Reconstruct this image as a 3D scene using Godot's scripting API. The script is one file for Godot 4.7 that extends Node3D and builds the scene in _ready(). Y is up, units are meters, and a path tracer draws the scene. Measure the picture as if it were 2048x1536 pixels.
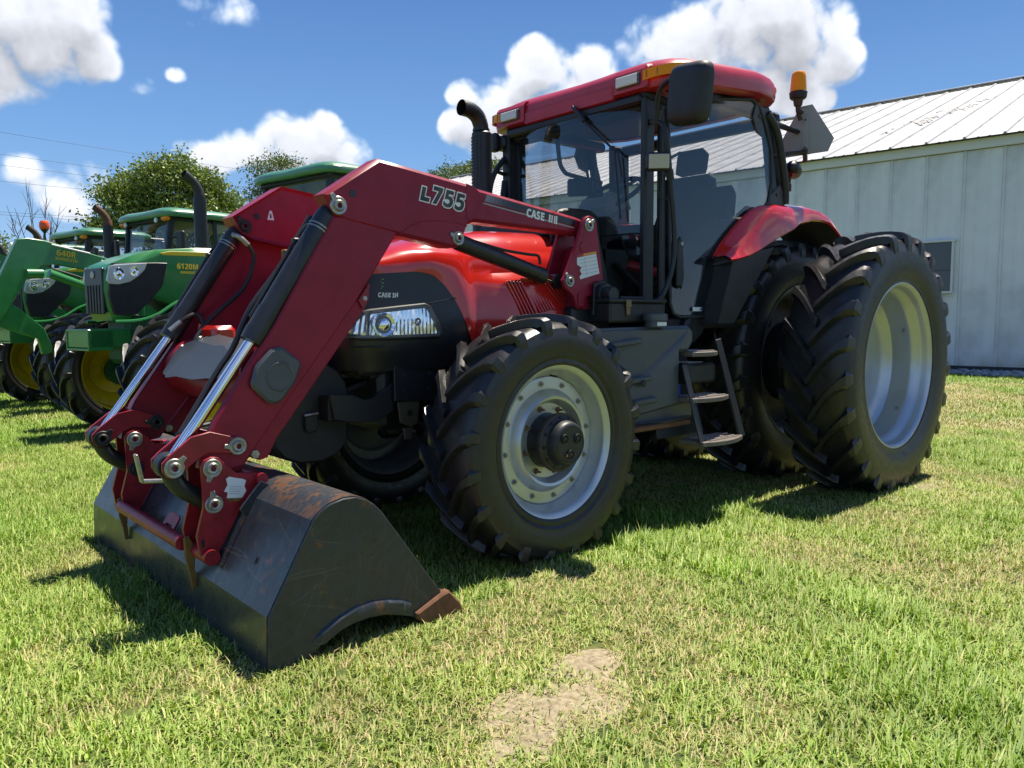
extends Node3D

var M := {}
var rng := RandomNumberGenerator.new()

# ---------------------------------------------------------------- mesh builder
class MB:
	var v := PackedVector3Array()
	var uv := PackedVector2Array()
	var xf := Transform3D()
	func tri(a: Vector3, b: Vector3, c: Vector3) -> void:
		v.append(xf * a); v.append(xf * b); v.append(xf * c)
	func quad(a: Vector3, b: Vector3, c: Vector3, d: Vector3) -> void:
		tri(a, b, c); tri(a, c, d)
	# polygon in XY pushed out along z, edges chamfered
	func prism(poly: Array, z0: float, z1: float, bev := 0.004) -> void:
		var p := PackedVector2Array()
		for q in poly:
			p.append(Vector2(q[0], q[1]) if q is Array else q)
		var area := 0.0
		for i in p.size():
			var a := p[i]; var b := p[(i + 1) % p.size()]
			area += a.x * b.y - b.x * a.y
		if area < 0.0:
			p.reverse()
		var n := p.size()
		var ins := PackedVector2Array()
		var bb: float = min(bev, absf(z1 - z0) * 0.45)
		for i in n:
			var a := p[(i + n - 1) % n]; var b := p[i]; var c := p[(i + 1) % n]
			var d1 := (b - a).normalized(); var d2 := (c - b).normalized()
			var n1 := Vector2(-d1.y, d1.x); var n2 := Vector2(-d2.y, d2.x)
			var m := (n1 + n2)
			var k: float = bb / max(0.35, 1.0 + n1.dot(n2)) * 1.0
			ins.append(b + m * k)
		var idx := Geometry2D.triangulate_polygon(ins)
		if idx.is_empty():
			ins = p
			idx = Geometry2D.triangulate_polygon(ins)
		for t in range(0, idx.size(), 3):
			var a := ins[idx[t]]; var b := ins[idx[t + 1]]; var c := ins[idx[t + 2]]
			if (b - a).cross(c - a) < 0.0:
				var s := b; b = c; c = s
			tri(Vector3(a.x, a.y, z1), Vector3(b.x, b.y, z1), Vector3(c.x, c.y, z1))
			tri(Vector3(a.x, a.y, z0), Vector3(c.x, c.y, z0), Vector3(b.x, b.y, z0))
		for i in n:
			var j := (i + 1) % n
			var rings := [[ins, z0], [p, z0 + bb], [p, z1 - bb], [ins, z1]]
			for k in 3:
				var r0: Array = rings[k]; var r1: Array = rings[k + 1]
				quad(Vector3(r0[0][i].x, r0[0][i].y, r0[1]), Vector3(r0[0][j].x, r0[0][j].y, r0[1]), Vector3(r1[0][j].x, r1[0][j].y, r1[1]), Vector3(r1[0][i].x, r1[0][i].y, r1[1]))
	func box(c: Vector3, s: Vector3, bev := 0.005) -> void:
		var h := s * 0.5
		var b: float = min(bev, min(h.x, min(h.y, h.z)) * 0.6)
		var poly := [[-h.x + b, -h.y], [h.x - b, -h.y], [h.x, -h.y + b], [h.x, h.y - b], [h.x - b, h.y], [-h.x + b, h.y], [-h.x, h.y - b], [-h.x, -h.y + b]]
		var keep := xf
		xf = xf * Transform3D(Basis(), c)
		prism(poly, -h.z, h.z, b)
		xf = keep
	# a bar of rectangular section from a to b; w across, t thick (towards up)
	func bar(a: Vector3, b: Vector3, w: float, t: float, up := Vector3.UP, bev := 0.004) -> void:
		var d := (b - a).normalized()
		var s := d.cross(up).normalized()
		var u := s.cross(d).normalized()
		var keep := xf
		xf = xf * Transform3D(Basis(d, u, s), (a + b) * 0.5)
		box(Vector3.ZERO, Vector3(a.distance_to(b), t, w), bev)
		xf = keep
	func tube(path: Array, r, n := 12, caps := true) -> void:
		var m := path.size()
		var rings := []
		var side := Vector3.ZERO
		for i in m:
			var p: Vector3 = path[i]
			var d: Vector3
			if i == 0: d = (path[1] - p).normalized()
			elif i == m - 1: d = (p - path[i - 1]).normalized()
			else: d = ((path[i + 1] - p).normalized() + (p - path[i - 1]).normalized()).normalized()
			if i == 0:
				side = d.cross(Vector3.UP)
				if side.length() < 0.1: side = d.cross(Vector3.RIGHT)
				side = side.normalized()
			else:
				side = (side - d * side.dot(d)).normalized()
			var up := side.cross(d)
			var rr: float = r[i] if r is Array else r
			var ring := PackedVector3Array()
			for k in n:
				var a := TAU * k / n
				ring.append(p + (side * cos(a) + up * sin(a)) * rr)
			rings.append(ring)
		for i in m - 1:
			for k in n:
				var l := (k + 1) % n
				quad(rings[i][k], rings[i + 1][k], rings[i + 1][l], rings[i][l])
		if caps:
			for k in n:
				var l := (k + 1) % n
				tri(path[0], rings[0][k], rings[0][l])
				tri(path[m - 1], rings[m - 1][l], rings[m - 1][k])
	# profile of [radius, z] turned round the z axis
	func lathe(prof: Array, n := 48, a0 := 0.0, a1 := TAU) -> void:
		for i in n:
			var p := a0 + (a1 - a0) * i / n; var q := a0 + (a1 - a0) * (i + 1) / n
			var cp := cos(p); var sp := sin(p); var cq := cos(q); var sq := sin(q)
			for k in prof.size() - 1:
				var r0: float = prof[k][0]; var z0: float = prof[k][1]; var r1: float = prof[k + 1][0]; var z1: float = prof[k + 1][1]
				var a := Vector3(r0 * cp, r0 * sp, z0); var b := Vector3(r0 * cq, r0 * sq, z0)
				var c := Vector3(r1 * cq, r1 * sq, z1); var d := Vector3(r1 * cp, r1 * sp, z1)
				if r0 > 1e-5: tri(a, b, c)
				if r1 > 1e-5: tri(a, c, d)
	func grid(f: Callable, nu: int, nv: int) -> void:
		var pts := []
		for i in nu + 1:
			var row := PackedVector3Array()
			for j in nv + 1:
				row.append(f.call(float(i) / nu, float(j) / nv))
			pts.append(row)
		for i in nu:
			for j in nv:
				quad(pts[i][j], pts[i + 1][j], pts[i + 1][j + 1], pts[i][j + 1])
	func loft(rings: Array, closed := true) -> void:
		for i in rings.size() - 1:
			var n: int = rings[i].size()
			for k in (n if closed else n - 1):
				var l := (k + 1) % n
				quad(rings[i][k], rings[i][l], rings[i + 1][l], rings[i + 1][k])
	func cap(ring: Array) -> void:
		var c := Vector3.ZERO
		for q in ring: c += q
		c /= ring.size()
		for k in ring.size():
			tri(c, ring[k], ring[(k + 1) % ring.size()])
	func mesh(angle := 35.0, tint = null) -> ArrayMesh:
		var n := v.size()
		var fn := PackedVector3Array(); fn.resize(n / 3)
		var at := {}
		for t in n / 3:
			fn[t] = (v[t * 3 + 1] - v[t * 3]).cross(v[t * 3 + 2] - v[t * 3])
		var lim := cos(deg_to_rad(angle))
		var un := PackedVector3Array(); un.resize(n / 3)
		for t in n / 3: un[t] = fn[t].normalized()
		var nor := PackedVector3Array(); nor.resize(n)
		if angle > 0.0:
			for i in n:
				var key := Vector3i((v[i] * 20000.0).round())
				if at.has(key): at[key].append(i / 3)
				else: at[key] = [i / 3]
			for i in n:
				var me := un[i / 3]
				var s := Vector3.ZERO
				for t in at[Vector3i((v[i] * 20000.0).round())]:
					if un[t].dot(me) > lim: s += fn[t]
				nor[i] = s.normalized() if s.length_squared() > 0.0 else me
		else:
			for i in n: nor[i] = un[i / 3]
		var vv := PackedVector3Array(); vv.resize(n)
		var nn := PackedVector3Array(); nn.resize(n)
		for t in n / 3:     # front faces run clockwise
			vv[t * 3] = v[t * 3]; vv[t * 3 + 1] = v[t * 3 + 2]; vv[t * 3 + 2] = v[t * 3 + 1]
			nn[t * 3] = nor[t * 3]; nn[t * 3 + 1] = nor[t * 3 + 2]; nn[t * 3 + 2] = nor[t * 3 + 1]
		var arr := []
		arr.resize(Mesh.ARRAY_MAX)
		arr[Mesh.ARRAY_VERTEX] = vv
		arr[Mesh.ARRAY_NORMAL] = nn
		if tint != null:
			var cc := PackedColorArray(); cc.resize(n)
			for i in n: cc[i] = tint.call(vv[i])
			arr[Mesh.ARRAY_COLOR] = cc
		var am := ArrayMesh.new()
		am.add_surface_from_arrays(Mesh.PRIMITIVE_TRIANGLES, arr)
		return am

func mb() -> MB:
	return MB.new()

func put(called: String, me: Mesh, mat: Material, parent: Node = null) -> MeshInstance3D:
	var o := MeshInstance3D.new()
	o.name = called
	o.mesh = me
	o.material_override = mat
	(parent if parent else self).add_child(o, true)
	return o

func obj(called: String, b: MB, mat: Material, parent: Node = null, angle := 35.0) -> MeshInstance3D:
	return put(called, b.mesh(angle), mat, parent)

func thing(called: String, label: String, category: String, at := Vector3.ZERO, group := "") -> Node3D:
	var o := Node3D.new()
	o.name = called
	add_child(o, true)
	o.position = at
	return tag(o, label, category, group)

func tag(o: Node, label: String, category: String, group := ""):
	o.set_meta("label", label)
	o.set_meta("category", category)
	if group: o.set_meta("group", group)
	return o

func struct(o: Node, label: String):
	o.set_meta("kind", "structure")
	o.set_meta("label", label)
	o.set_meta("category", "setting")
	return o

func part(called: String, parent: Node, at := Vector3.ZERO) -> Node3D:
	var o := Node3D.new()
	o.name = called
	parent.add_child(o, true)
	o.position = at
	return o

func arc(c: Vector2, r: float, d0: float, d1: float, n: int) -> Array:
	var out := []
	for i in n + 1:
		var a := deg_to_rad(lerpf(d0, d1, float(i) / n))
		out.append(c + Vector2(cos(a), sin(a)) * r)
	return out

func spline(pts: Array, per := 6) -> Array:
	var out := []
	for i in pts.size() - 1:
		var p0: Vector3 = pts[max(i - 1, 0)]; var p1: Vector3 = pts[i]; var p2: Vector3 = pts[i + 1]; var p3: Vector3 = pts[min(i + 2, pts.size() - 1)]
		for k in per:
			out.append(p1.cubic_interpolate(p2, p0, p3, float(k) / per))
	out.append(pts[-1])
	return out

func interp(tab: Array, x: float) -> float:
	if x <= tab[0][0]: return tab[0][1]
	for i in tab.size() - 1:
		if x <= tab[i + 1][0]:
			return lerpf(tab[i][1], tab[i + 1][1], (x - tab[i][0]) / (tab[i + 1][0] - tab[i][0]))
	return tab[-1][1]

# ---------------------------------------------------------------- materials
func lin(r: float, g: float, b: float, a := 1.0) -> Color:
	var c := Color(r, g, b).linear_to_srgb()
	c.a = a
	return c

func noise_tex(freq: float, ramp: Array, size := 512, oct := 5, kind := FastNoiseLite.TYPE_SIMPLEX_SMOOTH, s := 1) -> NoiseTexture2D:
	var n := FastNoiseLite.new()
	n.noise_type = kind
	n.frequency = freq
	n.fractal_octaves = oct
	n.seed = s
	var t := NoiseTexture2D.new()
	t.width = size; t.height = size
	t.seamless = true
	t.noise = n
	var g := Gradient.new()
	g.offsets = PackedFloat32Array(); g.colors = PackedColorArray()
	var offs := PackedFloat32Array(); var cols := PackedColorArray()
	for r in ramp:
		offs.append(r[0]); cols.append(r[1])
	g.offsets = offs; g.colors = cols
	t.color_ramp = g
	return t

func mat(c: Color, rough := 0.6, metal := 0.0, tex: Texture2D = null, scale := 1.0) -> StandardMaterial3D:
	var m := StandardMaterial3D.new()
	m.albedo_color = c
	m.roughness = rough
	m.metallic = metal
	if tex:
		m.albedo_texture = tex
		m.uv1_triplanar = true
		m.uv1_scale = Vector3.ONE * scale
	return m

func g(x: float) -> Color:
	return Color(x, x, x)

func materials() -> void:
	var wear := noise_tex(0.012, [[0.0, g(0.90)], [0.45, g(0.97)], [0.7, g(1.0)], [1.0, g(1.0)]], 512, 6, FastNoiseLite.TYPE_SIMPLEX_SMOOTH, 3)
	var dusty := noise_tex(0.01, [[0.0, Color(0.80, 0.78, 0.76)], [0.5, Color(0.93, 0.91, 0.88)], [0.75, Color(1, 1, 1)], [1.0, Color(1, 1, 1)]], 512, 6, FastNoiseLite.TYPE_SIMPLEX_SMOOTH, 7)
	var rough_var := noise_tex(0.02, [[0.0, g(0.55)], [1.0, g(1.0)]], 512, 5, FastNoiseLite.TYPE_SIMPLEX, 11)
	M.red = mat(lin(0.56, 0.018, 0.012), 0.22, 0.0, wear, 0.7)
	M.red.clearcoat_enabled = true; M.red.clearcoat = 0.7; M.red.clearcoat_roughness = 0.06
	M.loader = mat(lin(0.275, 0.016, 0.038), 0.45, 0.0, wear, 0.9)
	M.loader.roughness_texture = rough_var; M.loader.metallic_specular = 0.36
	M.carrier = mat(lin(0.30, 0.011, 0.024), 0.42, 0.0, dusty, 1.7)
	M.roof = mat(lin(0.45, 0.022, 0.034), 0.36, 0.0, wear, 0.8)
	M.roof.clearcoat_enabled = true; M.roof.clearcoat = 0.15; M.roof.clearcoat_roughness = 0.15
	M.black = mat(lin(0.014, 0.015, 0.018), 0.45, 0.0, wear, 1.3)
	M.plastic = mat(lin(0.022, 0.023, 0.025), 0.55, 0.0, dusty, 1.6)
	M.grey_plastic = mat(lin(0.075, 0.082, 0.092), 0.34, 0.0, wear, 1.2)
	M.nose = mat(lin(0.016, 0.017, 0.021), 0.36, 0.0, dusty, 1.1)
	M.rubber = mat(lin(0.019, 0.019, 0.0205), 0.47, 0.0, noise_tex(0.014, [[0.0, Color(0.75, 0.72, 0.68)], [0.45, Color(1, 1, 1)], [0.62, Color(1.0, 0.98, 0.95)], [0.9, Color(1, 0.93, 0.85)], [1.0, Color(1, 0.88, 0.75)]], 512, 6, FastNoiseLite.TYPE_SIMPLEX_SMOOTH, 21), 1.8)
	M.rubber.roughness_texture = rough_var
	M.hose = mat(lin(0.016, 0.016, 0.017), 0.5)
	M.silver = mat(lin(0.50, 0.52, 0.54), 0.34, 0.65, noise_tex(0.01, [[0.0, g(0.93)], [0.6, g(1.0)], [1.0, g(1.0)]], 256, 4, FastNoiseLite.TYPE_SIMPLEX_SMOOTH, 17), 1.4)
	M.dark_rim = mat(lin(0.22, 0.24, 0.27), 0.42, 0.3, wear, 1.4)
	M.chrome = mat(lin(0.75, 0.77, 0.8), 0.08, 1.0)
	M.steel = mat(lin(0.42, 0.42, 0.4), 0.38, 0.7, dusty, 6.0)
	M.rust = mat(lin(0.17, 0.075, 0.035), 0.8, 0.0, dusty, 4.0)
	M.ochre = mat(lin(0.2, 0.11, 0.03), 0.75, 0.0, dusty, 4.0)
	M.cyl = mat(lin(0.02, 0.022, 0.026), 0.38, 0.0, dusty, 2.2)
	M.bucket = mat(Color(1, 1, 1), 0.40, 0.0, bucket_texture(0.66, 5), 0.55)
	M.bucket_rusty = mat(Color(1, 1, 1), 0.5, 0.0, bucket_texture(0.50, 6), 0.9)
	M.bucket_rusty.uv1_triplanar_sharpness = 4.0
	M.bucket.roughness_texture = rough_var
	M.bucket.uv1_triplanar_sharpness = 4.0
	M.glass = mat(Color(0.06, 0.13, 0.14, 0.17), 0.01)
	M.glass.transparency = BaseMaterial3D.TRANSPARENCY_ALPHA
	M.glass_green = mat(Color(0.06, 0.11, 0.11, 0.25), 0.02)
	M.glass_green.transparency = BaseMaterial3D.TRANSPARENCY_ALPHA
	M.lens = mat(Color(1, 1, 1, 0.06), 0.02)
	M.lens.transparency = BaseMaterial3D.TRANSPARENCY_ALPHA
	M.reflector = mat(lin(0.85, 0.86, 0.87), 0.08, 1.0)
	M.lamp_white = mat(lin(0.7, 0.7, 0.62), 0.15)
	M.lamp_white.clearcoat_enabled = true
	M.amber = mat(lin(0.92, 0.29, 0.006), 0.25)
	M.amber.metallic_specular = 0.3
	M.amber_dark = mat(lin(0.42, 0.13, 0.006), 0.3)
	M.orange_lens = mat(lin(0.8, 0.1, 0.01), 0.2)
	M.sign_back = mat(lin(0.36, 0.39, 0.38), 0.5, 0.0, null, 2.0)
	M.interior = mat(lin(0.02, 0.021, 0.024), 0.7)
	M.seat = mat(lin(0.012, 0.014, 0.02), 0.85)
	M.beige = mat(lin(0.22, 0.2, 0.17), 0.6)
	M.label = mat(lin(0.72, 0.73, 0.75), 0.5)
	M.label_line = mat(lin(0.3, 0.32, 0.36), 0.6)
	M.white = mat(lin(0.78, 0.78, 0.76), 0.45)
	M.decal_black = mat(lin(0.018, 0.018, 0.02), 0.3)
	M.decal_number = mat(Color(1, 1, 1), 0.35, 0.0, noise_tex(0.02, [[0.0, Color(0.12, 0.10, 0.10)], [0.5, Color(0.22, 0.20, 0.19)], [1.0, Color(0.36, 0.34, 0.28)]], 128, 3, FastNoiseLite.TYPE_SIMPLEX_SMOOTH, 71), 3.0)
	M.decal_grey = mat(lin(0.3, 0.29, 0.3), 0.3)
	M.decal_orange = mat(lin(0.75, 0.28, 0.02), 0.4)
	M.decal_red = mat(lin(0.4, 0.02, 0.02), 0.4)
	M.blue = mat(lin(0.01, 0.09, 0.6), 0.4)
	M.green = mat(lin(0.034, 0.215, 0.055), 0.25, 0.0, wear, 0.8)
	M.green.clearcoat_enabled = true; M.green.clearcoat = 0.25; M.green.clearcoat_roughness = 0.1
	M.yellow = mat(lin(0.85, 0.58, 0.012), 0.35, 0.0, wear, 1.2)
	M.yellow_decal = mat(lin(0.72, 0.52, 0.02), 0.4)
	M.exhaust_rust = mat(lin(0.09, 0.05, 0.035), 0.7, 0.1, dusty, 5.0)
	M.barn_wall = mat(lin(0.78, 0.78, 0.76), 0.45, 0.0, noise_tex(0.006, [[0.0, g(0.86)], [0.5, g(0.96)], [1.0, g(1.0)]], 512, 4, FastNoiseLite.TYPE_SIMPLEX_SMOOTH, 31), 0.25)
	M.barn_trim = mat(lin(0.66, 0.66, 0.62), 0.55)
	M.barn_roof = mat(lin(0.56, 0.56, 0.55), 0.5, 0.05, noise_tex(0.009, [[0.0, g(0.7)], [0.35, g(0.92)], [1.0, g(1.0)]], 512, 6, FastNoiseLite.TYPE_SIMPLEX_SMOOTH, 33), 0.2)
	M.barn_mud = mat(lin(0.34, 0.30, 0.24), 0.8, 0.0, dusty, 1.0)
	M.dark_pane = mat(lin(0.03, 0.034, 0.04), 0.06)
	M.dark_pane.clearcoat_enabled = true
	M.bark = mat(lin(0.12, 0.095, 0.075), 0.9, 0.0, dusty, 1.5)
	M.wire = mat(lin(0.05, 0.055, 0.06), 0.6)
	M.soil = mat(Color(1, 1, 1), 0.95, 0.0, noise_tex(0.03, [[0.0, Color(0.42, 0.37, 0.28)], [0.5, Color(0.585, 0.535, 0.43)], [1.0, Color(0.68, 0.64, 0.54)]], 512, 6, FastNoiseLite.TYPE_SIMPLEX_SMOOTH, 61), 2.0)

func bucket_texture(edge: float, s0: int) -> ImageTexture:
	# dark blue-grey paint, worn through to rust in streaks, with fine pale scratches
	var n := 1024
	var r := RandomNumberGenerator.new(); r.seed = s0
	var n1 := FastNoiseLite.new(); n1.seed = s0 - 1; n1.frequency = 0.008; n1.fractal_octaves = 6
	var n2 := FastNoiseLite.new(); n2.seed = 9; n2.frequency = 0.03; n2.fractal_octaves = 6; n2.fractal_gain = 0.65
	var i1 := n1.get_seamless_image(n, n); var i2 := n2.get_seamless_image(n, n)
	i1.convert(Image.FORMAT_L8); i2.convert(Image.FORMAT_L8)
	var b1 := i1.get_data(); var b2 := i2.get_data()
	var paint := Color(0.185, 0.207, 0.235)
	var rust := Color(0.42, 0.27, 0.17)
	var data := PackedByteArray(); data.resize(n * n * 3)
	for k in n * n:
		var a := b1[k] / 255.0; var b := b2[k] / 255.0
		var f := smoothstep(edge, edge + 0.14, a * 0.55 + b * 0.48)
		var sh := 0.82 + 0.3 * b
		var c := Color(paint.r * sh, paint.g * sh, paint.b * sh).lerp(rust, f * 0.75)
		data[k * 3] = int(c.r * 255); data[k * 3 + 1] = int(c.g * 255); data[k * 3 + 2] = int(c.b * 255)
	for s in 300:
		var x := r.randf() * n; var y := r.randf() * n
		var a := r.randf_range(-0.5, 0.5) + (PI / 2 if r.randf() < 0.6 else 0.0)
		var ln := int(r.randf_range(15, 150)); var bend := r.randf_range(-0.006, 0.006)
		var pale := r.randf() < 0.6
		for t in ln:
			x += cos(a); y += sin(a); a += bend
			var k := (posmod(int(y), n) * n + posmod(int(x), n)) * 3
			var c := Color(0.34, 0.35, 0.36) if pale else Color(0.36, 0.25, 0.17)
			var o := 0.6
			var k2 := (posmod(int(y) + 1, n) * n + posmod(int(x), n)) * 3
			if ln > 60:
				data[k2] = int(lerpf(data[k2], c.r * 255, o)); data[k2 + 1] = int(lerpf(data[k2 + 1], c.g * 255, o)); data[k2 + 2] = int(lerpf(data[k2 + 2], c.b * 255, o))
			data[k] = int(lerpf(data[k], c.r * 255, o)); data[k + 1] = int(lerpf(data[k + 1], c.g * 255, o)); data[k + 2] = int(lerpf(data[k + 2], c.b * 255, o))
	return ImageTexture.create_from_image(Image.create_from_data(n, n, false, Image.FORMAT_RGB8, data))

# ---------------------------------------------------------------- sky: air and clouds on one panorama
func sky_panorama() -> ImageTexture:
	var w := 4096; var h := 2048
	var top := 280; var bot := 1060       # rows that hold clouds
	var rows := bot - top
	var base := PackedFloat32Array(); base.resize(w * rows)
	var puffs := cloud_puffs()
	var deg := w / 360.0
	for p in puffs:
		var cx: float = fposmod(p[0], 360.0) * deg; var cy: float = (90.0 - p[1]) * deg - top
		var ca := cos(deg_to_rad(p[1]))
		var thin: float = 0.30 if p[2] < 1.9 and p[1] > 18.8 else (0.34 if p[2] < 1.1 else (0.6 if p[1] < 9.5 else 1.0))
		var ry: float = p[2] * deg * 0.92; var rx: float = p[2] * deg / ca * 1.12
		for y in range(maxi(0, int(cy - ry)), mini(rows, int(cy + ry) + 1)):
			var dy := (y - cy) / ry
			if dy > 0.0: dy *= 1.25
			for x in range(int(cx - rx), int(cx + rx) + 1):
				var dx := (x - cx) / rx
				var d := 1.0 - (dx * dx + dy * dy)
				if d > 0.0:
					var k := y * w + posmod(x, w)
					d *= thin
					base[k] = maxf(base[k], d) + minf(base[k], d) * 0.35
	var na := FastNoiseLite.new(); na.seed = 12; na.frequency = 0.011; na.fractal_octaves = 6; na.fractal_gain = 0.55; na.fractal_type = FastNoiseLite.FRACTAL_RIDGED
	var nb := FastNoiseLite.new(); nb.seed = 40; nb.frequency = 0.0035; nb.fractal_octaves = 4
	var ia := na.get_image(w, rows, false, false, false); ia.convert(Image.FORMAT_L8)
	var ib := nb.get_image(w, rows, false, false, false); ib.convert(Image.FORMAT_L8)
	var ba := ia.get_data(); var bb := ib.get_data()
	var dens := PackedFloat32Array(); dens.resize(w * rows)
	for k in w * rows:
		var b := base[k]
		if b > 0.0:
			dens[k] = sqrt(b) * 0.95 + (0.62 - ba[k] / 255.0) * 1.35 - 0.30
		elif bb[k] > 168:
			dens[k] = (bb[k] - 168) / 255.0 * 0.5 + (0.30 - ba[k] / 255.0) * 0.4
	var data := PackedByteArray(); data.resize(w * h * 3)
	for y in h:
		var el := 90.0 - (y + 0.5) / deg
		var c := air(el)
		var r := int(c.r * 255); var gg := int(c.g * 255); var b := int(c.b * 255)
		var row := y * w * 3
		var cloudy := y >= top and y < bot
		for x in w:
			var k := row + x * 3
			if cloudy:
				var q := (y - top) * w + x
				var d := dens[q]
				if d > 0.0:
					var a := minf(1.0, d * 1.75)
					a = a * a * (3.0 - 2.0 * a)
					var up := dens[q - 14 * w] if y - top >= 14 else 0.0
					var up2 := dens[q - 34 * w] if y - top >= 34 else 0.0
					var shade := clampf(0.22 * maxf(up, 0.0) + 0.34 * maxf(up2, 0.0), 0.0, 0.62)
					var grain := (150 - ba[q]) / 255.0 * 0.20
					var l := clampf(0.85 - 0.40 * shade + grain * (0.5 + shade), 0.42, 0.86)
					var cr := l * 0.97; var cg := l * 0.985; var cb := minf(1.0, l * 1.0 + 0.02)
					data[k] = int(lerpf(r, cr * 255, a)); data[k + 1] = int(lerpf(gg, cg * 255, a)); data[k + 2] = int(lerpf(b, cb * 255, a))
					continue
			data[k] = r; data[k + 1] = gg; data[k + 2] = b
	return ImageTexture.create_from_image(Image.create_from_data(w, h, false, Image.FORMAT_RGB8, data))

func air(el: float) -> Color:
	if el < 0.0: return Color(0.44, 0.50, 0.40)
	var t := clampf(el / 90.0, 0.0, 1.0)
	var stops := [[0.0, Color(0.62, 0.70, 0.77)], [0.06, Color(0.50, 0.63, 0.77)], [0.13, Color(0.40, 0.555, 0.735)], [0.24, Color(0.30, 0.445, 0.655)], [0.5, Color(0.24, 0.38, 0.60)], [1.0, Color(0.20, 0.34, 0.56)]]
	for i in stops.size() - 1:
		if t <= stops[i + 1][0]:
			return stops[i][1].lerp(stops[i + 1][1], (t - stops[i][0]) / (stops[i + 1][0] - stops[i][0]))
	return stops[-1][1]

func cloud_puffs() -> Array:
	var out := [[10.90,17.56,3.53],[13.25,16.27,2.69],[9.70,14.63,2.52],[12.29,18.61,3.03],[14.63,15.88,1.51],[8.27,16.04,3.03],[7.63,13.50,2.02],[20.76,19.81,1.85],[22.95,19.48,1.68],[19.24,20.19,1.51],[27.67,12.04,2.86],[25.65,12.59,2.02],[30.08,11.47,1.85],[22.65,11.44,1.85],[24.61,11.22,2.02],[26.60,10.66,2.69],[29.00,10.42,2.02],[20.07,10.95,1.51],[21.32,10.38,1.68],[28.39,13.38,1.35],[10.70,8.97,1.68],[9.92,9.20,1.35],[13.70,8.60,2.02],[12.53,7.59,2.02],[15.39,7.77,1.35],[14.60,9.44,1.01],[41.26,14.84,2.52],[39.06,13.34,2.19],[44.17,17.58,2.35],[45.26,16.27,2.69],[47.78,17.17,2.02],[38.73,15.66,1.35],[42.70,13.67,2.69],[48.50,15.53,2.02],[40.51,12.33,2.02],[52.02,18.54,2.35],[55.48,18.30,3.70],[58.83,18.92,3.70],[62.11,17.38,3.20],[64.02,16.27,2.02],[60.87,15.37,2.69],[57.81,19.91,3.03],[62.70,18.79,2.69],[53.78,17.19,2.35],[62.19,14.32,2.02],[64.93,16.75,1.18],[60.75,20.18,2.35],[16.90,14.93,0.87],[19.04,15.81,0.61],[47.06,18.61,0.67]]
	var r := RandomNumberGenerator.new(); r.seed = 77
	for c in 34:                      # the rest of the sky holds the same fair-weather cumulus
		var az := r.randf_range(84.0, 356.0); var el := r.randf_range(6.0, 40.0)
		for k in r.randi_range(4, 11):
			out.append([az + r.randf_range(-6, 6), maxf(5.0, el + r.randf_range(-1.5, 3.0)), r.randf_range(1.2, 3.4)])
	return out

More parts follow.
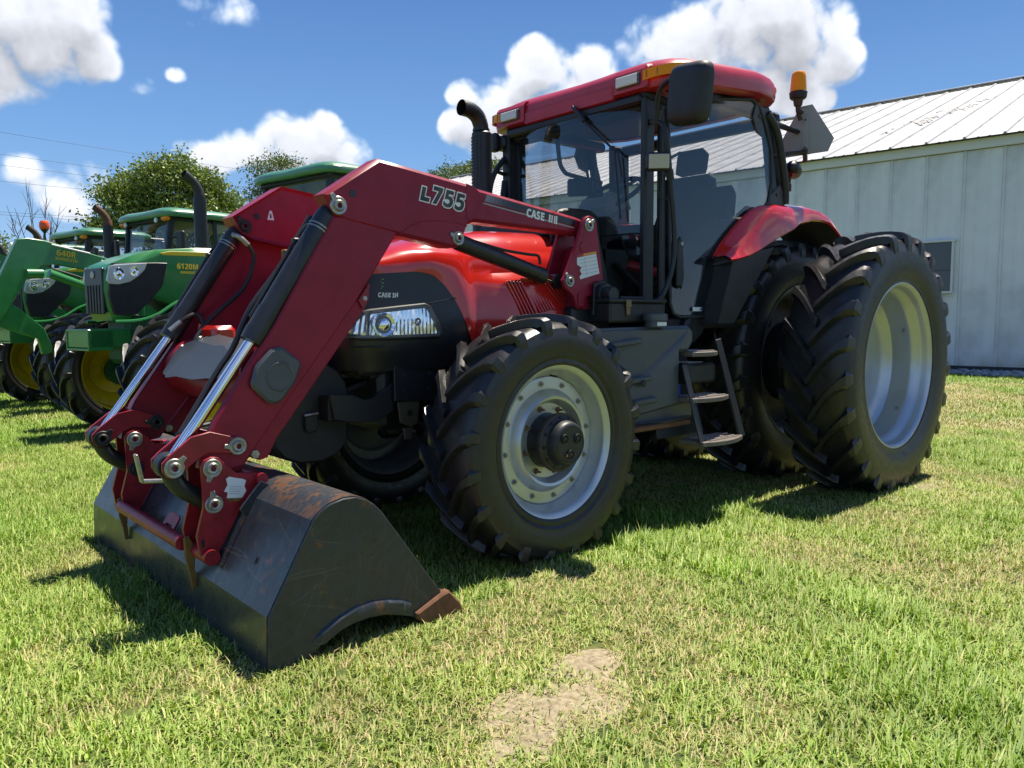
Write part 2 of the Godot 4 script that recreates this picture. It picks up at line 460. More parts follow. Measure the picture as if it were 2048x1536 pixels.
# ---------------------------------------------------------------- wheels (turned round their own z axis)
# carcass, and chevron bars: the middle of the V touches the ground first, so at the front of the wheel it points down
func tyre_mesh(R: float, W: float, rim: float, bars: int, lug: float, squat: float, sweep := 1.0) -> ArrayMesh:
	var b := mb()
	var t := R - lug
	var h := t - rim
	var prof := []
	var half := [[rim - 0.012, 0.40], [rim + 0.012, 0.445], [rim + 0.03, 0.44], [rim + h * 0.22, 0.475], [rim + h * 0.30, 0.478], [rim + h * 0.33, 0.487], [rim + h * 0.42, 0.493], [rim + h * 0.55, 0.5], [rim + h * 0.68, 0.495], [rim + h * 0.70, 0.487], [rim + h * 0.84, 0.47], [t - 0.022, 0.43], [t - 0.006, 0.36], [t, 0.22], [t + 0.004, 0.0]]
	for q in half: prof.append([q[0], -q[1] * W])
	for i in range(half.size() - 2, -1, -1): prof.append([half[i][0], half[i][1] * W])
	b.lathe(prof, 96)
	# each bar: w along the width, radius of its top, radius of its foot
	var run := [[-0.045, R + 0.002, 0.034], [0.0, R + 0.003, 0.033], [0.10, R + 0.001, 0.031], [0.20, R, 0.031], [0.29, R - 0.004, 0.033], [0.37, R - 0.010, 0.037], [0.43, R - 0.017, 0.043], [0.475, R - 0.036, 0.046], [0.492, R - 0.075, 0.043], [0.494, R - 0.115, 0.040], [0.484, R - 0.16, 0.036]]
	var sc := R / 0.925
	for i in bars:
		for s in [-1.0, 1.0]:
			var th0 := TAU * (i + (0.5 if s > 0 else 0.0)) / bars
			var prev := []
			for k in run.size():
				var w: float = run[k][0]
				var u := clampf(w / 0.5, 0.0, 1.0)
				var th: float = th0 - sweep * 0.52 * W / R * (1.0 - pow(1.0 - u, 1.45)) + (0.02 if w < 0.0 else 0.0)
				var drop: float = R + 0.003 - run[k][1]
				var rt: float = R + 0.003 - drop * sc
				var hw: float = run[k][2] * sc
				var z: float = s * w * W
				var foot: float = minf(rt - 0.004, t) if k < 7 else rt - 0.02
				var foot_z: float = z if k < 7 else s * 0.455 * W
				if k < 7: foot -= 0.012
				var pts := []
				for q in [[-1.25, foot, foot_z], [-0.78, rt - 0.006, z], [-0.66, rt, z], [0.66, rt, z], [0.78, rt - 0.006, z], [1.25, foot, foot_z]]:
					var a: float = th + q[0] * hw / rt
					pts.append(Vector3(cos(a) * q[1], sin(a) * q[1], q[2]))
				if k > 0:
					for j in 5:
						if s > 0: b.quad(prev[j], prev[j + 1], pts[j + 1], pts[j])
						else: b.quad(prev[j + 1], prev[j], pts[j], pts[j + 1])
				if k == 0 or k == run.size() - 1:
					for j in range(1, 5):
						if (k == 0) == (s > 0): b.tri(pts[0], pts[j + 1], pts[j])
						else: b.tri(pts[0], pts[j], pts[j + 1])
				prev = pts
	for i in b.v.size():
		var p := b.v[i]
		if p.y < -squat + 0.04:
			var over := -squat + 0.04 - p.y
			p.y = -squat + 0.04 - over * 0.35
			p.z *= 1.0 + over * 0.5
			b.v[i] = p
	return b.mesh(32.0)

func ring_of(parent: Node, called: String, me: Mesh, m: Material, n: int, r: float, z: float, a0 := 0.0, out := 1.0) -> void:
	for i in n:
		var a := a0 + TAU * i / n
		var o := put(called, me, m, parent)
		o.position = Vector3(cos(a) * r, sin(a) * r, z)
		o.rotation = Vector3(0, 0 if out > 0 else PI, a)

func nut_mesh(r: float, h: float, stud := 0.0) -> ArrayMesh:
	var b := mb()
	b.lathe([[0.0, h], [r * 0.85, h], [r, h * 0.8], [r, 0.0]], 6)
	b.lathe([[r * 1.0, 0.004], [r * 1.45, 0.004], [r * 1.45, 0.0]], 14)
	if stud > 0.0:
		b.lathe([[0.0, h + stud], [r * 0.42, h + stud], [r * 0.5, h + stud * 0.7], [r * 0.5, h]], 10)
	return b.mesh(30.0)

func front_wheel(tractor: Node, tyre: Mesh, x: float, y: float, z: float, s: float, turn: float) -> void:
	var w := part("front_wheel", tractor, Vector3(x, y, z))
	var t := put("tyre", tyre, M.rubber, w); t.rotation.z = turn
	var b := mb()
	b.lathe([[0.398, 0.148 * s], [0.392, 0.157 * s], [0.378, 0.154 * s], [0.362, 0.142 * s], [0.352, 0.13 * s], [0.345, 0.10 * s], [0.330, 0.075 * s], [0.318, 0.05 * s], [0.312, 0.0], [0.318, -0.04 * s], [0.335, -0.07 * s], [0.345, -0.10 * s], [0.352, -0.13 * s], [0.364, -0.142 * s], [0.378, -0.154 * s], [0.392, -0.157 * s], [0.398, -0.148 * s]], 72)
	obj("rim", b, M.silver if s > 0 else M.dark_rim, w)
	b = mb()
	b.lathe([[0.322, 0.055 * s], [0.322, 0.066 * s], [0.316, 0.069 * s], [0.262, 0.069 * s], [0.254, 0.076 * s], [0.242, 0.100 * s], [0.226, 0.116 * s], [0.212, 0.112 * s], [0.200, 0.088 * s], [0.188, 0.067 * s], [0.13, 0.064 * s]], 72)
	b.lathe([[0.322, 0.055 * s], [0.26, 0.055 * s], [0.24, 0.07 * s], [0.2, 0.06 * s], [0.1, 0.05 * s]], 72)
	obj("wheel_disc", b, M.silver if s > 0 else M.dark_rim, w)
	b = mb()
	b.lathe([[0.143, 0.05 * s], [0.143, 0.062 * s], [0.136, 0.066 * s], [0.136, 0.125 * s], [0.141, 0.13 * s], [0.141, 0.142 * s]], 56)
	obj("hub", b, M.black, w)
	b = mb()
	b.lathe([[0.141, 0.142 * s], [0.147, 0.145 * s], [0.147, 0.165 * s], [0.143, 0.17 * s], [0.134, 0.17 * s]], 56)
	obj("hub_flange", b, mat(lin(0.05, 0.042, 0.036), 0.6, 0.0, M.rust.albedo_texture, 3.0), w)
	b = mb()
	b.lathe([[0.134, 0.168 * s], [0.128, 0.172 * s], [0.116, 0.18 * s], [0.111, 0.205 * s], [0.107, 0.222 * s], [0.098, 0.231 * s], [0.090, 0.234 * s], [0.086, 0.231 * s], [0.0, 0.232 * s]], 56)
	obj("hub_cover", b, M.black, w)
	if s > 0:
		var nut := nut_mesh(0.0105, 0.012, 0.008)
		ring_of(w, "rim_bolt", nut, M.steel, 12, 0.290, 0.069, 0.15)
		var big := nut_mesh(0.0115, 0.014, 0.024)
		ring_of(w, "wheel_stud", big, mat(lin(0.24, 0.14, 0.075), 0.5, 0.4), 8, 0.168, 0.064, 0.3)
		ring_of(w, "cover_bolt", nut_mesh(0.006, 0.006), M.black, 12, 0.124, 0.173, 0.1)
		b = mb()
		b.lathe([[0.0, 0.008], [0.012, 0.008], [0.013, 0.003], [0.017, 0.002], [0.018, 0.009], [0.022, 0.009], [0.024, 0.0]], 20)
		ring_of(w, "planet_boss", b.mesh(), M.black, 3, 0.052, 0.232, 0.45)
		b = mb()
		b.lathe([[0.0, 0.008], [0.007, 0.008], [0.008, 0.0]], 8)
		var plug := obj("drain_plug", b, mat(lin(0.3, 0.14, 0.06), 0.5, 0.5), w)
		plug.position = Vector3(-0.03, -0.055, 0.232)
		# the valve on the rim well
		b = mb(); b.tube([Vector3(0.0, 0.33, 0.09), Vector3(0.0, 0.325, 0.14)], 0.005, 8)
		obj("valve", b, M.black, w)

func rear_wheel(tractor: Node, tyre: Mesh, z: float, kind: String, turn: float) -> void:
	var w := part("rear_wheel", tractor, Vector3(0, 0.86, z))
	var t := put("tyre", tyre, M.rubber, w); t.rotation.z = turn
	var b := mb()
	var s := -1.0 if z < 0.0 else 1.0
	var rp := [[0.585, 0.190], [0.579, 0.203], [0.566, 0.205], [0.552, 0.193], [0.545, 0.178], [0.542, 0.150], [0.536, 0.135], [0.522, 0.12], [0.506, 0.098], [0.498, 0.075], [0.497, 0.03], [0.497, -0.055], [0.503, -0.075], [0.519, -0.09], [0.533, -0.115], [0.540, -0.135], [0.545, -0.18], [0.556, -0.197], [0.570, -0.205], [0.585, -0.19]]
	for q in rp: q[1] *= s
	b.lathe(rp, 96)
	obj("rim", b, M.silver, w)
	b = mb()
	if kind == "dual":
		b.lathe([[0.497, -0.05 * s], [0.47, -0.09 * s], [0.42, -0.12 * s], [0.30, -0.13 * s], [0.12, -0.13 * s], [0.0, -0.13 * s]], 72)
		obj("wheel_disc", b, M.silver, w)
		b = mb()
		for i in 5:     # riveted valve patches and clips on the barrel
			var a := TAU * i / 5.0 + 0.5
			b.box(Vector3(cos(a) * 0.493, sin(a) * 0.493, 0.05), Vector3(0.01, 0.03, 0.02), 0.002)
		obj("rim_clip", b, M.dark_rim, w)
	else:
		b.lathe([[0.497, 0.0], [0.46, 0.02 * s], [0.40, 0.02 * s], [0.33, 0.05 * s], [0.2, 0.06 * s], [0.0, 0.06 * s]], 72)
		obj("wheel_disc", b, mat(lin(0.22, 0.19, 0.15), 0.6, 0.1, M.rust.albedo_texture, 2.0), w)
		b = mb()
		b.lathe([[0.30, 0.02 * s], [0.30, 0.10 * s], [0.33, 0.12 * s], [0.335, 0.16 * s], [0.30, 0.18 * s], [0.28, 0.28 * s], [0.30, 0.36 * s], [0.33, 0.40 * s], [0.33, 0.45 * s]], 56)
		obj("dual_spacer", b, M.black, w)

# ---------------------------------------------------------------- the loader: arms, posts, rams, carrier and bucket
func pin_mesh(r: float) -> ArrayMesh:
	var b := mb()
	b.lathe([[0.0, -0.004], [r * 0.28, -0.004], [r * 0.30, 0.012], [r * 0.52, 0.014], [r * 0.62, 0.010], [r * 0.66, 0.004], [r * 0.92, 0.005], [r, 0.002], [r, -0.004]], 28)
	b.prism([[-r * 0.35, r * 0.85], [r * 0.35, r * 0.85], [r * 0.22, r * 1.5], [-r * 0.22, r * 1.5]], -0.004, 0.005, 0.002)
	return b.mesh(40.0)

func pin(parent: Node, called: String, x: float, y: float, z: float, r: float, m: Material, turn := 0.0, s := 1.0) -> void:
	var o := put(called, pins[snappedf(r, 0.001)] if pins.has(snappedf(r, 0.001)) else store_pin(r), m, parent)
	o.position = Vector3(x, y, z)
	o.rotation = Vector3(0, 0.0 if s > 0 else PI, turn)

var pins := {}
func store_pin(r: float) -> Mesh:
	pins[snappedf(r, 0.001)] = pin_mesh(r)
	return pins[snappedf(r, 0.001)]

func loader(t: Node) -> void:
	var knee := [[-3.632, 1.925], [-3.477, 1.908], [-3.123, 1.868], [-3.095, 1.857], [-2.36, 1.772], [-2.30, 1.762], [-2.265, 1.735], [-2.262, 1.70], [-2.285, 1.672], [-2.332, 1.672], [-2.446, 1.676], [-3.08, 1.687], [-3.118, 1.672], [-3.142, 1.62], [-3.150, 1.585], [-3.186, 1.555], [-3.235, 1.553], [-3.54, 1.592], [-3.80, 1.632], [-3.86, 1.660], [-3.885, 1.705], [-3.908, 1.742]]
	var lower := [[-3.86, 1.655], [-3.60, 1.65], [-3.535, 1.60], [-3.765, 1.273], [-4.216, 0.722], [-4.295, 0.618], [-4.42, 0.598], [-4.475, 0.632], [-4.46, 0.70], [-4.405, 0.813], [-4.141, 1.192]]
	var flange := [[-3.70, 1.375], [-3.685, 1.358], [-3.715, 1.25], [-4.149, 0.714], [-4.190, 0.640], [-4.225, 0.632], [-4.278, 0.655], [-4.225, 0.722], [-3.775, 1.272]]
	for s in [1.0, -1.0]:
		var arm := part("loader_arm", t)
		arm.set_meta("label", "near loader arm with the lettering on its side" if s > 0 else "far loader arm with hoses on its inner side")
		var b := mb()
		b.prism(knee, s * 0.44, s * 0.55, 0.016)
		obj("upper_beam", b, M.loader, arm)
		b = mb()
		b.prism(lower, s * 0.498, s * 0.544, 0.008)
		obj("lower_beam", b, M.loader, arm)
		b = mb()
		b.prism(flange, s * 0.505, s * 0.537, 0.003)
		obj("stiffener", b, M.loader, arm)
		# the pressed panel line on the knee, a raised lip where the rear beam enters
		b = mb()
		b.prism([[-3.135, 1.868], [-3.085, 1.857], [-3.05, 1.835], [-3.042, 1.80], [-3.11, 1.69], [-3.135, 1.70]], s * 0.551, s * 0.5535, 0.001)
		obj("joint_plate", b, M.loader, arm)
		b = mb()
		var seam := []
		for p in spline([Vector3(-3.53, 1.598, 0), Vector3(-3.45, 1.645, 0), Vector3(-3.34, 1.672, 0), Vector3(-3.20, 1.672, 0), Vector3(-3.13, 1.662, 0)], 5):
			seam.append(Vector3(p.x, p.y, s * 0.549))
		b.tube(seam, 0.0035, 6)
		obj("weld_bead", b, M.loader, arm)
		b = mb()
		b.lathe([[0.0, 0.0], [0.0165, 0.0]], 20)
		var hole := obj("hole", b, M.decal_black, arm)
		hole.position = Vector3(-3.768, 1.756, s * 0.552)
		if s < 0:
			hole.position.z = -0.437
		# pins
		var zf := 0.552 if s > 0 else -0.437
		pin(arm, "pin", -3.84, 1.697, zf, 0.040, M.steel if s > 0 else M.plastic, 0.6)
		if s > 0:
			pin(arm, "pin", -3.187, 1.599, zf, 0.035, M.steel, 1.2)
		b = mb(); b.lathe([[0.0, 0.01], [0.018, 0.01], [0.02, 0.0]], 6)
		var bolt := obj("bolt", b, M.steel, arm); bolt.position = Vector3(-4.250, 0.662, 0.545 if s > 0 else -0.490)
		if s > 0:
			b = mb(); b.prism([[-3.692, 1.372], [-3.752, 1.292], [-3.728, 1.25], [-3.70, 1.29]], 0.543, 0.551, 0.002)
			obj("stop_bracket", b, M.carrier, arm)
			b = mb(); b.lathe([[0.0, 0.006], [0.011, 0.006], [0.013, 0.0]], 12)
			bolt = obj("bolt", b, M.steel, arm); bolt.position = Vector3(-3.722, 1.30, 0.551)
			arm_cap(arm)
			arm_print(arm)
		else:
			b = mb(); b.prism([[-3.712, 1.742], [-3.672, 1.742], [-3.684, 1.792], [-3.697, 1.792]], -0.4395, -0.4375, 0.0005)
			obj("sticker", b, M.label, arm)
			b = mb(); b.prism([[-3.697, 1.752], [-3.687, 1.752], [-3.689, 1.775], [-3.695, 1.775]], -0.4375, -0.4365, 0.0003)
			obj("sticker_print", b, M.decal_black, arm)
		# the post that carries the arm
		var post := part("loader_post", t)
		b = mb()
		b.prism([[-2.345, 1.735], [-2.325, 1.765], [-2.29, 1.777], [-2.25, 1.768], [-2.228, 1.745], [-2.223, 1.70], [-2.162, 1.385], [-2.168, 1.33], [-2.30, 1.33], [-2.318, 1.318], [-2.334, 1.262], [-2.391, 1.262], [-2.42, 1.33], [-2.49, 1.375], [-2.503, 1.412], [-2.480, 1.445], [-2.40, 1.60]], s * 0.575, s * 0.60, 0.004)
		b.prism([[-2.33, 1.76], [-2.24, 1.76], [-2.18, 1.38], [-2.22, 1.20], [-2.38, 1.22], [-2.47, 1.40]], s * 0.40, s * 0.425, 0.004)
		obj("side_plate", b, M.loader, post)
		b = mb()
		b.prism([[-2.30, 1.60], [-2.24, 1.62], [-2.20, 1.35], [-2.22, 1.12], [-2.36, 1.12], [-2.38, 1.36]], s * 0.425, s * 0.575, 0.004)
		obj("upright", b, M.loader, post)
		pin(post, "pin", -2.295, 1.723, s * 0.602, 0.036, M.steel, -0.9, s)
		pin(post, "pin", -2.452, 1.409, s * 0.602, 0.034, M.steel, 0.6, s)
		b = mb(); b.lathe([[0.0, 0.006], [0.025, 0.006], [0.028, 0.0]], 18)
		var boss := obj("boss", b, M.loader, post); boss.position = Vector3(-2.345, 1.60, s * 0.60)
		b = mb(); b.prism([[-2.385, 1.34], [-2.355, 1.35], [-2.335, 1.30], [-2.345, 1.27], [-2.385, 1.27]], s * 0.60, s * 0.608, 0.002)
		obj("lug", b, M.loader, post)
		if s > 0: post_label(post)
		# round clamp below the post
		b = mb()
		b.lathe([[0.0, 0.05], [0.04, 0.05], [0.046, 0.04], [0.046, 0.0], [0.062, 0.0], [0.066, -0.006], [0.066, -0.03], [0.0, -0.03]], 24)
		var lock := obj("clamp_nut", b, M.black, t); lock.position = Vector3(-2.205, 1.335, s * 0.66)
		b = mb()
		b.prism([[-2.28, 1.40], [-2.20, 1.42], [-2.13, 1.38], [-2.12, 1.28], [-2.20, 1.20], [-2.29, 1.22]], s * 0.615, s * 0.63, 0.004)
		obj("clamp_plate", b, M.black, t)
		# lift ram
		var ram := part("lift_cylinder", t)
		var a0 := Vector3(-3.187, 1.598, s * 0.495); var a1 := Vector3(-2.452, 1.410, s * 0.495)
		var d := (a1 - a0).normalized()
		b = mb()
		b.tube([a0 + d * 0.0, a0 + d * 0.03, a0 + d * 0.045, a0 + d * 0.60, a0 + d * 0.602, a0 + d * 0.655, a0 + d * 0.66], [0.03, 0.040, 0.042, 0.042, 0.045, 0.045, 0.036], 20)
		obj("barrel", b, M.cyl, ram)
		b = mb(); b.tube([a0 + d * 0.6, a1], 0.021, 16); obj("rod", b, M.chrome, ram)
		b = mb()
		b.xf = Transform3D(Basis(), a1 - Vector3(0, 0, 0.03)); b.lathe([[0.0, 0.0], [0.04, 0.0], [0.042, 0.005], [0.042, 0.055], [0.04, 0.06], [0.0, 0.06]], 20)
		obj("rod_eye", b, M.cyl, ram)
		b = mb()
		b.tube(spline([Vector3(-3.05, 1.60, s * 0.495), Vector3(-2.85, 1.565, s * 0.495), Vector3(-2.66, 1.55, s * 0.495), Vector3(-2.59, 1.545, s * 0.495), Vector3(-2.575, 1.50, s * 0.495)]), 0.008, 8)
		obj("oil_pipe", b, M.hose, ram)
		# tilt ram
		ram = part("tilt_cylinder", t)
		a0 = Vector3(-3.850, 1.690, s * 0.495); a1 = Vector3(-4.573, 0.652, s * 0.495)
		d = (a1 - a0).normalized()
		var low := Vector3(-4.228, 1.117, s * 0.495)
		var ln := a0.distance_to(low); d = (low - a0).normalized()
		b = mb()
		b.tube([a0, a0 + d * 0.03, a0 + d * 0.05, a0 + d * (ln - 0.16), a0 + d * (ln - 0.155), a0 + d * (ln - 0.06), a0 + d * (ln - 0.055), a0 + d * ln], [0.03, 0.042, 0.045, 0.045, 0.048, 0.048, 0.050, 0.047], 22)
		obj("barrel", b, M.cyl, ram)
		b = mb(); b.tube([low - d * 0.02, a1], 0.024, 18); obj("rod", b, M.chrome, ram)
		b = mb()
		b.xf = Transform3D(Basis(), a1 - Vector3(0, 0, 0.035)); b.lathe([[0.0, 0.0], [0.045, 0.0], [0.05, 0.005], [0.05, 0.065], [0.045, 0.07], [0.0, 0.07]], 20)
		obj("rod_eye", b, M.black, ram)
		b = mb()
		for k in 2:
			var c := a0 + d * (0.10 + 0.016 * k)
			b.tube([c, c + d * 0.006], 0.0475, 20)
		obj("hose_clamp", b, M.steel, ram)
		# hard pipe along the barrel
		var off := Vector3(-0.03, 0.02, -0.055)
		b = mb()
		b.tube(spline([a0 + d * 0.12 + Vector3(0, 0, -0.04), a0 + d * 0.14 + off, a0 + d * (ln - 0.1) + off]), 0.009, 8)
		b.box(a0 + d * 0.20 + off, Vector3(0.03, 0.03, 0.03), 0.005)
		obj("oil_pipe", b, M.hose, ram)
		# linkage at the end of the arm
		var link := part("bellcrank", t)
		for o in [0.053, -0.067]:
			b = mb()
			b.prism([[-4.299, 0.705], [-4.306, 0.734], [-4.433, 0.775], [-4.505, 0.762], [-4.592, 0.696], [-4.616, 0.672], [-4.616, 0.64], [-4.598, 0.615], [-4.57, 0.607], [-4.545, 0.626], [-4.478, 0.677], [-4.44, 0.694], [-4.335, 0.676], [-4.305, 0.682]], s * 0.495 + o * s, s * 0.495 + o * s + s * 0.014, 0.002)
			obj("plate", b, M.carrier, link)
		var zo := (0.565 if s > 0 else -0.424)
		pin(link, "pin", -4.573, 0.650, zo, 0.038, M.steel if s > 0 else M.plastic, -0.8)
		pin(link, "pin", -4.326, 0.707, zo, 0.036, M.steel if s > 0 else M.plastic, 1.5)
		b = mb()
		b.tube(spline([Vector3(-4.573, 0.650, s * 0.495), Vector3(-4.555, 0.595, s * 0.495), Vector3(-4.515, 0.545, s * 0.495), Vector3(-4.437, 0.492, s * 0.495)]), 0.036, 14)
		obj("curved_link", b, M.black, link)
		# carrier
		var car := part("tool_carrier", t)
		var outline := [[-4.438, 0.679], [-4.466, 0.668], [-4.480, 0.645], [-4.478, 0.610], [-4.476, 0.484], [-4.506, 0.374], [-4.495, 0.300], [-4.480, 0.272], [-4.455, 0.264], [-4.432, 0.281], [-4.322, 0.466], [-4.236, 0.545], [-4.221, 0.568], [-4.240, 0.588], [-4.343, 0.603], [-4.395, 0.655], [-4.412, 0.673]]
		for o in [0.068, -0.085]:
			b = mb()
			b.prism(outline, s * (0.495 + o), s * (0.495 + o + 0.017), 0.002)
			obj("plate", b, M.carrier, car)
		zo = 0.581 if s > 0 else -0.409
		pin(car, "pin", -4.436, 0.634, zo, 0.037, M.steel, 2.8)
		pin(car, "pin", -4.435, 0.491, zo, 0.036, M.steel if s > 0 else M.plastic, 0.1)
		b = mb()
		b.tube([Vector3(-4.245, 0.567, s * 0.40), Vector3(-4.245, 0.567, s * 0.605)], 0.024, 16)
		obj("hook_pin", b, M.carrier, car)
		b = mb()
		b.tube([Vector3(-4.461, 0.289, s * 0.40), Vector3(-4.461, 0.289, s * 0.61)], 0.031, 18)
		obj("hook_pin", b, M.carrier, car)
		b = mb(); b.lathe([[0.0, 0.001], [0.012, 0.001]], 16)
		var slot := obj("slot", b, M.decal_black, car); slot.position = Vector3(-4.484, 0.345, s * 0.495 + s * 0.0855); slot.scale = Vector3(0.6, 1.6, 1.0)
		if s > 0:
			b = mb(); b.prism([[-4.385, 0.585], [-4.372, 0.592], [-4.345, 0.583], [-4.318, 0.575], [-4.305, 0.568], [-4.312, 0.545], [-4.305, 0.525], [-4.322, 0.500], [-4.352, 0.503], [-4.385, 0.508], [-4.380, 0.53], [-4.395, 0.535], [-4.38, 0.56]], 0.5805, 0.5815, 0.0003)
			obj("worn_label", b, M.label, car)
			b = mb(); b.prism([[-4.385, 0.508], [-4.352, 0.503], [-4.322, 0.500], [-4.335, 0.487], [-4.36, 0.492], [-4.375, 0.49]], 0.5805, 0.5815, 0.0003)
			obj("label_edge", b, M.ochre, car)
			b = mb()
			for k in 4: b.prism([[-4.375, 0.553 - k * 0.009], [-4.325 - k * 0.003, 0.545 - k * 0.009], [-4.325 - k * 0.003, 0.543 - k * 0.009], [-4.375, 0.551 - k * 0.009]], 0.5815, 0.582, 0.0001)
			obj("label_print", b, M.label_line, car)
	# across both sides
	var cross := part("carrier_cross_tube", t)
	var b := mb()
	b.tube([Vector3(-4.507, 0.315, -0.42), Vector3(-4.507, 0.315, 0.42)], 0.029, 20)
	obj("tube", b, M.carrier, cross)
	b = mb()
	b.xf = Transform3D(Basis(Vector3(0, 0, 1), Vector3(0.55, 0.83, 0), Vector3(-0.83, 0.55, 0)), Vector3(-4.49, 0.335, 0.20))
	b.prism([[-0.07, -0.02], [-0.04, -0.02], [-0.035, 0.012], [0.035, 0.012], [0.04, -0.02], [0.07, -0.02], [0.065, 0.05], [0.045, 0.062], [-0.045, 0.062], [-0.065, 0.05]], -0.004, 0.004, 0.001)
	obj("bracket", b, M.loader, cross)
	b = mb()
	b.prism([[-4.40, 0.47], [-4.33, 0.52], [-4.30, 0.50], [-4.35, 0.40], [-4.385, 0.375]], 0.215, 0.222, 0.001)
	b.tube([Vector3(-4.38, 0.48, 0.22), Vector3(-4.33, 0.49, 0.32), Vector3(-4.36, 0.44, 0.41)], 0.010, 8)
	obj("latch_flag", b, mat(lin(0.36, 0.03, 0.015), 0.5), cross)
	b = mb()
	b.bar(Vector3(-4.655, 0.69, 0.375), Vector3(-4.635, 0.575, 0.375), 0.03, 0.012, Vector3.RIGHT, 0.003)
	b.tube([Vector3(-4.637, 0.58, 0.375), Vector3(-4.53, 0.575, 0.42)], 0.009, 8)
	obj("latch_handle", b, M.steel, cross)
	# torque tube between the arms, with a kinked guard over its valve block
	var tq := part("torque_tube", t)
	b = mb()
	b.tube([Vector3(-4.11, 0.965, -0.452), Vector3(-4.115, 0.955, -0.40), Vector3(-4.12, 0.925, -0.30), Vector3(-4.12, 0.905, -0.18), Vector3(-4.12, 0.90, 0.0), Vector3(-4.12, 0.905, 0.18), Vector3(-4.12, 0.925, 0.30), Vector3(-4.115, 0.955, 0.40), Vector3(-4.11, 0.965, 0.452)], [0.155, 0.135, 0.105, 0.095, 0.093, 0.095, 0.105, 0.135, 0.155], 28)
	obj("tube", b, M.carrier, tq, 60.0)
	b = mb()
	var top := []; var bot := []
	for q in [[-0.40, -4.225, 1.06, -4.295, 0.955], [-0.36, -4.19, 1.095, -4.30, 0.95], [-0.27, -4.165, 1.115, -4.325, 0.935], [-0.19, -4.185, 1.105, -4.305, 0.945], [0.0, -4.19, 1.09, -4.30, 0.94], [0.12, -4.195, 1.095, -4.305, 0.95], [0.24, -4.21, 1.06, -4.30, 0.96], [0.38, -4.23, 1.03, -4.29, 0.965]]:
		top.append(Vector3(q[1], q[2], q[0])); bot.append(Vector3(q[3], q[4], q[0]))
	var back := []
	for q in top: back.append(q + Vector3(0.10, 0.03, 0))
	for k in top.size() - 1:
		b.quad(bot[k], bot[k + 1], top[k + 1], top[k])
		b.quad(top[k], top[k + 1], back[k + 1], back[k])
	obj("guard", b, mat(lin(0.05, 0.056, 0.062), 0.4), tq, 12.0)
	b = mb()
	b.box(Vector3(-4.05, 1.10, -0.30), Vector3(0.12, 0.16, 0.16), 0.02)
	obj("valve_block", b, M.red, tq)
	b = mb()
	b.prism([[-4.13, 1.02], [-4.03, 1.06], [-4.02, 1.18], [-4.10, 1.19]], -0.438, -0.425, 0.004)
	obj("valve_bracket", b, M.red, tq)
	b = mb()
	for q in [[-4.26, 0.945, -0.46], [-4.19, 1.075, -0.41], [-4.14, 1.115, 0.16], [-4.275, 0.96, 0.18], [-4.15, 1.12, -0.27]]:
		b.xf = Transform3D(Basis(), Vector3(q[0] - 0.006, q[1], q[2]))
		b.box(Vector3.ZERO, Vector3(0.018, 0.018, 0.018), 0.004)
	obj("screw", b, M.steel, tq)
	# hoses on the inside of the arms
	var hs := part("hydraulic_hose", t)
	b = mb(); b.tube(spline([Vector3(-3.905, 1.655, -0.47), Vector3(-3.86, 1.63, -0.43), Vector3(-3.815, 1.58, -0.425), Vector3(-3.80, 1.52, -0.425), Vector3(-3.86, 1.38, -0.42), Vector3(-3.99, 1.26, -0.42), Vector3(-4.075, 1.18, -0.42), Vector3(-4.13, 1.11, -0.40), Vector3(-4.15, 1.04, -0.38)], 6), 0.0115, 10); obj("hose", b, M.hose, hs)
	b = mb(); b.tube(spline([Vector3(-3.90, 1.652, -0.475), Vector3(-3.872, 1.642, -0.435), Vector3(-3.828, 1.60, -0.425)], 5), 0.015, 10); obj("fitting", b, M.steel, hs)
	hs = part("hydraulic_hose", t)
	b = mb(); b.tube(spline([Vector3(-4.225, 1.16, -0.46), Vector3(-4.154, 1.22, -0.45), Vector3(-4.10, 1.235, -0.45), Vector3(-4.076, 1.19, -0.44), Vector3(-4.10, 1.10, -0.40)], 6), 0.011, 10); obj("hose", b, M.hose, hs)
	b = mb(); b.tube([Vector3(-4.235, 1.155, -0.46), Vector3(-4.18, 1.20, -0.455)], 0.0145, 10); obj("fitting", b, M.steel, hs)
	hs = part("hydraulic_hose", t)
	b = mb(); b.tube(spline([Vector3(-3.905, 1.66, 0.42), Vector3(-4.045, 1.435, 0.40), Vector3(-4.182, 1.258, 0.40), Vector3(-4.263, 1.095, 0.40), Vector3(-4.325, 1.01, 0.40), Vector3(-4.41, 0.885, 0.41), Vector3(-4.50, 0.76, 0.43)], 6), 0.0125, 10); obj("hose", b, M.hose, hs)
	b = mb(); b.box(Vector3(-4.02, 1.475, 0.405), Vector3(0.03, 0.07, 0.03), 0.006); obj("yellow_tag", b, M.ochre, hs)
	bucket(t)

func arm_cap(arm: Node) -> void:
	var b := mb()
	b.prism([[-4.154, 1.093], [-4.125, 1.096], [-4.048, 1.035], [-4.043, 1.015], [-4.073, 0.940], [-4.135, 0.871], [-4.160, 0.862], [-4.195, 0.870], [-4.258, 0.935], [-4.263, 0.955], [-4.240, 1.025], [-4.175, 1.088]], 0.544, 0.572, 0.012)
	obj("plastic_cap", b, M.grey_plastic, arm)
	b = mb()
	b.lathe([[0.0, 0.003], [0.05, 0.003], [0.053, 0.006], [0.058, 0.006], [0.062, 0.0]], 36)
	var o := obj("cap_ring", b, M.grey_plastic, arm); o.position = Vector3(-4.142, 0.975, 0.572)

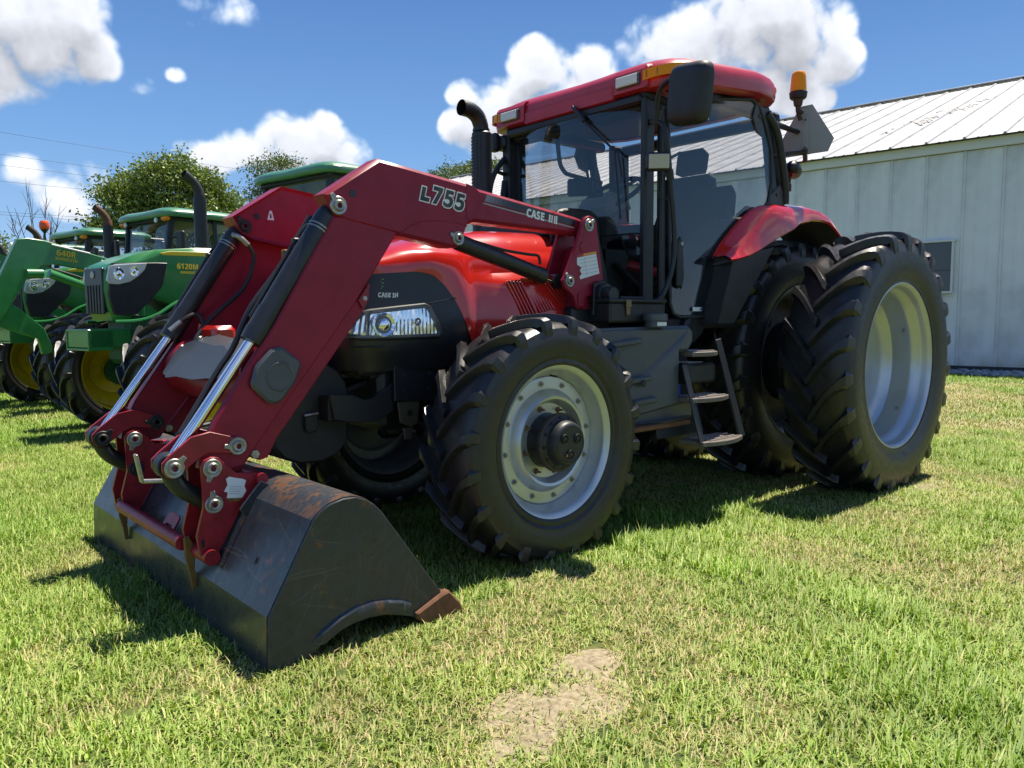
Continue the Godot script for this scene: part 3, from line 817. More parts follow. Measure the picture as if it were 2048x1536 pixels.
func outlined(parent: Node, txt: String, at: Vector3, size: float, tilt: float, shear: float, emb: float, gap: float, m0: Material, m1: Material) -> void:
	var sf := SystemFont.new(); sf.font_names = PackedStringArray(["Droid Sans"]); sf.font_weight = 700
	for k in 2:
		var f := FontVariation.new(); f.base_font = sf; f.variation_embolden = emb if k == 0 else emb * 0.35
		if gap != 0.0: f.spacing_glyph = int(gap)
		f.variation_transform = Transform2D(Vector2(1, 0), Vector2(shear, 1), Vector2.ZERO)
		var tm := TextMesh.new()
		tm.text = txt; tm.font = f; tm.font_size = 64; tm.pixel_size = size / 48.0; tm.depth = 0.0008
		if k == 1 and m1 == null: return
		var o := put("lettering" if k == 0 else "lettering_face", tm, m0 if k == 0 else m1, parent)
		o.position = at + Vector3(0, 0, 0.0012 * k)
		o.rotation.z = tilt

func arm_print(arm: Node) -> void:
	# L755 with a white edge; digits grow after the smaller L
	var seven := [[0.0, 1.0], [0.66, 1.0], [0.66, 0.80], [0.36, 0.0], [0.10, 0.0], [0.38, 0.76], [0.0, 0.76]]
	var five := [[0.06, 1.0], [0.62, 1.0], [0.62, 0.78], [0.28, 0.78], [0.27, 0.64], [0.42, 0.66], [0.58, 0.60], [0.66, 0.46], [0.67, 0.30], [0.62, 0.13], [0.50, 0.02], [0.32, -0.02], [0.14, 0.0], [0.0, 0.08], [0.0, 0.32], [0.14, 0.22], [0.30, 0.19], [0.40, 0.25], [0.42, 0.36], [0.36, 0.45], [0.24, 0.46], [0.04, 0.42]]
	var ell := [[0.0, 0.78], [0.26, 0.78], [0.26, 0.24], [0.62, 0.24], [0.62, 0.0], [0.0, 0.0]]
	var across := 0.0
	for q in [ell, seven, five, five]:
		var sc := 0.083
		var place := Transform3D(Basis(Vector3.BACK, -0.125), Vector3(-3.412, 1.762, 0.0)) * Transform3D(Basis(), Vector3(across, 0, 0))
		var pts := PackedVector2Array()
		for p in q:
			var w := place * Vector3((p[0] + p[1] * 0.12) * sc, p[1] * sc, 0)
			pts.append(Vector2(w.x, w.y))
		var b0 := mb()
		b0.prism(Array(Geometry2D.offset_polygon(pts, 0.0055, Geometry2D.JOIN_MITER)[0]), 0.5505, 0.5525, 0.0002)
		obj("number_edge", b0, M.white, arm)
		b0 = mb()
		b0.prism(Array(pts), 0.5525, 0.5535, 0.0002)
		obj("number_face", b0, M.decal_number, arm)
		across += (0.064 if q == ell else 0.069)
	# stripe: pale front fading to black behind the maker's name
	var b := mb()
	b.prism([[-3.003, 1.826], [-2.345, 1.752], [-2.362, 1.718], [-3.018, 1.793]], 0.5505, 0.552, 0.0005)
	obj("stripe", b, M.decal_black, arm)
	for k in 6:
		b = mb()
		var x0 := -3.003 + 0.028 * k; var x1 := x0 + 0.028
		var f := func(x: float) -> float: return (x + 3.003) * (1.752 - 1.826) / 0.658
		b.prism([[x0, 1.826 + f.call(x0)], [x1, 1.826 + f.call(x1)], [x1 - 0.015, 1.793 + f.call(x1)], [x0 - 0.015, 1.793 + f.call(x0)]], 0.552, 0.5528 + 0.0001 * k, 0.0002)
		obj("stripe_fade", b, mat(Color(0.50, 0.49, 0.53).lerp(Color(0.14, 0.13, 0.15), k / 6.0), 0.35), arm)
	b = mb()
	b.prism([[-3.022, 1.786], [-2.364, 1.711], [-2.367, 1.704], [-3.026, 1.779]], 0.5505, 0.552, 0.0005)
	obj("pin_stripe", b, M.decal_grey, arm)
	outlined(arm, "CASE", Vector3(-2.665, 1.753, 0.5530), 0.042, -0.108, 0.0, 0.8, 0, M.white, null)
	b = mb()
	b.xf = Transform3D(Basis(Vector3.BACK, -0.108), Vector3(-2.535, 1.741, 0.5530))
	b.box(Vector3(-0.024, 0.0, 0.0006), Vector3(0.013, 0.042, 0.0012), 0.0003)
	b.box(Vector3(0.028, 0.0, 0.0006), Vector3(0.013, 0.042, 0.0012), 0.0003)
	b.box(Vector3(-0.006, 0.0, 0.0006), Vector3(0.010, 0.042, 0.0012), 0.0003)
	b.box(Vector3(0.013, 0.0, 0.0006), Vector3(0.010, 0.042, 0.0012), 0.0003)
	obj("lettering", b, M.white, arm)
	b = mb()
	b.xf = Transform3D(Basis(Vector3.BACK, -0.108), Vector3(-2.535, 1.741, 0.5530))
	b.box(Vector3(0.0035, 0.002, 0.001), Vector3(0.010, 0.05, 0.002), 0.0003)
	b.box(Vector3(0.0035, 0.033, 0.001), Vector3(0.012, 0.010, 0.002), 0.0003)
	obj("lettering_face", b, M.decal_red, arm)

func post_label(post: Node) -> void:
	var b := mb()
	b.prism([[-2.393, 1.538], [-2.235, 1.568], [-2.206, 1.458], [-2.365, 1.420], [-2.372, 1.435], [-2.355, 1.45], [-2.37, 1.47], [-2.355, 1.485], [-2.392, 1.50]], 0.6005, 0.6015, 0.0003)
	obj("warning_label", b, M.label, post)
	b = mb()
	b.prism([[-2.395, 1.552], [-2.345, 1.562], [-2.343, 1.550], [-2.393, 1.540]], 0.6005, 0.6015, 0.0003)
	obj("label_band", b, M.decal_red, post)
	b = mb()
	b.prism([[-2.343, 1.562], [-2.233, 1.582], [-2.232, 1.570], [-2.341, 1.550]], 0.6005, 0.6015, 0.0003)
	obj("label_band", b, M.decal_orange, post)
	b = mb()
	for k in 5: b.prism([[-2.375 + k * 0.004, 1.528 - k * 0.02], [-2.232 + k * 0.005, 1.553 - k * 0.02], [-2.232 + k * 0.005, 1.551 - k * 0.02], [-2.375 + k * 0.004, 1.526 - k * 0.02]], 0.6015, 0.602, 0.0001)
	b.prism([[-2.335, 1.545], [-2.333, 1.545], [-2.310, 1.44], [-2.312, 1.44]], 0.6015, 0.602, 0.0001)
	obj("label_print", b, M.label_line, post)

func bucket(t: Node) -> void:
	var bk := part("bucket", t)
	bk.set_meta("label", "dark worn steel bucket tipped onto the grass")
	var line := [Vector2(-4.477, 0.004), Vector2(-4.470, 0.199), Vector2(-4.294, 0.505), Vector2(-4.262, 0.535), Vector2(-4.223, 0.556), Vector2(-4.172, 0.567), Vector2(-4.12, 0.565), Vector2(-4.075, 0.548), Vector2(-4.04, 0.522), Vector2(-4.009, 0.490), Vector2(-3.70, 0.062)]
	var th := 0.012
	var strip := func(a: int, e: int, called: String, m: Material) -> void:
		var b := mb()
		for k in range(a, e):
			var p: Vector2 = line[k]; var q: Vector2 = line[k + 1]
			var n0 := Vector2.ZERO; var n1 := Vector2.ZERO
			var nn := (q - p).normalized().orthogonal() * -1.0
			n0 = nn; n1 = nn
			if k > a: n0 = ((p - line[k - 1]).normalized().orthogonal() * -1.0 + nn).normalized()
			if k < e - 1: n1 = ((line[k + 2] - q).normalized().orthogonal() * -1.0 + nn).normalized()
			var pi := p - n0 * th; var qi := q - n1 * th
			var z := 1.107
			b.quad(Vector3(p.x, p.y, -z), Vector3(p.x, p.y, z), Vector3(q.x, q.y, z), Vector3(q.x, q.y, -z))
			b.quad(Vector3(pi.x, pi.y, z), Vector3(pi.x, pi.y, -z), Vector3(qi.x, qi.y, -z), Vector3(qi.x, qi.y, z))
			for s in [1.0, -1.0]:
				var zz: float = z * s
				b.quad(Vector3(p.x, p.y, zz), Vector3(pi.x, pi.y, zz), Vector3(qi.x, qi.y, zz), Vector3(q.x, q.y, zz))
		obj(called, b, m, bk, 30.0)
	strip.call(0, 1, "lower_back_plate", M.bucket)
	strip.call(1, 2, "back_plate", M.bucket)
	strip.call(2, 9, "rolled_heel", M.bucket_rusty)
	strip.call(9, 10, "floor_plate", M.bucket_rusty)
	var side := [[-4.474, 0.0], [-4.467, 0.199], [-4.292, 0.502], [-4.262, 0.531], [-4.223, 0.552], [-4.172, 0.563], [-4.12, 0.561], [-4.075, 0.544], [-4.04, 0.518], [-4.009, 0.486], [-3.72, 0.08], [-3.86, 0.035], [-3.93, 0.062], [-4.0, 0.083], [-4.07, 0.092], [-4.14, 0.088], [-4.20, 0.076], [-4.27, 0.048], [-4.325, 0.008], [-4.34, -0.01]]
	for s in [1.0, -1.0]:
		var b := mb()
		b.prism(side, s * 1.104, s * 1.116, 0.003)
		obj("side_plate", b, M.bucket, bk)
		# rolled stiffener along the cut-away edge
		b = mb()
		var lo := [Vector2(-4.307, 0.074), Vector2(-4.27, 0.105), Vector2(-4.20, 0.138), Vector2(-4.131, 0.156), Vector2(-4.06, 0.158), Vector2(-3.994, 0.147), Vector2(-3.93, 0.128), Vector2(-3.885, 0.105)]
		for k in lo.size() - 1:
			var p: Vector2 = lo[k]; var q: Vector2 = lo[k + 1]
			var e0 := 0.003 if k == 0 else 0.017; var e1 := 0.003 if k == lo.size() - 2 else 0.017
			var d0 := 0.012 if k == 0 else 0.035; var d1 := 0.012 if k == lo.size() - 2 else 0.035
			var zs: float = 1.116 * s
			var A := Vector3(p.x, p.y, zs); var B := Vector3(q.x, q.y, zs)
			var A1 := Vector3(p.x, p.y - d0 * 0.35, zs + e0 * s); var B1 := Vector3(q.x, q.y - d1 * 0.35, zs + e1 * s)
			var A2 := Vector3(p.x, p.y - d0 * 1.5, zs + e0 * 0.8 * s); var B2 := Vector3(q.x, q.y - d1 * 1.5, zs + e1 * 0.8 * s)
			if s > 0:
				b.quad(A, A1, B1, B); b.quad(A1, A2, B2, B1)
			else:
				b.quad(A, B, B1, A1); b.quad(A1, B1, B2, A2)
		obj("stiffener", b, M.bucket, bk, 60.0)
		b = mb()
		b.prism([[-3.742, 0.108], [-3.71, 0.112], [-3.655, 0.052], [-3.628, -0.005], [-3.80, -0.01], [-3.868, 0.034], [-3.872, 0.06]], s * 1.09, s * 1.135, 0.008)
		obj("corner_tooth", b, M.rust, bk)
		b = mb()
		b.prism([[-4.515, 0.345], [-4.495, 0.350], [-4.470, 0.30], [-4.478, 0.215], [-4.500, 0.205], [-4.512, 0.26]], s * 0.455 - 0.008, s * 0.455 + 0.008, 0.003)
		b.prism([[-4.50, 0.22], [-4.478, 0.22], [-4.473, 0.14], [-4.490, 0.137]], s * 0.455 - 0.006, s * 0.455 + 0.006, 0.002)
		obj("mounting_hook", b, M.ochre, bk)
		b = mb()
		b.prism([[-4.36, 0.47], [-4.27, 0.57], [-4.225, 0.545], [-4.26, 0.52], [-4.33, 0.42]], s * 0.64 - 0.006, s * 0.64 + 0.006, 0.002)
		obj("mounting_lug", b, M.bucket, bk)
	var b := mb()
	b.prism([[-3.735, 0.10], [-3.715, 0.105], [-3.662, 0.045], [-3.640, 0.0], [-3.70, 0.02]], -1.09, 1.09, 0.004)
	obj("cutting_edge", b, M.rust, bk)
	b = mb()
	b.lathe([[0.0, 0.001], [0.014, 0.001]], 16)
	var o := obj("hole", b, M.decal_black, bk)
	o.position = Vector3(-4.40, 0.327, 0.86); o.basis = Basis(Vector3(0.5, 0.86, 0).normalized(), Vector3(0, 0, -1), Vector3(-0.866, 0.5, 0)); o.position += Vector3(-0.866, 0.5, 0) * 0.003

# ---------------------------------------------------------------- hood and nose
const PLAN := [[-3.735, 0.0], [-3.73, 0.12], [-3.712, 0.24], [-3.67, 0.32], [-3.60, 0.365], [-3.45, 0.395], [-3.25, 0.415], [-3.0, 0.435], [-2.7, 0.46], [-2.4, 0.475], [-2.13, 0.48]]
const EDGE := [[-3.74, 1.415], [-3.58, 1.425], [-3.31, 1.441], [-3.22, 1.424], [-3.16, 1.375], [-3.10, 1.295], [-3.05, 1.18], [-3.015, 1.07], [-2.98, 1.02], [-2.1, 1.02]]
const TOP := [[-3.74, 1.435], [-3.66, 1.475], [-3.55, 1.525], [-3.4, 1.58], [-3.2, 1.635], [-2.95, 1.68], [-2.7, 1.705], [-2.4, 1.715], [-2.1, 1.72]]

func plan_at(s: float) -> Vector2:
	var total := 0.0
	var seg := []
	for i in PLAN.size() - 1:
		var l := Vector2(PLAN[i][0], PLAN[i][1]).distance_to(Vector2(PLAN[i + 1][0], PLAN[i + 1][1]))
		seg.append(l); total += l
	var d := s * total
	for i in seg.size():
		if d <= seg[i] or i == seg.size() - 1:
			var p0: Array = PLAN[maxi(i - 1, 0)]; var p1: Array = PLAN[i]; var p2: Array = PLAN[i + 1]; var p3: Array = PLAN[mini(i + 2, PLAN.size() - 1)]
			var t: float = clampf(d / seg[i], 0, 1)
			return Vector2(p1[0], p1[1]).cubic_interpolate(Vector2(p2[0], p2[1]), Vector2(p0[0], p0[1]) if i > 0 else Vector2(p2[0], -p2[1]), Vector2(p3[0], p3[1]), t)
		d -= seg[i]
	return Vector2.ZERO

func nose_at(s: float, y: float) -> Vector3:
	var p := plan_at(s)
	var k := 1.0 - 0.06 * smoothstep(1.18, 1.46, y) - 0.10 * smoothstep(1.10, 0.92, y)
	var fr := smoothstep(-3.3, -3.7, p.x)
	return Vector3(p.x + fr * (maxf(0.0, y - 1.15) * 0.22 + maxf(0.0, 1.08 - y) * 0.35), y, p.y * k)

func nose_out(s: float, y: float, off: float) -> Vector3:
	var a := nose_at(s, y)
	var du := nose_at(s + 0.004, y) - nose_at(s - 0.004, y)
	var dv := nose_at(s, y + 0.01) - nose_at(s, y - 0.01)
	var n := du.cross(dv).normalized()
	if n.z < 0.0 and a.z > 0.05: n = -n
	return a + n * off

func s_of_x(x: float) -> float:
	var lo := 0.0; var hi := 1.0
	for i in 24:
		var m := (lo + hi) * 0.5
		if plan_at(m).x < x: lo = m
		else: hi = m
	return (lo + hi) * 0.5

func hood_at(s: float, v: float) -> Vector3:
	var x := plan_at(s).x
	var yb := interp(EDGE, x)
	var b := nose_at(s, yb)
	var yt := maxf(interp(TOP, x), yb + 0.01)
	var ph := v * PI * 0.5
	var y := yb + (yt - yb) * pow(sin(ph), 0.80)
	var z := b.z * pow(maxf(cos(ph), 0.0), 0.50)
	var wide := smoothstep(-3.12, -2.72, x) * smoothstep(1.455, 1.40, y) * smoothstep(0.2, 0.4, z)
	var crease := smoothstep(-3.5, -3.2, x) * smoothstep(1.56, 1.545, y) * smoothstep(1.38, 1.54, y) * 0.012 * smoothstep(0.1, 0.3, z)
	return Vector3(lerpf(b.x, x, smoothstep(0.0, 0.3, v)), y, z + wide * 0.05 + crease)

func hood(t: Node) -> void:
	var h := part("hood", t)
	var both := func(b: MB, f: Callable, nu: int, nv: int) -> void:
		b.grid(f, nu, nv)
		b.grid(func(u, v):
			var p: Vector3 = f.call(1.0 - u, v)
			return Vector3(p.x, p.y, -p.z), nu, nv)
	var b := mb()
	both.call(b, func(u, v): return hood_at(u, v), 70, 26)
	obj("bonnet", b, M.red, h, 30.0)
	b = mb()
	b.prism([[-2.13, 1.00], [-2.13, 1.715], [-2.05, 1.70], [-1.95, 1.40], [-1.95, 1.0]], -0.47, 0.47, 0.02)
	obj("rear_seal", b, M.black, h)
	# vents: slats over a dark recess, in three slanted groups
	for gp in [[-2.79, -2.70, 1.405, 1.20, 4], [-2.675, -2.575, 1.425, 1.235, 5], [-2.53, -2.43, 1.405, 1.29, 4]]:
		var lean := 0.10
		var recess := mb()
		var zz := func(x: float, y: float) -> float: return hood_side_z(x, y)
		for s in [1.0, -1.0]:
			var a := Vector3(gp[0], gp[2], 0); var c := Vector3(gp[1], gp[2], 0); var d := Vector3(gp[1] + lean, gp[3] + 0.02, 0); var e := Vector3(gp[0] + lean, gp[3], 0)
			var q := []
			for p in [a, c, d, e]: q.append(Vector3(p.x, p.y, s * (zz.call(p.x, p.y) + 0.003)))
			if s > 0: recess.quad(q[0], q[3], q[2], q[1])
			else: recess.quad(q[0], q[1], q[2], q[3])
		obj("vent_recess", recess, mat(lin(0.10, 0.006, 0.005), 0.5), h)
		for k in gp[4] + 1:
			var f: float = float(k) / gp[4]
			var x0: float = lerpf(gp[0], gp[1], f); var x1: float = x0 + lean
			var y1: float = lerpf(gp[3], gp[3] + 0.02, f)
			for s in [1.0, -1.0]:
				b = mb()
				b.bar(Vector3(x0, gp[2], s * (zz.call(x0, gp[2]) + 0.008)), Vector3(x1, y1, s * (zz.call(x1, y1) + 0.008)), 0.012, 0.011, Vector3(0, 0, s), 0.003)
				obj("vent_slat", b, M.red, h)
	# black nose
	var no := part("nose_panel", t)
	b = mb()
	var s_end := s_of_x(-3.0)
	both.call(b, func(u, v):
		var s: float = u * s_end
		var x := plan_at(s).x
		var y0 := interp([[-3.74, 0.955], [-3.16, 0.955], [-3.06, 1.0], [-3.0, 1.045]], x)
		return nose_at(s, lerpf(y0, interp(EDGE, x), v)), 46, 16)
	obj("panel", b, M.nose, no, 40.0)
	# grooves where the mouldings meet, and the slot below the lamp
	for s in [1.0, -1.0]:
		b = mb()
		var ln := []
		for k in 9: ln.append(side_pt(lerpf(-3.26, -3.10, k / 8.0), lerpf(1.285, 1.312, k / 8.0), 0.001, s))
		b.tube(ln, 0.003, 6)
		ln = []
		for k in 7: ln.append(side_pt(lerpf(-3.66, -3.52, k / 6.0), 1.075, 0.003, s))
		b.tube(ln, 0.004, 6)
		obj("groove", b, M.decal_black, no)
		headlight(t, s)
	# chin and grille below
	b = mb()
	b.box(Vector3(-3.30, 0.955, 0), Vector3(0.62, 0.05, 0.62), 0.015)
	obj("chin", b, M.plastic, no)
	# maker's name on the near side, and the little green mark above it
	var holder := part("nose_lettering", t)
	var p0 := side_pt(-3.555, 1.312, 0.004, 1.0); var p1 := side_pt(-3.40, 1.312, 0.004, 1.0)
	var ang := atan2(-(p1.z - p0.z), p1.x - p0.x)
	var mid := side_pt(-3.505, 1.318, 0.005, 1.0)
	outlined_on(holder, "CASE IH", mid, 0.021, ang)
	b = mb()
	for k in 6:
		b.xf = Transform3D(Basis(Vector3.UP, ang), side_pt(-3.545 + 0.006 * (k % 2), 1.352 + 0.009 * k, 0.004, 1.0))
		b.box(Vector3(0, 0, 0), Vector3(0.012, 0.003, 0.0015), 0.0003)
	obj("green_mark", b, mat(lin(0.0, 0.12, 0.02), 0.5), holder)

func outlined_on(parent: Node, txt: String, at: Vector3, size: float, yaw: float) -> void:
	var sf := SystemFont.new(); sf.font_names = PackedStringArray(["Droid Sans"]); sf.font_weight = 700
	var f := FontVariation.new(); f.base_font = sf; f.variation_embolden = 0.9
	f.variation_transform = Transform2D(Vector2(1, 0), Vector2(0.25, 1), Vector2.ZERO)
	var tm := TextMesh.new()
	tm.text = txt; tm.font = f; tm.font_size = 64; tm.pixel_size = size / 48.0; tm.depth = 0.001
	var o := put("lettering", tm, M.label, parent)
	o.position = at; o.rotation.y = yaw

func side_pt(x: float, y: float, off: float, s: float) -> Vector3:
	var p := nose_out(s_of_x(x), y, off)
	return Vector3(p.x, p.y, p.z * s)

func hood_side_z(x: float, y: float) -> float:
	var s := s_of_x(x)
	var lo := 0.0; var hi := 0.95
	for i in 20:
		var m := (lo + hi) * 0.5
		if hood_at(s, m).y < y: lo = m
		else: hi = m
	return hood_at(s, lo).z

func headlight(t: Node, s: float) -> void:
	var hl := part("headlight", t)
	var out := [[-3.685, 1.135], [-3.66, 1.195], [-3.635, 1.232], [-3.60, 1.242], [-3.45, 1.258], [-3.30, 1.272], [-3.275, 1.262], [-3.235, 1.19], [-3.215, 1.135], [-3.225, 1.122], [-3.45, 1.117], [-3.62, 1.118]]
	var b := mb()
	var ring := []
	for k in out.size() + 1:
		var q: Array = out[k % out.size()]
		ring.append(side_pt(q[0], q[1], 0.010, s))
	b.tube(ring, 0.013, 8)
	obj("bezel", b, M.plastic, hl, 60.0)
	# mirrored floor of the lamp, with pressed flutes
	var r := RandomNumberGenerator.new(); r.seed = 3
	b = mb()
	var nx := 44; var ny := 5
	var rows := []
	for i in nx + 1:
		var row := []
		var x: float = lerpf(-3.68, -3.22, float(i) / nx)
		var yt := interp([[-3.685, 1.14], [-3.635, 1.230], [-3.60, 1.24], [-3.30, 1.270], [-3.27, 1.255], [-3.215, 1.13]], x)
		for j in ny + 1:
			row.append(side_pt(x, lerpf(1.12, yt, float(j) / ny), 0.003 + 0.0035 * (i % 2) + r.randf() * 0.0015, s))
		rows.append(row)
	for i in nx:
		for j in ny:
			if s > 0: b.quad(rows[i][j], rows[i + 1][j], rows[i + 1][j + 1], rows[i][j + 1])
			else: b.quad(rows[i][j], rows[i][j + 1], rows[i + 1][j + 1], rows[i + 1][j])
	obj("reflector", b, M.reflector, hl, 5.0)
	for q in [[-3.525, 1.180, 0.058], [-3.345, 1.192, 0.020]]:
		var c := side_pt(q[0], q[1], 0.008, s)
		var c2 := side_pt(q[0], q[1], 0.05, s)
		var n := (c2 - c).normalized()
		var up := Vector3.UP
		var bx := up.cross(n).normalized()
		b = mb()
		b.xf = Transform3D(Basis(bx, n.cross(bx), n), c)
		b.lathe([[q[2], 0.0], [q[2], 0.012], [q[2] * 0.94, 0.013], [q[2] * 0.66, 0.003], [q[2] * 0.60, 0.003], [q[2] * 0.48, 0.012], [q[2] * 0.25, 0.018], [0.0, 0.020]], 36)
		obj("lamp_bowl", b, M.reflector, hl)
		b = mb()
		b.xf = Transform3D(Basis(bx, n.cross(bx), n), c)
		b.lathe([[q[2] * 0.66, 0.004], [q[2] * 0.64, 0.010], [q[2] * 0.60, 0.010], [q[2] * 0.58, 0.004]], 28)
		obj("lamp_ring", b, M.black, hl)
	b = mb()
	rows = []
	for i in nx + 1:
		var row := []
		var x: float = lerpf(-3.683, -3.218, float(i) / nx)
		var yt := interp([[-3.685, 1.142], [-3.635, 1.234], [-3.60, 1.244], [-3.30, 1.273], [-3.27, 1.258], [-3.215, 1.132]], x)
		for j in 3: row.append(side_pt(x, lerpf(1.119, yt, j / 2.0), 0.022, s))
		rows.append(row)
	for i in nx:
		for j in 2:
			b.quad(rows[i][j], rows[i + 1][j], rows[i + 1][j + 1], rows[i][j + 1])
	obj("lens", b, M.lens, hl, 60.0)
	b = mb()
	b.tube([side_pt(-3.60, 1.12, 0.016, s), side_pt(-3.602, 1.18, 0.018, s), side_pt(-3.60, 1.24, 0.016, s)], 0.005, 6)
	obj("divider", b, M.plastic, hl)

# ---------------------------------------------------------------- chassis
func chassis(t: Node) -> void:
	var c := part("chassis", t)
	var b := mb()
	b.box(Vector3(-3.05, 0.80, 0), Vector3(0.75, 0.34, 0.40), 0.03)
	b.box(Vector3(-3.35, 0.86, 0), Vector3(0.30, 0.22, 0.62), 0.03)
	obj("front_support", b, M.black, c)
	b = mb()
	b.box(Vector3(-1.6, 0.90, 0), Vector3(2.4, 0.42, 0.42), 0.05)
	b.box(Vector3(-0.2, 0.90, 0), Vector3(0.9, 0.55, 0.46), 0.05)
	b.box(Vector3(-2.5, 1.05, 0), Vector3(0.9, 0.5, 0.62), 0.05)
	obj("engine_block", b, M.black, c)
	b = mb()
	b.tube([Vector3(-2.845, 0.593, -0.62), Vector3(-2.845, 0.58, -0.25), Vector3(-2.845, 0.55, 0.0), Vector3(-2.845, 0.58, 0.25), Vector3(-2.845, 0.593, 0.62)], [0.09, 0.08, 0.17, 0.08, 0.09], 20)
	for s in [-1.0, 1.0]:
		b.box(Vector3(-2.845, 0.593, s * 0.62), Vector3(0.16, 0.30, 0.10), 0.03)
		b.tube([Vector3(-3.02, 0.56, s * 0.05), Vector3(-3.03, 0.57, s * 0.55)], 0.022, 10)
	obj("front_axle", b, M.black, c)
	b = mb()
	b.tube([Vector3(0, 0.86, -0.95), Vector3(0, 0.86, 0.95)], 0.09, 20)
	b.tube([Vector3(0, 0.86, -0.45), Vector3(0, 0.86, 0.45)], 0.22, 24)
	obj("rear_axle", b, M.black, c)
	# olive brackets below the nose
	b = mb()
	b.prism([[-3.425, 0.795], [-3.29, 0.80], [-3.305, 0.675], [-3.35, 0.66], [-3.41, 0.69]], 0.34, 0.352, 0.004)
	b.prism([[-3.39, 0.66], [-3.33, 0.66], [-3.34, 0.60], [-3.38, 0.60]], 0.335, 0.347, 0.004)
	obj("tow_bracket", b, mat(lin(0.06, 0.055, 0.03), 0.6), c)
	b = mb(); b.lathe([[0, 0.001], [0.016, 0.001]], 16)
	var o := obj("hole", b, M.decal_black, c); o.position = Vector3(-3.355, 0.735, 0.3525)
	# loader sub-frame at each side
	for s in [-1.0, 1.0]:
		b = mb()
		b.prism([[-3.45, 0.98], [-3.20, 0.98], [-2.40, 1.08], [-2.18, 1.25], [-2.18, 0.95], [-2.5, 0.85], [-3.1, 0.78], [-3.45, 0.80]], s * 0.345, s * 0.365, 0.004)
		obj("loader_subframe", b, M.black, c)
		b = mb()
		b.box(Vector3(-2.28, 1.12, s * 0.45), Vector3(0.24, 0.30, 0.26), 0.02)
		obj("post_socket", b, M.black, c)
	b = mb()
	for q in [[-3.40, 0.93], [-3.24, 0.93], [-3.40, 0.85], [-3.24, 0.85]]:
		b.xf = Transform3D(Basis(), Vector3(q[0], q[1], 0.365)); b.lathe([[0, 0.012], [0.012, 0.012], [0.014, 0.0]], 6)
	obj("bolt", b, M.plastic, c)
	# ballast carrier that sticks out at the front, and the suitcase weights on it
	var wc := part("ballast_carrier", t)
	b = mb()
	b.prism([[-3.790, 0.858], [-3.674, 0.848], [-3.600, 0.818], [-3.556, 0.822], [-3.438, 0.892], [-3.436, 0.750], [-3.545, 0.706], [-3.676, 0.714], [-3.765, 0.735]], 0.318, 0.335, 0.004)
	obj("cheek_plate", b, M.black, wc)
	b = mb()
	b.prism([[-3.790, 0.858], [-3.674, 0.848], [-3.600, 0.818], [-3.556, 0.822], [-3.438, 0.892], [-3.436, 0.750], [-3.545, 0.706], [-3.676, 0.714], [-3.765, 0.735]], -0.335, -0.318, 0.004)
	obj("cheek_plate", b, M.black, wc)
	b = mb()
	b.box(Vector3(-3.735, 0.785, 0.0), Vector3(0.10, 0.12, 0.63), 0.008)
	obj("front_beam", b, M.black, wc)
	b = mb()
	for q in [-0.12, 0.02, 0.16]:
		b.bar(Vector3(-3.69, 0.835, q), Vector3(-3.37, 0.925, q), 0.06, 0.03, Vector3.UP, 0.006)
	b.box(Vector3(-3.42, 0.93, 0.0), Vector3(0.22, 0.03, 0.58), 0.006)
	obj("top_rib", b, M.black, wc)
	b = mb()
	b.box(Vector3(-3.43, 0.955, 0.18), Vector3(0.24, 0.035, 0.20), 0.006)
	obj("plastic_tray", b, mat(lin(0.03, 0.035, 0.03), 0.5), wc)
	var weights := part("ballast_weights", t)
	var prof := [[-3.735, 1.0], [-3.66, 0.995], [-3.60, 0.96], [-3.56, 0.90], [-3.545, 0.84], [-3.56, 0.60], [-3.62, 0.545], [-3.70, 0.52], [-3.82, 0.525], [-3.90, 0.56], [-3.945, 0.62], [-3.955, 0.70], [-3.94, 0.86], [-3.88, 0.96], [-3.82, 0.995]]
	var me: Mesh
	b = mb(); b.prism(prof, 0.0, 0.052, 0.012); me = b.mesh()
	for k in 9:
		var w := put("suitcase_weight", me, M.plastic, weights)
		w.position = Vector3(-0.07, 0.0, -0.30 + 0.058 * k)
	b = mb()
	b.prism([[-3.865, 0.755], [-3.805, 0.76], [-3.80, 0.70], [-3.815, 0.675], [-3.855, 0.672], [-3.868, 0.70]], 0.222, 0.245, 0.006)
	obj("handle", b, M.plastic, weights)
	b = mb()
	b.tube([Vector3(-3.872, 0.758, 0.24), Vector3(-3.80, 0.763, 0.24)], 0.006, 8)
	obj("worn_edge", b, M.steel, weights)
	# lifting eye and pipes near the axle
	b = mb()
	var loop := []
	for k in 13: loop.append(Vector3(-3.155 + cos(TAU * k / 12.0) * 0.016, 0.905 + sin(TAU * k / 12.0) * 0.03, 0.40))
	b.tube(loop, 0.006, 8)
	obj("lifting_eye", b, mat(lin(0.16, 0.11, 0.05), 0.5, 0.4), c)
	b = mb()
	for k in 3: b.tube(spline([Vector3(-3.30, 0.74, 0.18 - 0.04 * k), Vector3(-3.2, 0.66, 0.22), Vector3(-3.05, 0.60, 0.30 + 0.03 * k), Vector3(-2.95, 0.64, 0.45)]), 0.010, 8)
	obj("brake_pipe", b, M.hose, c)
	b = mb()
	b.box(Vector3(-3.58, 0.93, -0.62), Vector3(0.10, 0.16, 0.14), 0.03)
	obj("side_lamp_box", b, M.grey_plastic, c)

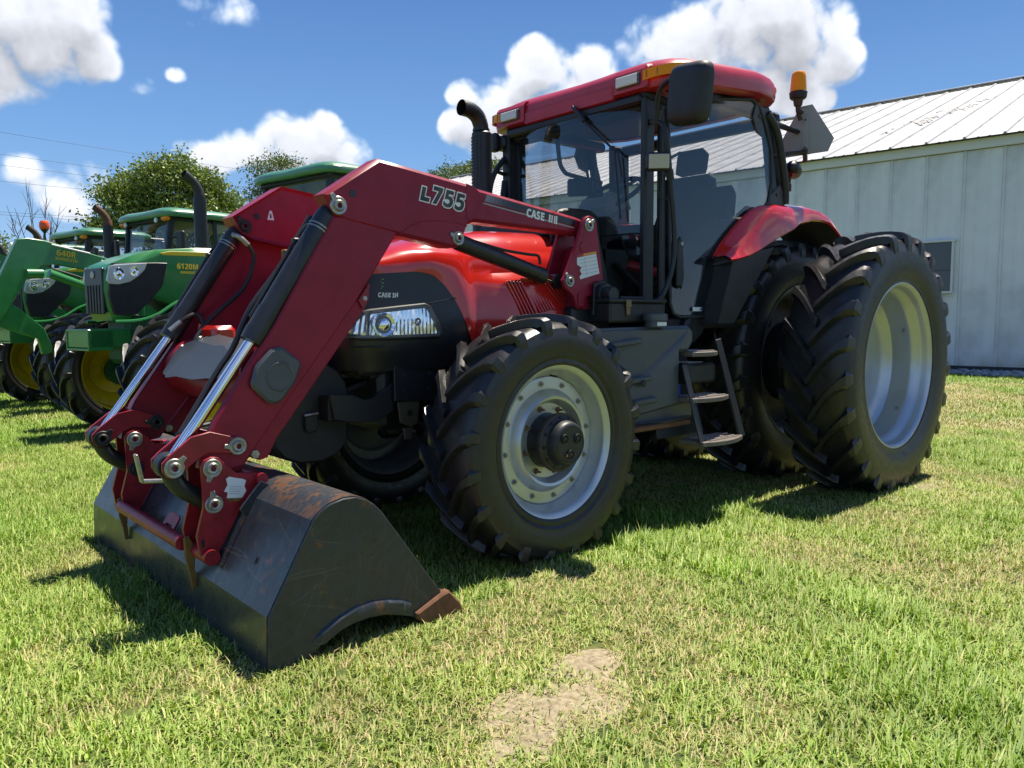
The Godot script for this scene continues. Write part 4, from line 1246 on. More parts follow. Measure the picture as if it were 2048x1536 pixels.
# ---------------------------------------------------------------- cab
func cab(t: Node) -> void:
	var cf := part("cab_frame", t)
	var b: MB
	for s in [1.0, -1.0]:
		b = mb()
		b.prism([[-1.835, 1.18], [-1.745, 1.18], [-1.745, 2.50], [-1.835, 2.50]], s * 0.585, s * 0.635, 0.012)
		obj("front_pillar", b, M.black, cf)
		b = mb()
		b.prism([[-1.70, 1.18], [-1.645, 1.18], [-1.655, 2.48], [-1.71, 2.48]], s * 0.612, s * 0.65, 0.010)
		obj("door_post", b, M.black, cf)
		b = mb()
		b.bar(Vector3(-0.62, 1.90, s * 0.785), Vector3(-0.76, 2.60, s * 0.775), 0.05, 0.07, Vector3.RIGHT, 0.012)
		obj("rear_pillar", b, M.black, cf)
		b = mb()
		b.bar(Vector3(-0.46, 1.95, s * 0.72), Vector3(-0.50, 2.62, s * 0.70), 0.06, 0.08 if s > 0 else 0.22, Vector3.RIGHT, 0.02)
		obj("back_corner", b, M.interior, cf)
		# outside bar with its two bracket plates
		b = mb()
		b.tube(spline([Vector3(-0.76, 2.55, s * 0.80), Vector3(-0.655, 2.42, s * 0.82), Vector3(-0.55, 2.12, s * 0.82), Vector3(-0.52, 1.98, s * 0.81)]), 0.027, 12)
		obj("roll_bar", b, M.plastic, cf)
		b = mb()
		b.prism([[-0.93, 2.50], [-0.90, 2.59], [-0.70, 2.58], [-0.69, 2.46], [-0.80, 2.39], [-0.88, 2.41]], s * 0.785, s * 0.80, 0.004)
		obj("bar_bracket", b, mat(lin(0.05, 0.042, 0.042), 0.5), cf)
		b = mb()
		b.prism([[-0.735, 1.90], [-0.72, 2.02], [-0.60, 2.10], [-0.52, 2.03], [-0.53, 1.94], [-0.62, 1.93], [-0.70, 1.87]], s * 0.80, s * 0.815, 0.004)
		obj("bar_bracket", b, mat(lin(0.05, 0.042, 0.042), 0.5), cf)
		b = mb()
		for q in [[-0.86, 2.52], [-0.77, 2.48], [-0.69, 1.95], [-0.64, 2.03]]:
			b.xf = Transform3D(Basis(), Vector3(q[0], q[1], s * (0.80 if q[1] > 2.2 else 0.815)))
			b.lathe([[0, 0.006 * s], [0.011, 0.006 * s], [0.013, 0.0]], 8)
		obj("bolt", b, M.black, cf)
	b = mb()
	for q in [[-1.79, 2.50, 0.0, 0.12, 0.06, 1.2], [-1.2, 2.575, 0.70, 1.0, 0.07, 0.08], [-1.2, 2.575, -0.70, 1.0, 0.07, 0.08], [-0.45, 2.58, 0.0, 0.08, 0.08, 1.4]]:
		b = mb()
		b.box(Vector3(q[0], q[1], q[2]), Vector3(q[3], q[4], q[5]), 0.015)
		obj("top_rail", b, M.black, cf)
	b = mb()
	b.box(Vector3(-0.38, 1.42, 0), Vector3(0.08, 0.50, 1.16), 0.02)
	obj("back_wall", b, M.interior, cf)
	b = mb()
	b.box(Vector3(-1.1, 1.165, 0), Vector3(1.45, 0.07, 1.30), 0.01)
	obj("floor_pan", b, M.black, cf)
	# windscreen: bulges forward between the pillars; below it a lower corner pane
	b = mb()
	var ws := func(u: float, v: float) -> Vector3:
		var z := lerpf(-0.585, 0.585, u)
		return Vector3(-1.80 - 0.10 * (1.0 - pow(z / 0.585, 2.0)) + 0.03 * v, lerpf(1.72, 2.475, v), z)
	b.grid(ws, 16, 4)
	b.grid(func(u, v): return ws.call(1.0 - u, v) + Vector3(0.005, 0, 0), 16, 4)
	var wsm := obj("windscreen", b, M.glass, cf, 60.0)
	b = mb()
	b.quad(Vector3(-1.80, 1.34, 0.585), Vector3(-1.80, 1.71, 0.585), Vector3(-1.885, 1.71, 0.22), Vector3(-1.885, 1.34, 0.22))
	obj("lower_pane", b, M.glass_green, cf)
	b = mb()
	b.tube([Vector3(-1.88, 1.715, 0.2), Vector3(-1.80, 1.715, 0.585)], 0.005, 6)
	obj("pane_trim", b, M.black, cf)
	# doors: one big pane each, cut to the curve of the mudguard
	var edge := [[-1.655, 2.455], [-1.56, 2.515], [-1.25, 2.575], [-0.93, 2.615], [-0.86, 2.58], [-0.80, 2.48], [-0.735, 2.32], [-0.72, 2.10], [-0.755, 1.97], [-0.85, 1.87], [-0.98, 1.735], [-1.08, 1.56], [-1.155, 1.41], [-1.22, 1.26], [-1.25, 1.225], [-1.30, 1.21], [-1.54, 1.207], [-1.60, 1.23], [-1.625, 1.29]]
	for s in [1.0, -1.0]:
		var d := part("door", cf)
		var zz := func(x: float) -> float: return s * (0.61 + (x + 1.77) * 0.19 / 1.11 + 0.03)
		var p2 := PackedVector2Array()
		for q in edge: p2.append(Vector2(q[0], q[1]))
		var idx := Geometry2D.triangulate_polygon(p2)
		b = mb()
		for k in range(0, idx.size(), 3):
			var q := []
			for m in 3: q.append(Vector3(p2[idx[k + m]].x, p2[idx[k + m]].y, zz.call(p2[idx[k + m]].x)))
			var inw := Vector3(0, 0, -0.005 * s)
			if (q[1] - q[0]).cross(q[2] - q[0]).z * s < 0.0: q = [q[0], q[2], q[1]]
			b.tri(q[0], q[1], q[2])
			b.tri(q[0] + inw, q[2] + inw, q[1] + inw)
		obj("pane", b, M.glass, d, 60.0)
		b = mb()
		var ring := []
		for k in edge.size() + 1:
			var q: Array = edge[k % edge.size()]
			ring.append(Vector3(q[0], q[1], zz.call(q[0])))
		b.tube(ring, 0.012, 8)
		obj("door_frame", b, M.black, d, 60.0)
		b = mb()
		b.prism([[-1.60, 1.66], [-1.57, 1.70], [-1.545, 1.68], [-1.53, 1.45], [-1.55, 1.38], [-1.60, 1.40]], zz.call(-1.57) + s * 0.005, zz.call(-1.57) + s * 0.03, 0.008)
		obj("door_handle", b, M.black, d)
		b = mb()
		b.xf = Transform3D(Basis(), Vector3(-1.565, 1.655, zz.call(-1.565) + s * 0.03)); b.lathe([[0, 0.006 * s], [0.011, 0.006 * s], [0.013, 0]], 12)
		obj("lock", b, M.steel, d)
		if s > 0:
			b = mb(); b.box(Vector3(-1.395, 1.255, zz.call(-1.395) + 0.004), Vector3(0.10, 0.026, 0.003), 0.0005)
			obj("door_label", b, M.label, d)
			b = mb(); b.box(Vector3(-1.36, 1.255, zz.call(-1.36) + 0.0065), Vector3(0.022, 0.014, 0.001), 0.0002); b.box(Vector3(-1.41, 1.253, zz.call(-1.41) + 0.0065), Vector3(0.055, 0.005, 0.001), 0.0002)
			obj("label_print", b, mat(lin(0.05, 0.08, 0.2), 0.5), d)
	b = mb()
	b.quad(Vector3(-0.37, 1.56, -0.66), Vector3(-0.37, 1.56, 0.66), Vector3(-0.40, 2.55, 0.66), Vector3(-0.40, 2.55, -0.66))
	obj("rear_window", b, M.glass, cf)
	roof(t)
	cab_inside(t)

func roof_ring(inset: float, y: float, flat := false) -> Array:
	var half := [[-1.845, 0.0], [-1.848, 0.25], [-1.855, 0.45], [-1.85, 0.60], [-1.82, 0.72], [-1.76, 0.80], [-1.66, 0.845], [-1.45, 0.86], [-1.2, 0.865], [-0.95, 0.86], [-0.78, 0.84], [-0.66, 0.80], [-0.57, 0.72], [-0.51, 0.60], [-0.48, 0.40], [-0.475, 0.0]]
	var cx := -1.16
	var out := []
	var pts := []
	for q in half: pts.append(Vector2(q[0], q[1]))
	for i in range(half.size() - 2, 0, -1): pts.append(Vector2(half[i][0], -half[i][1]))
	for p in pts:
		var d: Vector2 = p - Vector2(cx, 0)
		var k: float = maxf(0.0, 1.0 - inset / d.length())
		var q: Vector2 = Vector2(cx, 0) + d * k
		var tilt: float = 0.0 if flat else (clampf(q.x, -1.85, -0.9) + 1.85) * 0.105
		out.append(Vector3(q.x, y + tilt, q.y))
	return out

func roof(t: Node) -> void:
	var r := part("cab_roof", t)
	var b := mb()
	var rings := []
	for q in [[0.11, 2.535], [0.03, 2.535], [0.006, 2.548], [0.0, 2.575], [0.0, 2.625], [0.012, 2.662], [0.05, 2.692], [0.14, 2.722], [0.32, 2.752], [0.55, 2.768]]:
		rings.append(roof_ring(q[0], q[1]))
	b.loft(rings)
	b.cap(rings[-1])
	obj("shell", b, M.roof, r, 40.0)
	b = mb()
	var under := roof_ring(0.10, 2.545)
	under.reverse()
	b.cap(under)
	obj("underside", b, M.interior, r)
	# raised pods over the lamps at the front corners
	for s in [1.0, -1.0]:
		b = mb()
		var pr := []
		for q in [[-1.868, 2.548], [-1.868, 2.655], [-1.845, 2.682], [-1.70, 2.715], [-1.50, 2.745], [-1.50, 2.58], [-1.60, 2.55]]: pr.append(q)
		b.prism(pr, s * 0.40, s * 0.66, 0.012)
		obj("lamp_pod", b, M.roof, r)
		b = mb()
		b.box(Vector3(-1.873, 2.605, s * 0.525), Vector3(0.02, 0.072, 0.175), 0.008)
		obj("lamp_surround", b, M.grey_plastic, r)
		b = mb()
		b.box(Vector3(-1.888, 2.605, s * 0.525), Vector3(0.014, 0.058, 0.16), 0.006)
		obj("work_lamp_lens", b, M.lamp_white, r)
		b = mb()
		var amb := []
		for k in 7:
			var q: Array = [[-1.872, 0.635], [-1.866, 0.69], [-1.845, 0.745], [-1.81, 0.79], [-1.765, 0.825], [-1.70, 0.85], [-1.62, 0.866]][k]
			amb.append(Vector2(q[0], q[1] * s))
		for k in 6:
			var p0: Vector2 = amb[k]; var p1: Vector2 = amb[k + 1]
			var y0 := 2.585 + 0.006 * k; var y1 := 2.585 + 0.006 * (k + 1)
			var hh := 0.058
			if s > 0: b.quad(Vector3(p0.x, y0, p0.y), Vector3(p1.x, y1, p1.y), Vector3(p1.x, y1 + hh, p1.y), Vector3(p0.x, y0 + hh, p0.y))
			else: b.quad(Vector3(p1.x, y1, p1.y), Vector3(p0.x, y0, p0.y), Vector3(p0.x, y0 + hh, p0.y), Vector3(p1.x, y1 + hh, p1.y))
			b.quad(Vector3(p0.x, y0 + hh, p0.y), Vector3(p1.x, y1 + hh, p1.y), Vector3(p1.x + 0.012, y1 + hh, p1.y - 0.012 * s), Vector3(p0.x + 0.012, y0 + hh, p0.y - 0.012 * s))
		obj("turn_signal", b, M.amber, r, 50.0)
		b = mb()
		for k in 10:
			var f := k / 9.0
			var x := lerpf(-1.868, -1.70, f); var z := lerpf(0.66, 0.856, sqrt(f))
			b.tube([Vector3(x - 0.003, 2.60 + 0.03 * f, z * s), Vector3(x - 0.003, 2.64 + 0.03 * f, z * s)], 0.0045, 5)
		obj("signal_rib", b, M.amber_dark, r)
		b = mb()
		b.prism([[-0.64, 2.69], [-0.60, 2.695], [-0.575, 2.73], [-0.585, 2.765], [-0.64, 2.77]], s * 0.70, s * 0.765, 0.01)
		obj("rear_marker", b, M.orange_lens, r)
	# visor drop in the middle and the dark soffit behind it
	b = mb()
	b.prism([[-1.862, 2.53], [-1.862, 2.60], [-1.80, 2.63], [-1.74, 2.56], [-1.80, 2.515]], -0.40, 0.40, 0.012)
	obj("visor", b, M.roof, r)
	b = mb()
	b.box(Vector3(-1.72, 2.52, 0.0), Vector3(0.22, 0.05, 1.25), 0.015)
	b.box(Vector3(-1.74, 2.47, 0.0), Vector3(0.12, 0.06, 1.15), 0.015)
	obj("soffit", b, M.interior, r)
	# wiper
	var w := part("wiper", t)
	b = mb()
	b.tube([Vector3(-1.875, 2.545, 0.08), Vector3(-1.90, 2.43, 0.20)], 0.014, 8)
	b.tube([Vector3(-1.90, 2.43, 0.20), Vector3(-1.90, 2.20, 0.46)], 0.007, 6)
	b.tube([Vector3(-1.895, 2.215, 0.465), Vector3(-1.895, 2.05, 0.50)], 0.006, 6)
	obj("arm", b, M.black, w)
	b = mb()
	b.bar(Vector3(-1.885, 2.20, 0.435), Vector3(-1.885, 1.80, 0.485), 0.012, 0.008, Vector3.RIGHT, 0.002)
	obj("blade", b, M.hose, w)

func cab_inside(t: Node) -> void:
	var s := part("driver_seat", t)
	var b := mb()
	b.xf = Transform3D(Basis(Vector3.FORWARD, 0.12), Vector3(-0.50, 1.95, -0.02))
	b.prism([[-0.07, -0.34], [0.05, -0.34], [0.07, 0.20], [0.02, 0.34], [-0.06, 0.32], [-0.09, 0.0]], -0.24, 0.24, 0.04)
	b.prism([[-0.03, 0.36], [0.05, 0.36], [0.06, 0.52], [-0.02, 0.54]], -0.14, 0.14, 0.03)
	obj("backrest", b, M.seat, s)
	b = mb()
	b.box(Vector3(-0.85, 1.62, 0.05), Vector3(0.50, 0.14, 0.50), 0.05)
	obj("cushion", b, M.seat, s)
	b = mb()
	b.box(Vector3(-0.80, 1.37, 0.05), Vector3(0.40, 0.36, 0.36), 0.05)
	for k in 5: b.box(Vector3(-0.80, 1.25 + 0.06 * k, 0.05), Vector3(0.45, 0.03, 0.41), 0.012)
	obj("suspension_bellows", b, M.hose, s)
	b = mb()
	b.box(Vector3(-0.85, 1.78, -0.28), Vector3(0.46, 0.08, 0.12), 0.03)
	b.box(Vector3(-0.85, 1.78, 0.36), Vector3(0.34, 0.06, 0.08), 0.03)
	obj("armrest", b, M.interior, s)
	b = mb()
	b.xf = Transform3D(Basis(Vector3.FORWARD, 0.08), Vector3(-0.78, 1.90, 0.40))
	b.prism([[-0.05, -0.25], [0.04, -0.25], [0.05, 0.16], [0.0, 0.22], [-0.06, 0.20]], -0.17, 0.17, 0.03)
	b.box(Vector3(-0.18, -0.30, 0.0), Vector3(0.36, 0.09, 0.34), 0.03)
	obj("passenger_seat", b, M.seat, s)
	# steering column and wheel
	var w := part("steering_wheel", t)
	b = mb()
	var tilt := Transform3D(Basis(Vector3.BACK, 0.62), Vector3(-1.42, 2.05, 0.02))
	var ring := []
	for k in 33: ring.append(tilt * Vector3(cos(TAU * k / 32.0) * 0.215, 0, sin(TAU * k / 32.0) * 0.215))
	b.tube(ring, 0.016, 10)
	obj("rim", b, M.interior, w, 60.0)
	b = mb()
	for a in [0.5, 2.6, 4.7]: b.tube([tilt * Vector3.ZERO, tilt * Vector3(cos(a) * 0.21, 0, sin(a) * 0.21)], 0.012, 8)
	b.xf = tilt
	b.box(Vector3(0, 0.0, 0), Vector3(0.13, 0.04, 0.11), 0.02)
	obj("spoke", b, M.interior, w)
	b = mb()
	b.tube([Vector3(-1.42, 2.04, 0.02), Vector3(-1.50, 1.85, 0.02), Vector3(-1.55, 1.30, 0.02)], [0.06, 0.09, 0.12], 14)
	b.xf = Transform3D(Basis(Vector3.BACK, 0.5), Vector3(-1.50, 1.98, 0.02))
	b.prism([[-0.14, -0.06], [0.10, -0.10], [0.10, 0.02], [-0.06, 0.07], [-0.15, 0.03]], -0.15, 0.15, 0.03)
	obj("column", b, M.beige, w)
	# dash cowl
	b = mb()
	b.prism([[-1.90, 1.60], [-1.90, 1.82], [-1.80, 1.84], [-1.62, 1.78], [-1.55, 1.60]], -0.42, 0.30, 0.04)
	obj("dashboard", b, M.interior, t)
	b = mb()
	var cowl := []
	for q in spline([Vector3(-2.32, 1.70, 0.34), Vector3(-2.30, 1.80, 0.335), Vector3(-2.22, 1.852, 0.32), Vector3(-2.02, 1.862, 0.32), Vector3(-1.93, 1.84, 0.325), Vector3(-1.90, 1.77, 0.335), Vector3(-1.89, 1.62, 0.34)], 5): cowl.append(q)
	for k in cowl.size() - 1:
		var p: Vector3 = cowl[k]; var q: Vector3 = cowl[k + 1]
		b.quad(Vector3(p.x, p.y, -p.z), p, q, Vector3(q.x, q.y, -q.z))
	var poly := [[-2.32, 1.65]]
	for p in cowl: poly.append([p.x, p.y])
	b.prism(poly, 0.30, 0.335, 0.012)
	obj("hood_rear_cowl", b, M.plastic, t, 50.0)
	# right-hand side: console, monitor on a bent post
	var c := part("side_console", t)
	b = mb()
	b.box(Vector3(-0.85, 1.52, -0.50), Vector3(0.9, 0.60, 0.22), 0.04)
	obj("body", b, M.interior, c)
	b = mb()
	b.tube(spline([Vector3(-1.46, 2.50, -0.47), Vector3(-1.445, 2.34, -0.46), Vector3(-1.41, 2.275, -0.45), Vector3(-1.34, 2.255, -0.45), Vector3(-1.0, 2.235, -0.45)]), 0.016, 10)
	obj("monitor_post", b, M.interior, c)
	b = mb()
	b.xf = Transform3D(Basis(Vector3.UP, 0.5), Vector3(-1.25, 2.175, -0.44))
	b.box(Vector3.ZERO, Vector3(0.05, 0.13, 0.19), 0.012)
	obj("monitor", b, M.interior, c)
	b = mb()
	b.tube(spline([Vector3(-1.05, 1.30, 0.05), Vector3(-1.10, 1.75, 0.12), Vector3(-1.02, 2.05, 0.16), Vector3(-1.10, 2.25, 0.20), Vector3(-0.95, 2.36, 0.24)]), 0.011, 8)
	obj("lever", b, M.interior, c)
	b = mb()
	b.bar(Vector3(-1.45, 1.32, 0.35), Vector3(-1.75, 1.55, 0.30), 0.12, 0.03, Vector3.UP, 0.01)
	b.box(Vector3(-1.52, 1.62, 0.25), Vector3(0.12, 0.05, 0.10), 0.02)
	obj("pedal", b, M.interior, c)
	b = mb()
	b.bar(Vector3(-1.60, 1.60, 0.10), Vector3(-1.38, 1.50, 0.38), 0.10, 0.06, Vector3.UP, 0.02)
	obj("red_lever_boot", b, M.decal_red, c)
	for sd in [1.0, -1.0]:
		b = mb()
		b.prism([[-1.28, 1.18], [-0.36, 1.18], [-0.36, 1.98], [-0.66, 1.98], [-0.80, 1.90], [-0.98, 1.73], [-1.08, 1.56], [-1.17, 1.38]], sd * 0.585, sd * 0.60, 0.004)
		obj("inner_side_wall", b, mat(lin(0.022, 0.027, 0.026), 0.7), c)
	# left console panel by the pillar
	b = mb()
	b.prism([[-1.80, 1.70], [-1.66, 1.72], [-1.58, 1.60], [-1.62, 1.45], [-1.68, 1.30], [-1.80, 1.28]], 0.28, 0.30, 0.006)
	obj("kick_panel", b, mat(lin(0.03, 0.04, 0.04), 0.6), c)

func cab_outside(t: Node) -> void:
	var b: MB
	# mirror on its arm
	var m := part("mirror", t)
	b = mb()
	b.tube(spline([Vector3(-1.80, 2.38, 0.68), Vector3(-1.83, 2.50, 0.72), Vector3(-1.86, 2.545, 0.80), Vector3(-1.88, 2.545, 0.90)]), 0.015, 10)
	b.tube([Vector3(-1.79, 2.34, 0.67), Vector3(-1.80, 2.42, 0.69)], 0.026, 10)
	obj("arm", b, M.black, m)
	b = mb()
	b.xf = Transform3D(Basis(Vector3.UP, -0.12) * Basis(Vector3.RIGHT, 0.10), Vector3(-1.905, 2.43, 0.985))
	var rings := []
	for q in [[-0.055, 0.55], [-0.05, 0.80], [-0.03, 0.95], [0.0, 1.0], [0.03, 1.0], [0.04, 0.97]]:
		var ring := []
		for k in 28:
			var a := TAU * k / 28.0
			var cx: float = signf(cos(a)) * pow(absf(cos(a)), 0.38) * 0.138 * q[1]; var cy: float = signf(sin(a)) * pow(absf(sin(a)), 0.38) * 0.165 * q[1]
			ring.append(Vector3(q[0], cy, cx))
		rings.append(ring)
	b.loft(rings)
	b.cap(rings[-1])
	var fr: Array = rings[0].duplicate(); fr.reverse(); b.cap(fr)
	obj("shell", b, M.plastic, m, 50.0)
	b = mb()
	b.xf = Transform3D(Basis(Vector3.UP, -0.12) * Basis(Vector3.RIGHT, 0.10), Vector3(-1.905, 2.43, 0.985))
	b.box(Vector3(0.042, 0, 0), Vector3(0.004, 0.29, 0.235), 0.001)
	obj("mirror_glass", b, M.reflector, m)
	# grab bar down the pillar, with the square work lamp on it
	var gb := part("grab_bar", t)
	b = mb()
	b.tube(spline([Vector3(-1.80, 2.36, 0.64), Vector3(-1.79, 2.33, 0.72), Vector3(-1.785, 2.22, 0.75), Vector3(-1.745, 1.95, 0.755), Vector3(-1.71, 1.70, 0.755), Vector3(-1.715, 1.52, 0.75), Vector3(-1.78, 1.36, 0.74), Vector3(-1.83, 1.30, 0.72)], 6), 0.0155, 12)
	obj("bar", b, M.black, gb)
	b = mb()
	b.tube([Vector3(-1.766, 2.07, 0.755), Vector3(-1.756, 2.01, 0.755)], 0.023, 10)
	b.tube([Vector3(-1.76, 2.04, 0.755), Vector3(-1.80, 2.04, 0.745)], 0.013, 8)
	obj("lamp_clamp", b, M.black, gb)
	var wl := part("square_work_lamp", t)
	b = mb()
	var bx := Transform3D(Basis(Vector3.UP, -0.80) * Basis(Vector3.RIGHT, 0.10), Vector3(-1.885, 2.10, 0.765))
	b.xf = bx
	b.prism([[-0.07, -0.035], [-0.055, -0.052], [0.055, -0.052], [0.07, -0.035], [0.07, 0.035], [0.055, 0.052], [-0.055, 0.052], [-0.07, 0.035]], -0.05, 0.03, 0.012)
	obj("housing", b, M.black, wl)
	b = mb()
	b.xf = bx
	b.box(Vector3(0, 0, 0.031), Vector3(0.116, 0.08, 0.008), 0.004)
	obj("lens", b, mat(lin(0.45, 0.42, 0.34), 0.12), wl)
	b = mb()
	b.tube(spline([Vector3(-1.83, 2.05, 0.72), Vector3(-1.81, 1.94, 0.71), Vector3(-1.77, 1.90, 0.72), Vector3(-1.745, 1.93, 0.735), Vector3(-1.75, 1.98, 0.745)]), 0.004, 6)
	obj("cable", b, M.hose, wl)
	# far-side rails in front of the cab
	var rail := part("grab_bar", t)
	b = mb()
	b.tube(spline([Vector3(-1.76, 2.40, -0.63), Vector3(-1.86, 2.31, -0.63), Vector3(-1.94, 2.20, -0.63), Vector3(-1.98, 2.05, -0.63), Vector3(-2.00, 1.75, -0.63)]), 0.019, 10)
	b.tube([Vector3(-1.83, 2.18, -0.63), Vector3(-1.90, 1.75, -0.63)], 0.024, 10)
	b.tube([Vector3(-1.80, 2.22, -0.63), Vector3(-1.91, 2.24, -0.63)], 0.014, 8)
	obj("bar", b, M.black, rail)
	b = mb()
	b.box(Vector3(-1.80, 2.45, -0.66), Vector3(0.13, 0.10, 0.11), 0.02)
	b.box(Vector3(-1.88, 2.45, -0.68), Vector3(0.06, 0.13, 0.07), 0.015)
	obj("far_mirror_bracket", b, M.black, rail)
	# exhaust
	var ex := part("exhaust_stack", t)
	b = mb()
	b.tube([Vector3(-2.11, 1.55, -0.55), Vector3(-2.11, 2.455, -0.55), Vector3(-2.11, 2.47, -0.55)], [0.068, 0.068, 0.055], 24)
	obj("muffler", b, M.black, ex)
	b = mb()
	b.tube(spline([Vector3(-2.115, 2.46, -0.55), Vector3(-2.12, 2.51, -0.55), Vector3(-2.15, 2.565, -0.55), Vector3(-2.21, 2.595, -0.55), Vector3(-2.285, 2.60, -0.55)]), 0.052, 20, false)
	b.tube([Vector3(-2.115, 2.47, -0.55), Vector3(-2.115, 2.485, -0.55)], 0.058, 20)
	obj("tail_pipe", b, M.black, ex)
	b = mb()
	for k in 26:
		for j in 5:
			var a := 2.4 + j * 0.42
			b.xf = Transform3D(Basis(), Vector3(-2.11 + cos(a) * 0.0685, 1.85 + k * 0.023, -0.55 + sin(a) * 0.0685))
			b.box(Vector3.ZERO, Vector3(0.008, 0.012, 0.008), 0.001)
	var holes := obj("perforation", b, M.decal_black, ex)
	holes.set_meta("kind", "stuff")
	# beacon and slow-vehicle plate at the rear corner
	var bc := part("beacon", t)
	b = mb()
	b.lathe([[0.0, 0.0], [0.05, 0.0], [0.058, 0.01], [0.062, 0.045], [0.056, 0.05], [0.0, 0.05]], 28)
	var o := obj("base", b, M.hose, bc); o.position = Vector3(-0.26, 2.745, 0.75); o.rotation.x = -PI / 2
	b = mb()
	b.lathe([[0.056, 0.0], [0.055, 0.03], [0.050, 0.10], [0.047, 0.122], [0.036, 0.135], [0.0, 0.138]], 28)
	o = obj("dome", b, M.amber_glass, bc); o.position = Vector3(-0.26, 2.795, 0.75); o.rotation.x = -PI / 2
	b = mb()
	b.lathe([[0.0, 0.0], [0.03, 0.0], [0.03, 0.05], [0.018, 0.085], [0.0, 0.09]], 16)
	o = obj("rotating_mirror", b, M.amber, bc); o.position = Vector3(-0.26, 2.80, 0.75); o.rotation.x = -PI / 2
	b = mb()
	b.tube([Vector3(-0.26, 2.745, 0.75), Vector3(-0.26, 2.70, 0.75), Vector3(-0.26, 2.69, 0.75), Vector3(-0.26, 2.66, 0.75), Vector3(-0.235, 2.60, 0.76)], [0.035, 0.028, 0.017, 0.015, 0.015], 12)
	b.box(Vector3(-0.25, 2.655, 0.76), Vector3(0.05, 0.03, 0.04), 0.008)
	obj("stand", b, M.exhaust_rust, bc)
	b = mb()
	b.tube([Vector3(-0.62, 2.53, 0.74), Vector3(-0.17, 2.53, 0.72), Vector3(-0.17, 2.60, 0.73)], 0.022, 10)
	obj("upper_stay", b, M.black, bc)
	b = mb()
	b.tube([Vector3(-0.55, 2.32, 0.72), Vector3(-0.225, 2.375, 0.79)], 0.014, 10)
	obj("lower_stay", b, M.black, bc)
	var sg := part("slow_vehicle_plate", t)
	b = mb()
	b.xf = Transform3D(Basis(Vector3.UP, -PI / 2 + 0.05), Vector3(-0.20, 2.36, 0.782))
	b.prism([[-0.045, 0.345], [0.045, 0.345], [0.205, 0.085], [0.165, 0.0], [-0.165, 0.0], [-0.205, 0.085]], -0.0015, 0.0015, 0.0005)
	obj("plate", b, M.sign_back, sg)
	b = mb()
	b.xf = Transform3D(Basis(Vector3.UP, -PI / 2 + 0.05), Vector3(-0.20, 2.36, 0.782))
	b.box(Vector3(0.0, 0.13, 0.006), Vector3(0.035, 0.27, 0.006), 0.001)
	obj("mount_strip", b, M.sign_back, sg)
	b = mb()
	b.xf = Transform3D(Basis(Vector3.UP, -PI / 2 + 0.05), Vector3(-0.20, 2.36, 0.782))
	b.box(Vector3(0.0, 0.02, 0.012), Vector3(0.045, 0.04, 0.012), 0.003)
	b.box(Vector3(0.005, -0.03, 0.008), Vector3(0.03, 0.05, 0.02), 0.003)
	obj("clamp", b, M.rust, sg)
	b = mb()
	for q in [[0.0, 0.245], [0.0, 0.05]]:
		b.xf = Transform3D(Basis(Vector3.UP, -PI / 2 + 0.05), Vector3(-0.20, 2.36, 0.782)) * Transform3D(Basis(), Vector3(q[0], q[1], 0.009)); b.lathe([[0, 0.004], [0.007, 0.004], [0.008, 0]], 8)
	obj("bolt", b, M.rust, sg)
	# rear lamp on its stalk
	var rl := part("rear_lamp", t)
	b = mb()
	b.xf = Transform3D(Basis(Vector3.UP, 0.4), Vector3(-0.325, 2.245, 0.76))
	b.loft([_oval(-0.095, 0.001, 0.001), _oval(-0.09, 0.03, 0.035), _oval(-0.06, 0.052, 0.05), _oval(0.0, 0.06, 0.058), _oval(0.07, 0.058, 0.055), _oval(0.09, 0.045, 0.045), _oval(0.092, 0.001, 0.001)])
	obj("shell", b, M.black, rl, 60.0)
	b = mb()
	b.tube([Vector3(-0.36, 2.20, 0.755), Vector3(-0.365, 2.14, 0.75), Vector3(-0.52, 2.15, 0.79)], 0.014, 8)
	b.tube([Vector3(-0.36, 2.14, 0.75), Vector3(-0.36, 2.09, 0.75)], 0.018, 8)
	obj("stalk", b, M.exhaust_rust, rl)

func _oval(x: float, a: float, c: float) -> Array:
	var out := []
	for k in 16: out.append(Vector3(x, sin(TAU * k / 16.0) * a, -cos(TAU * k / 16.0) * c))
	return out

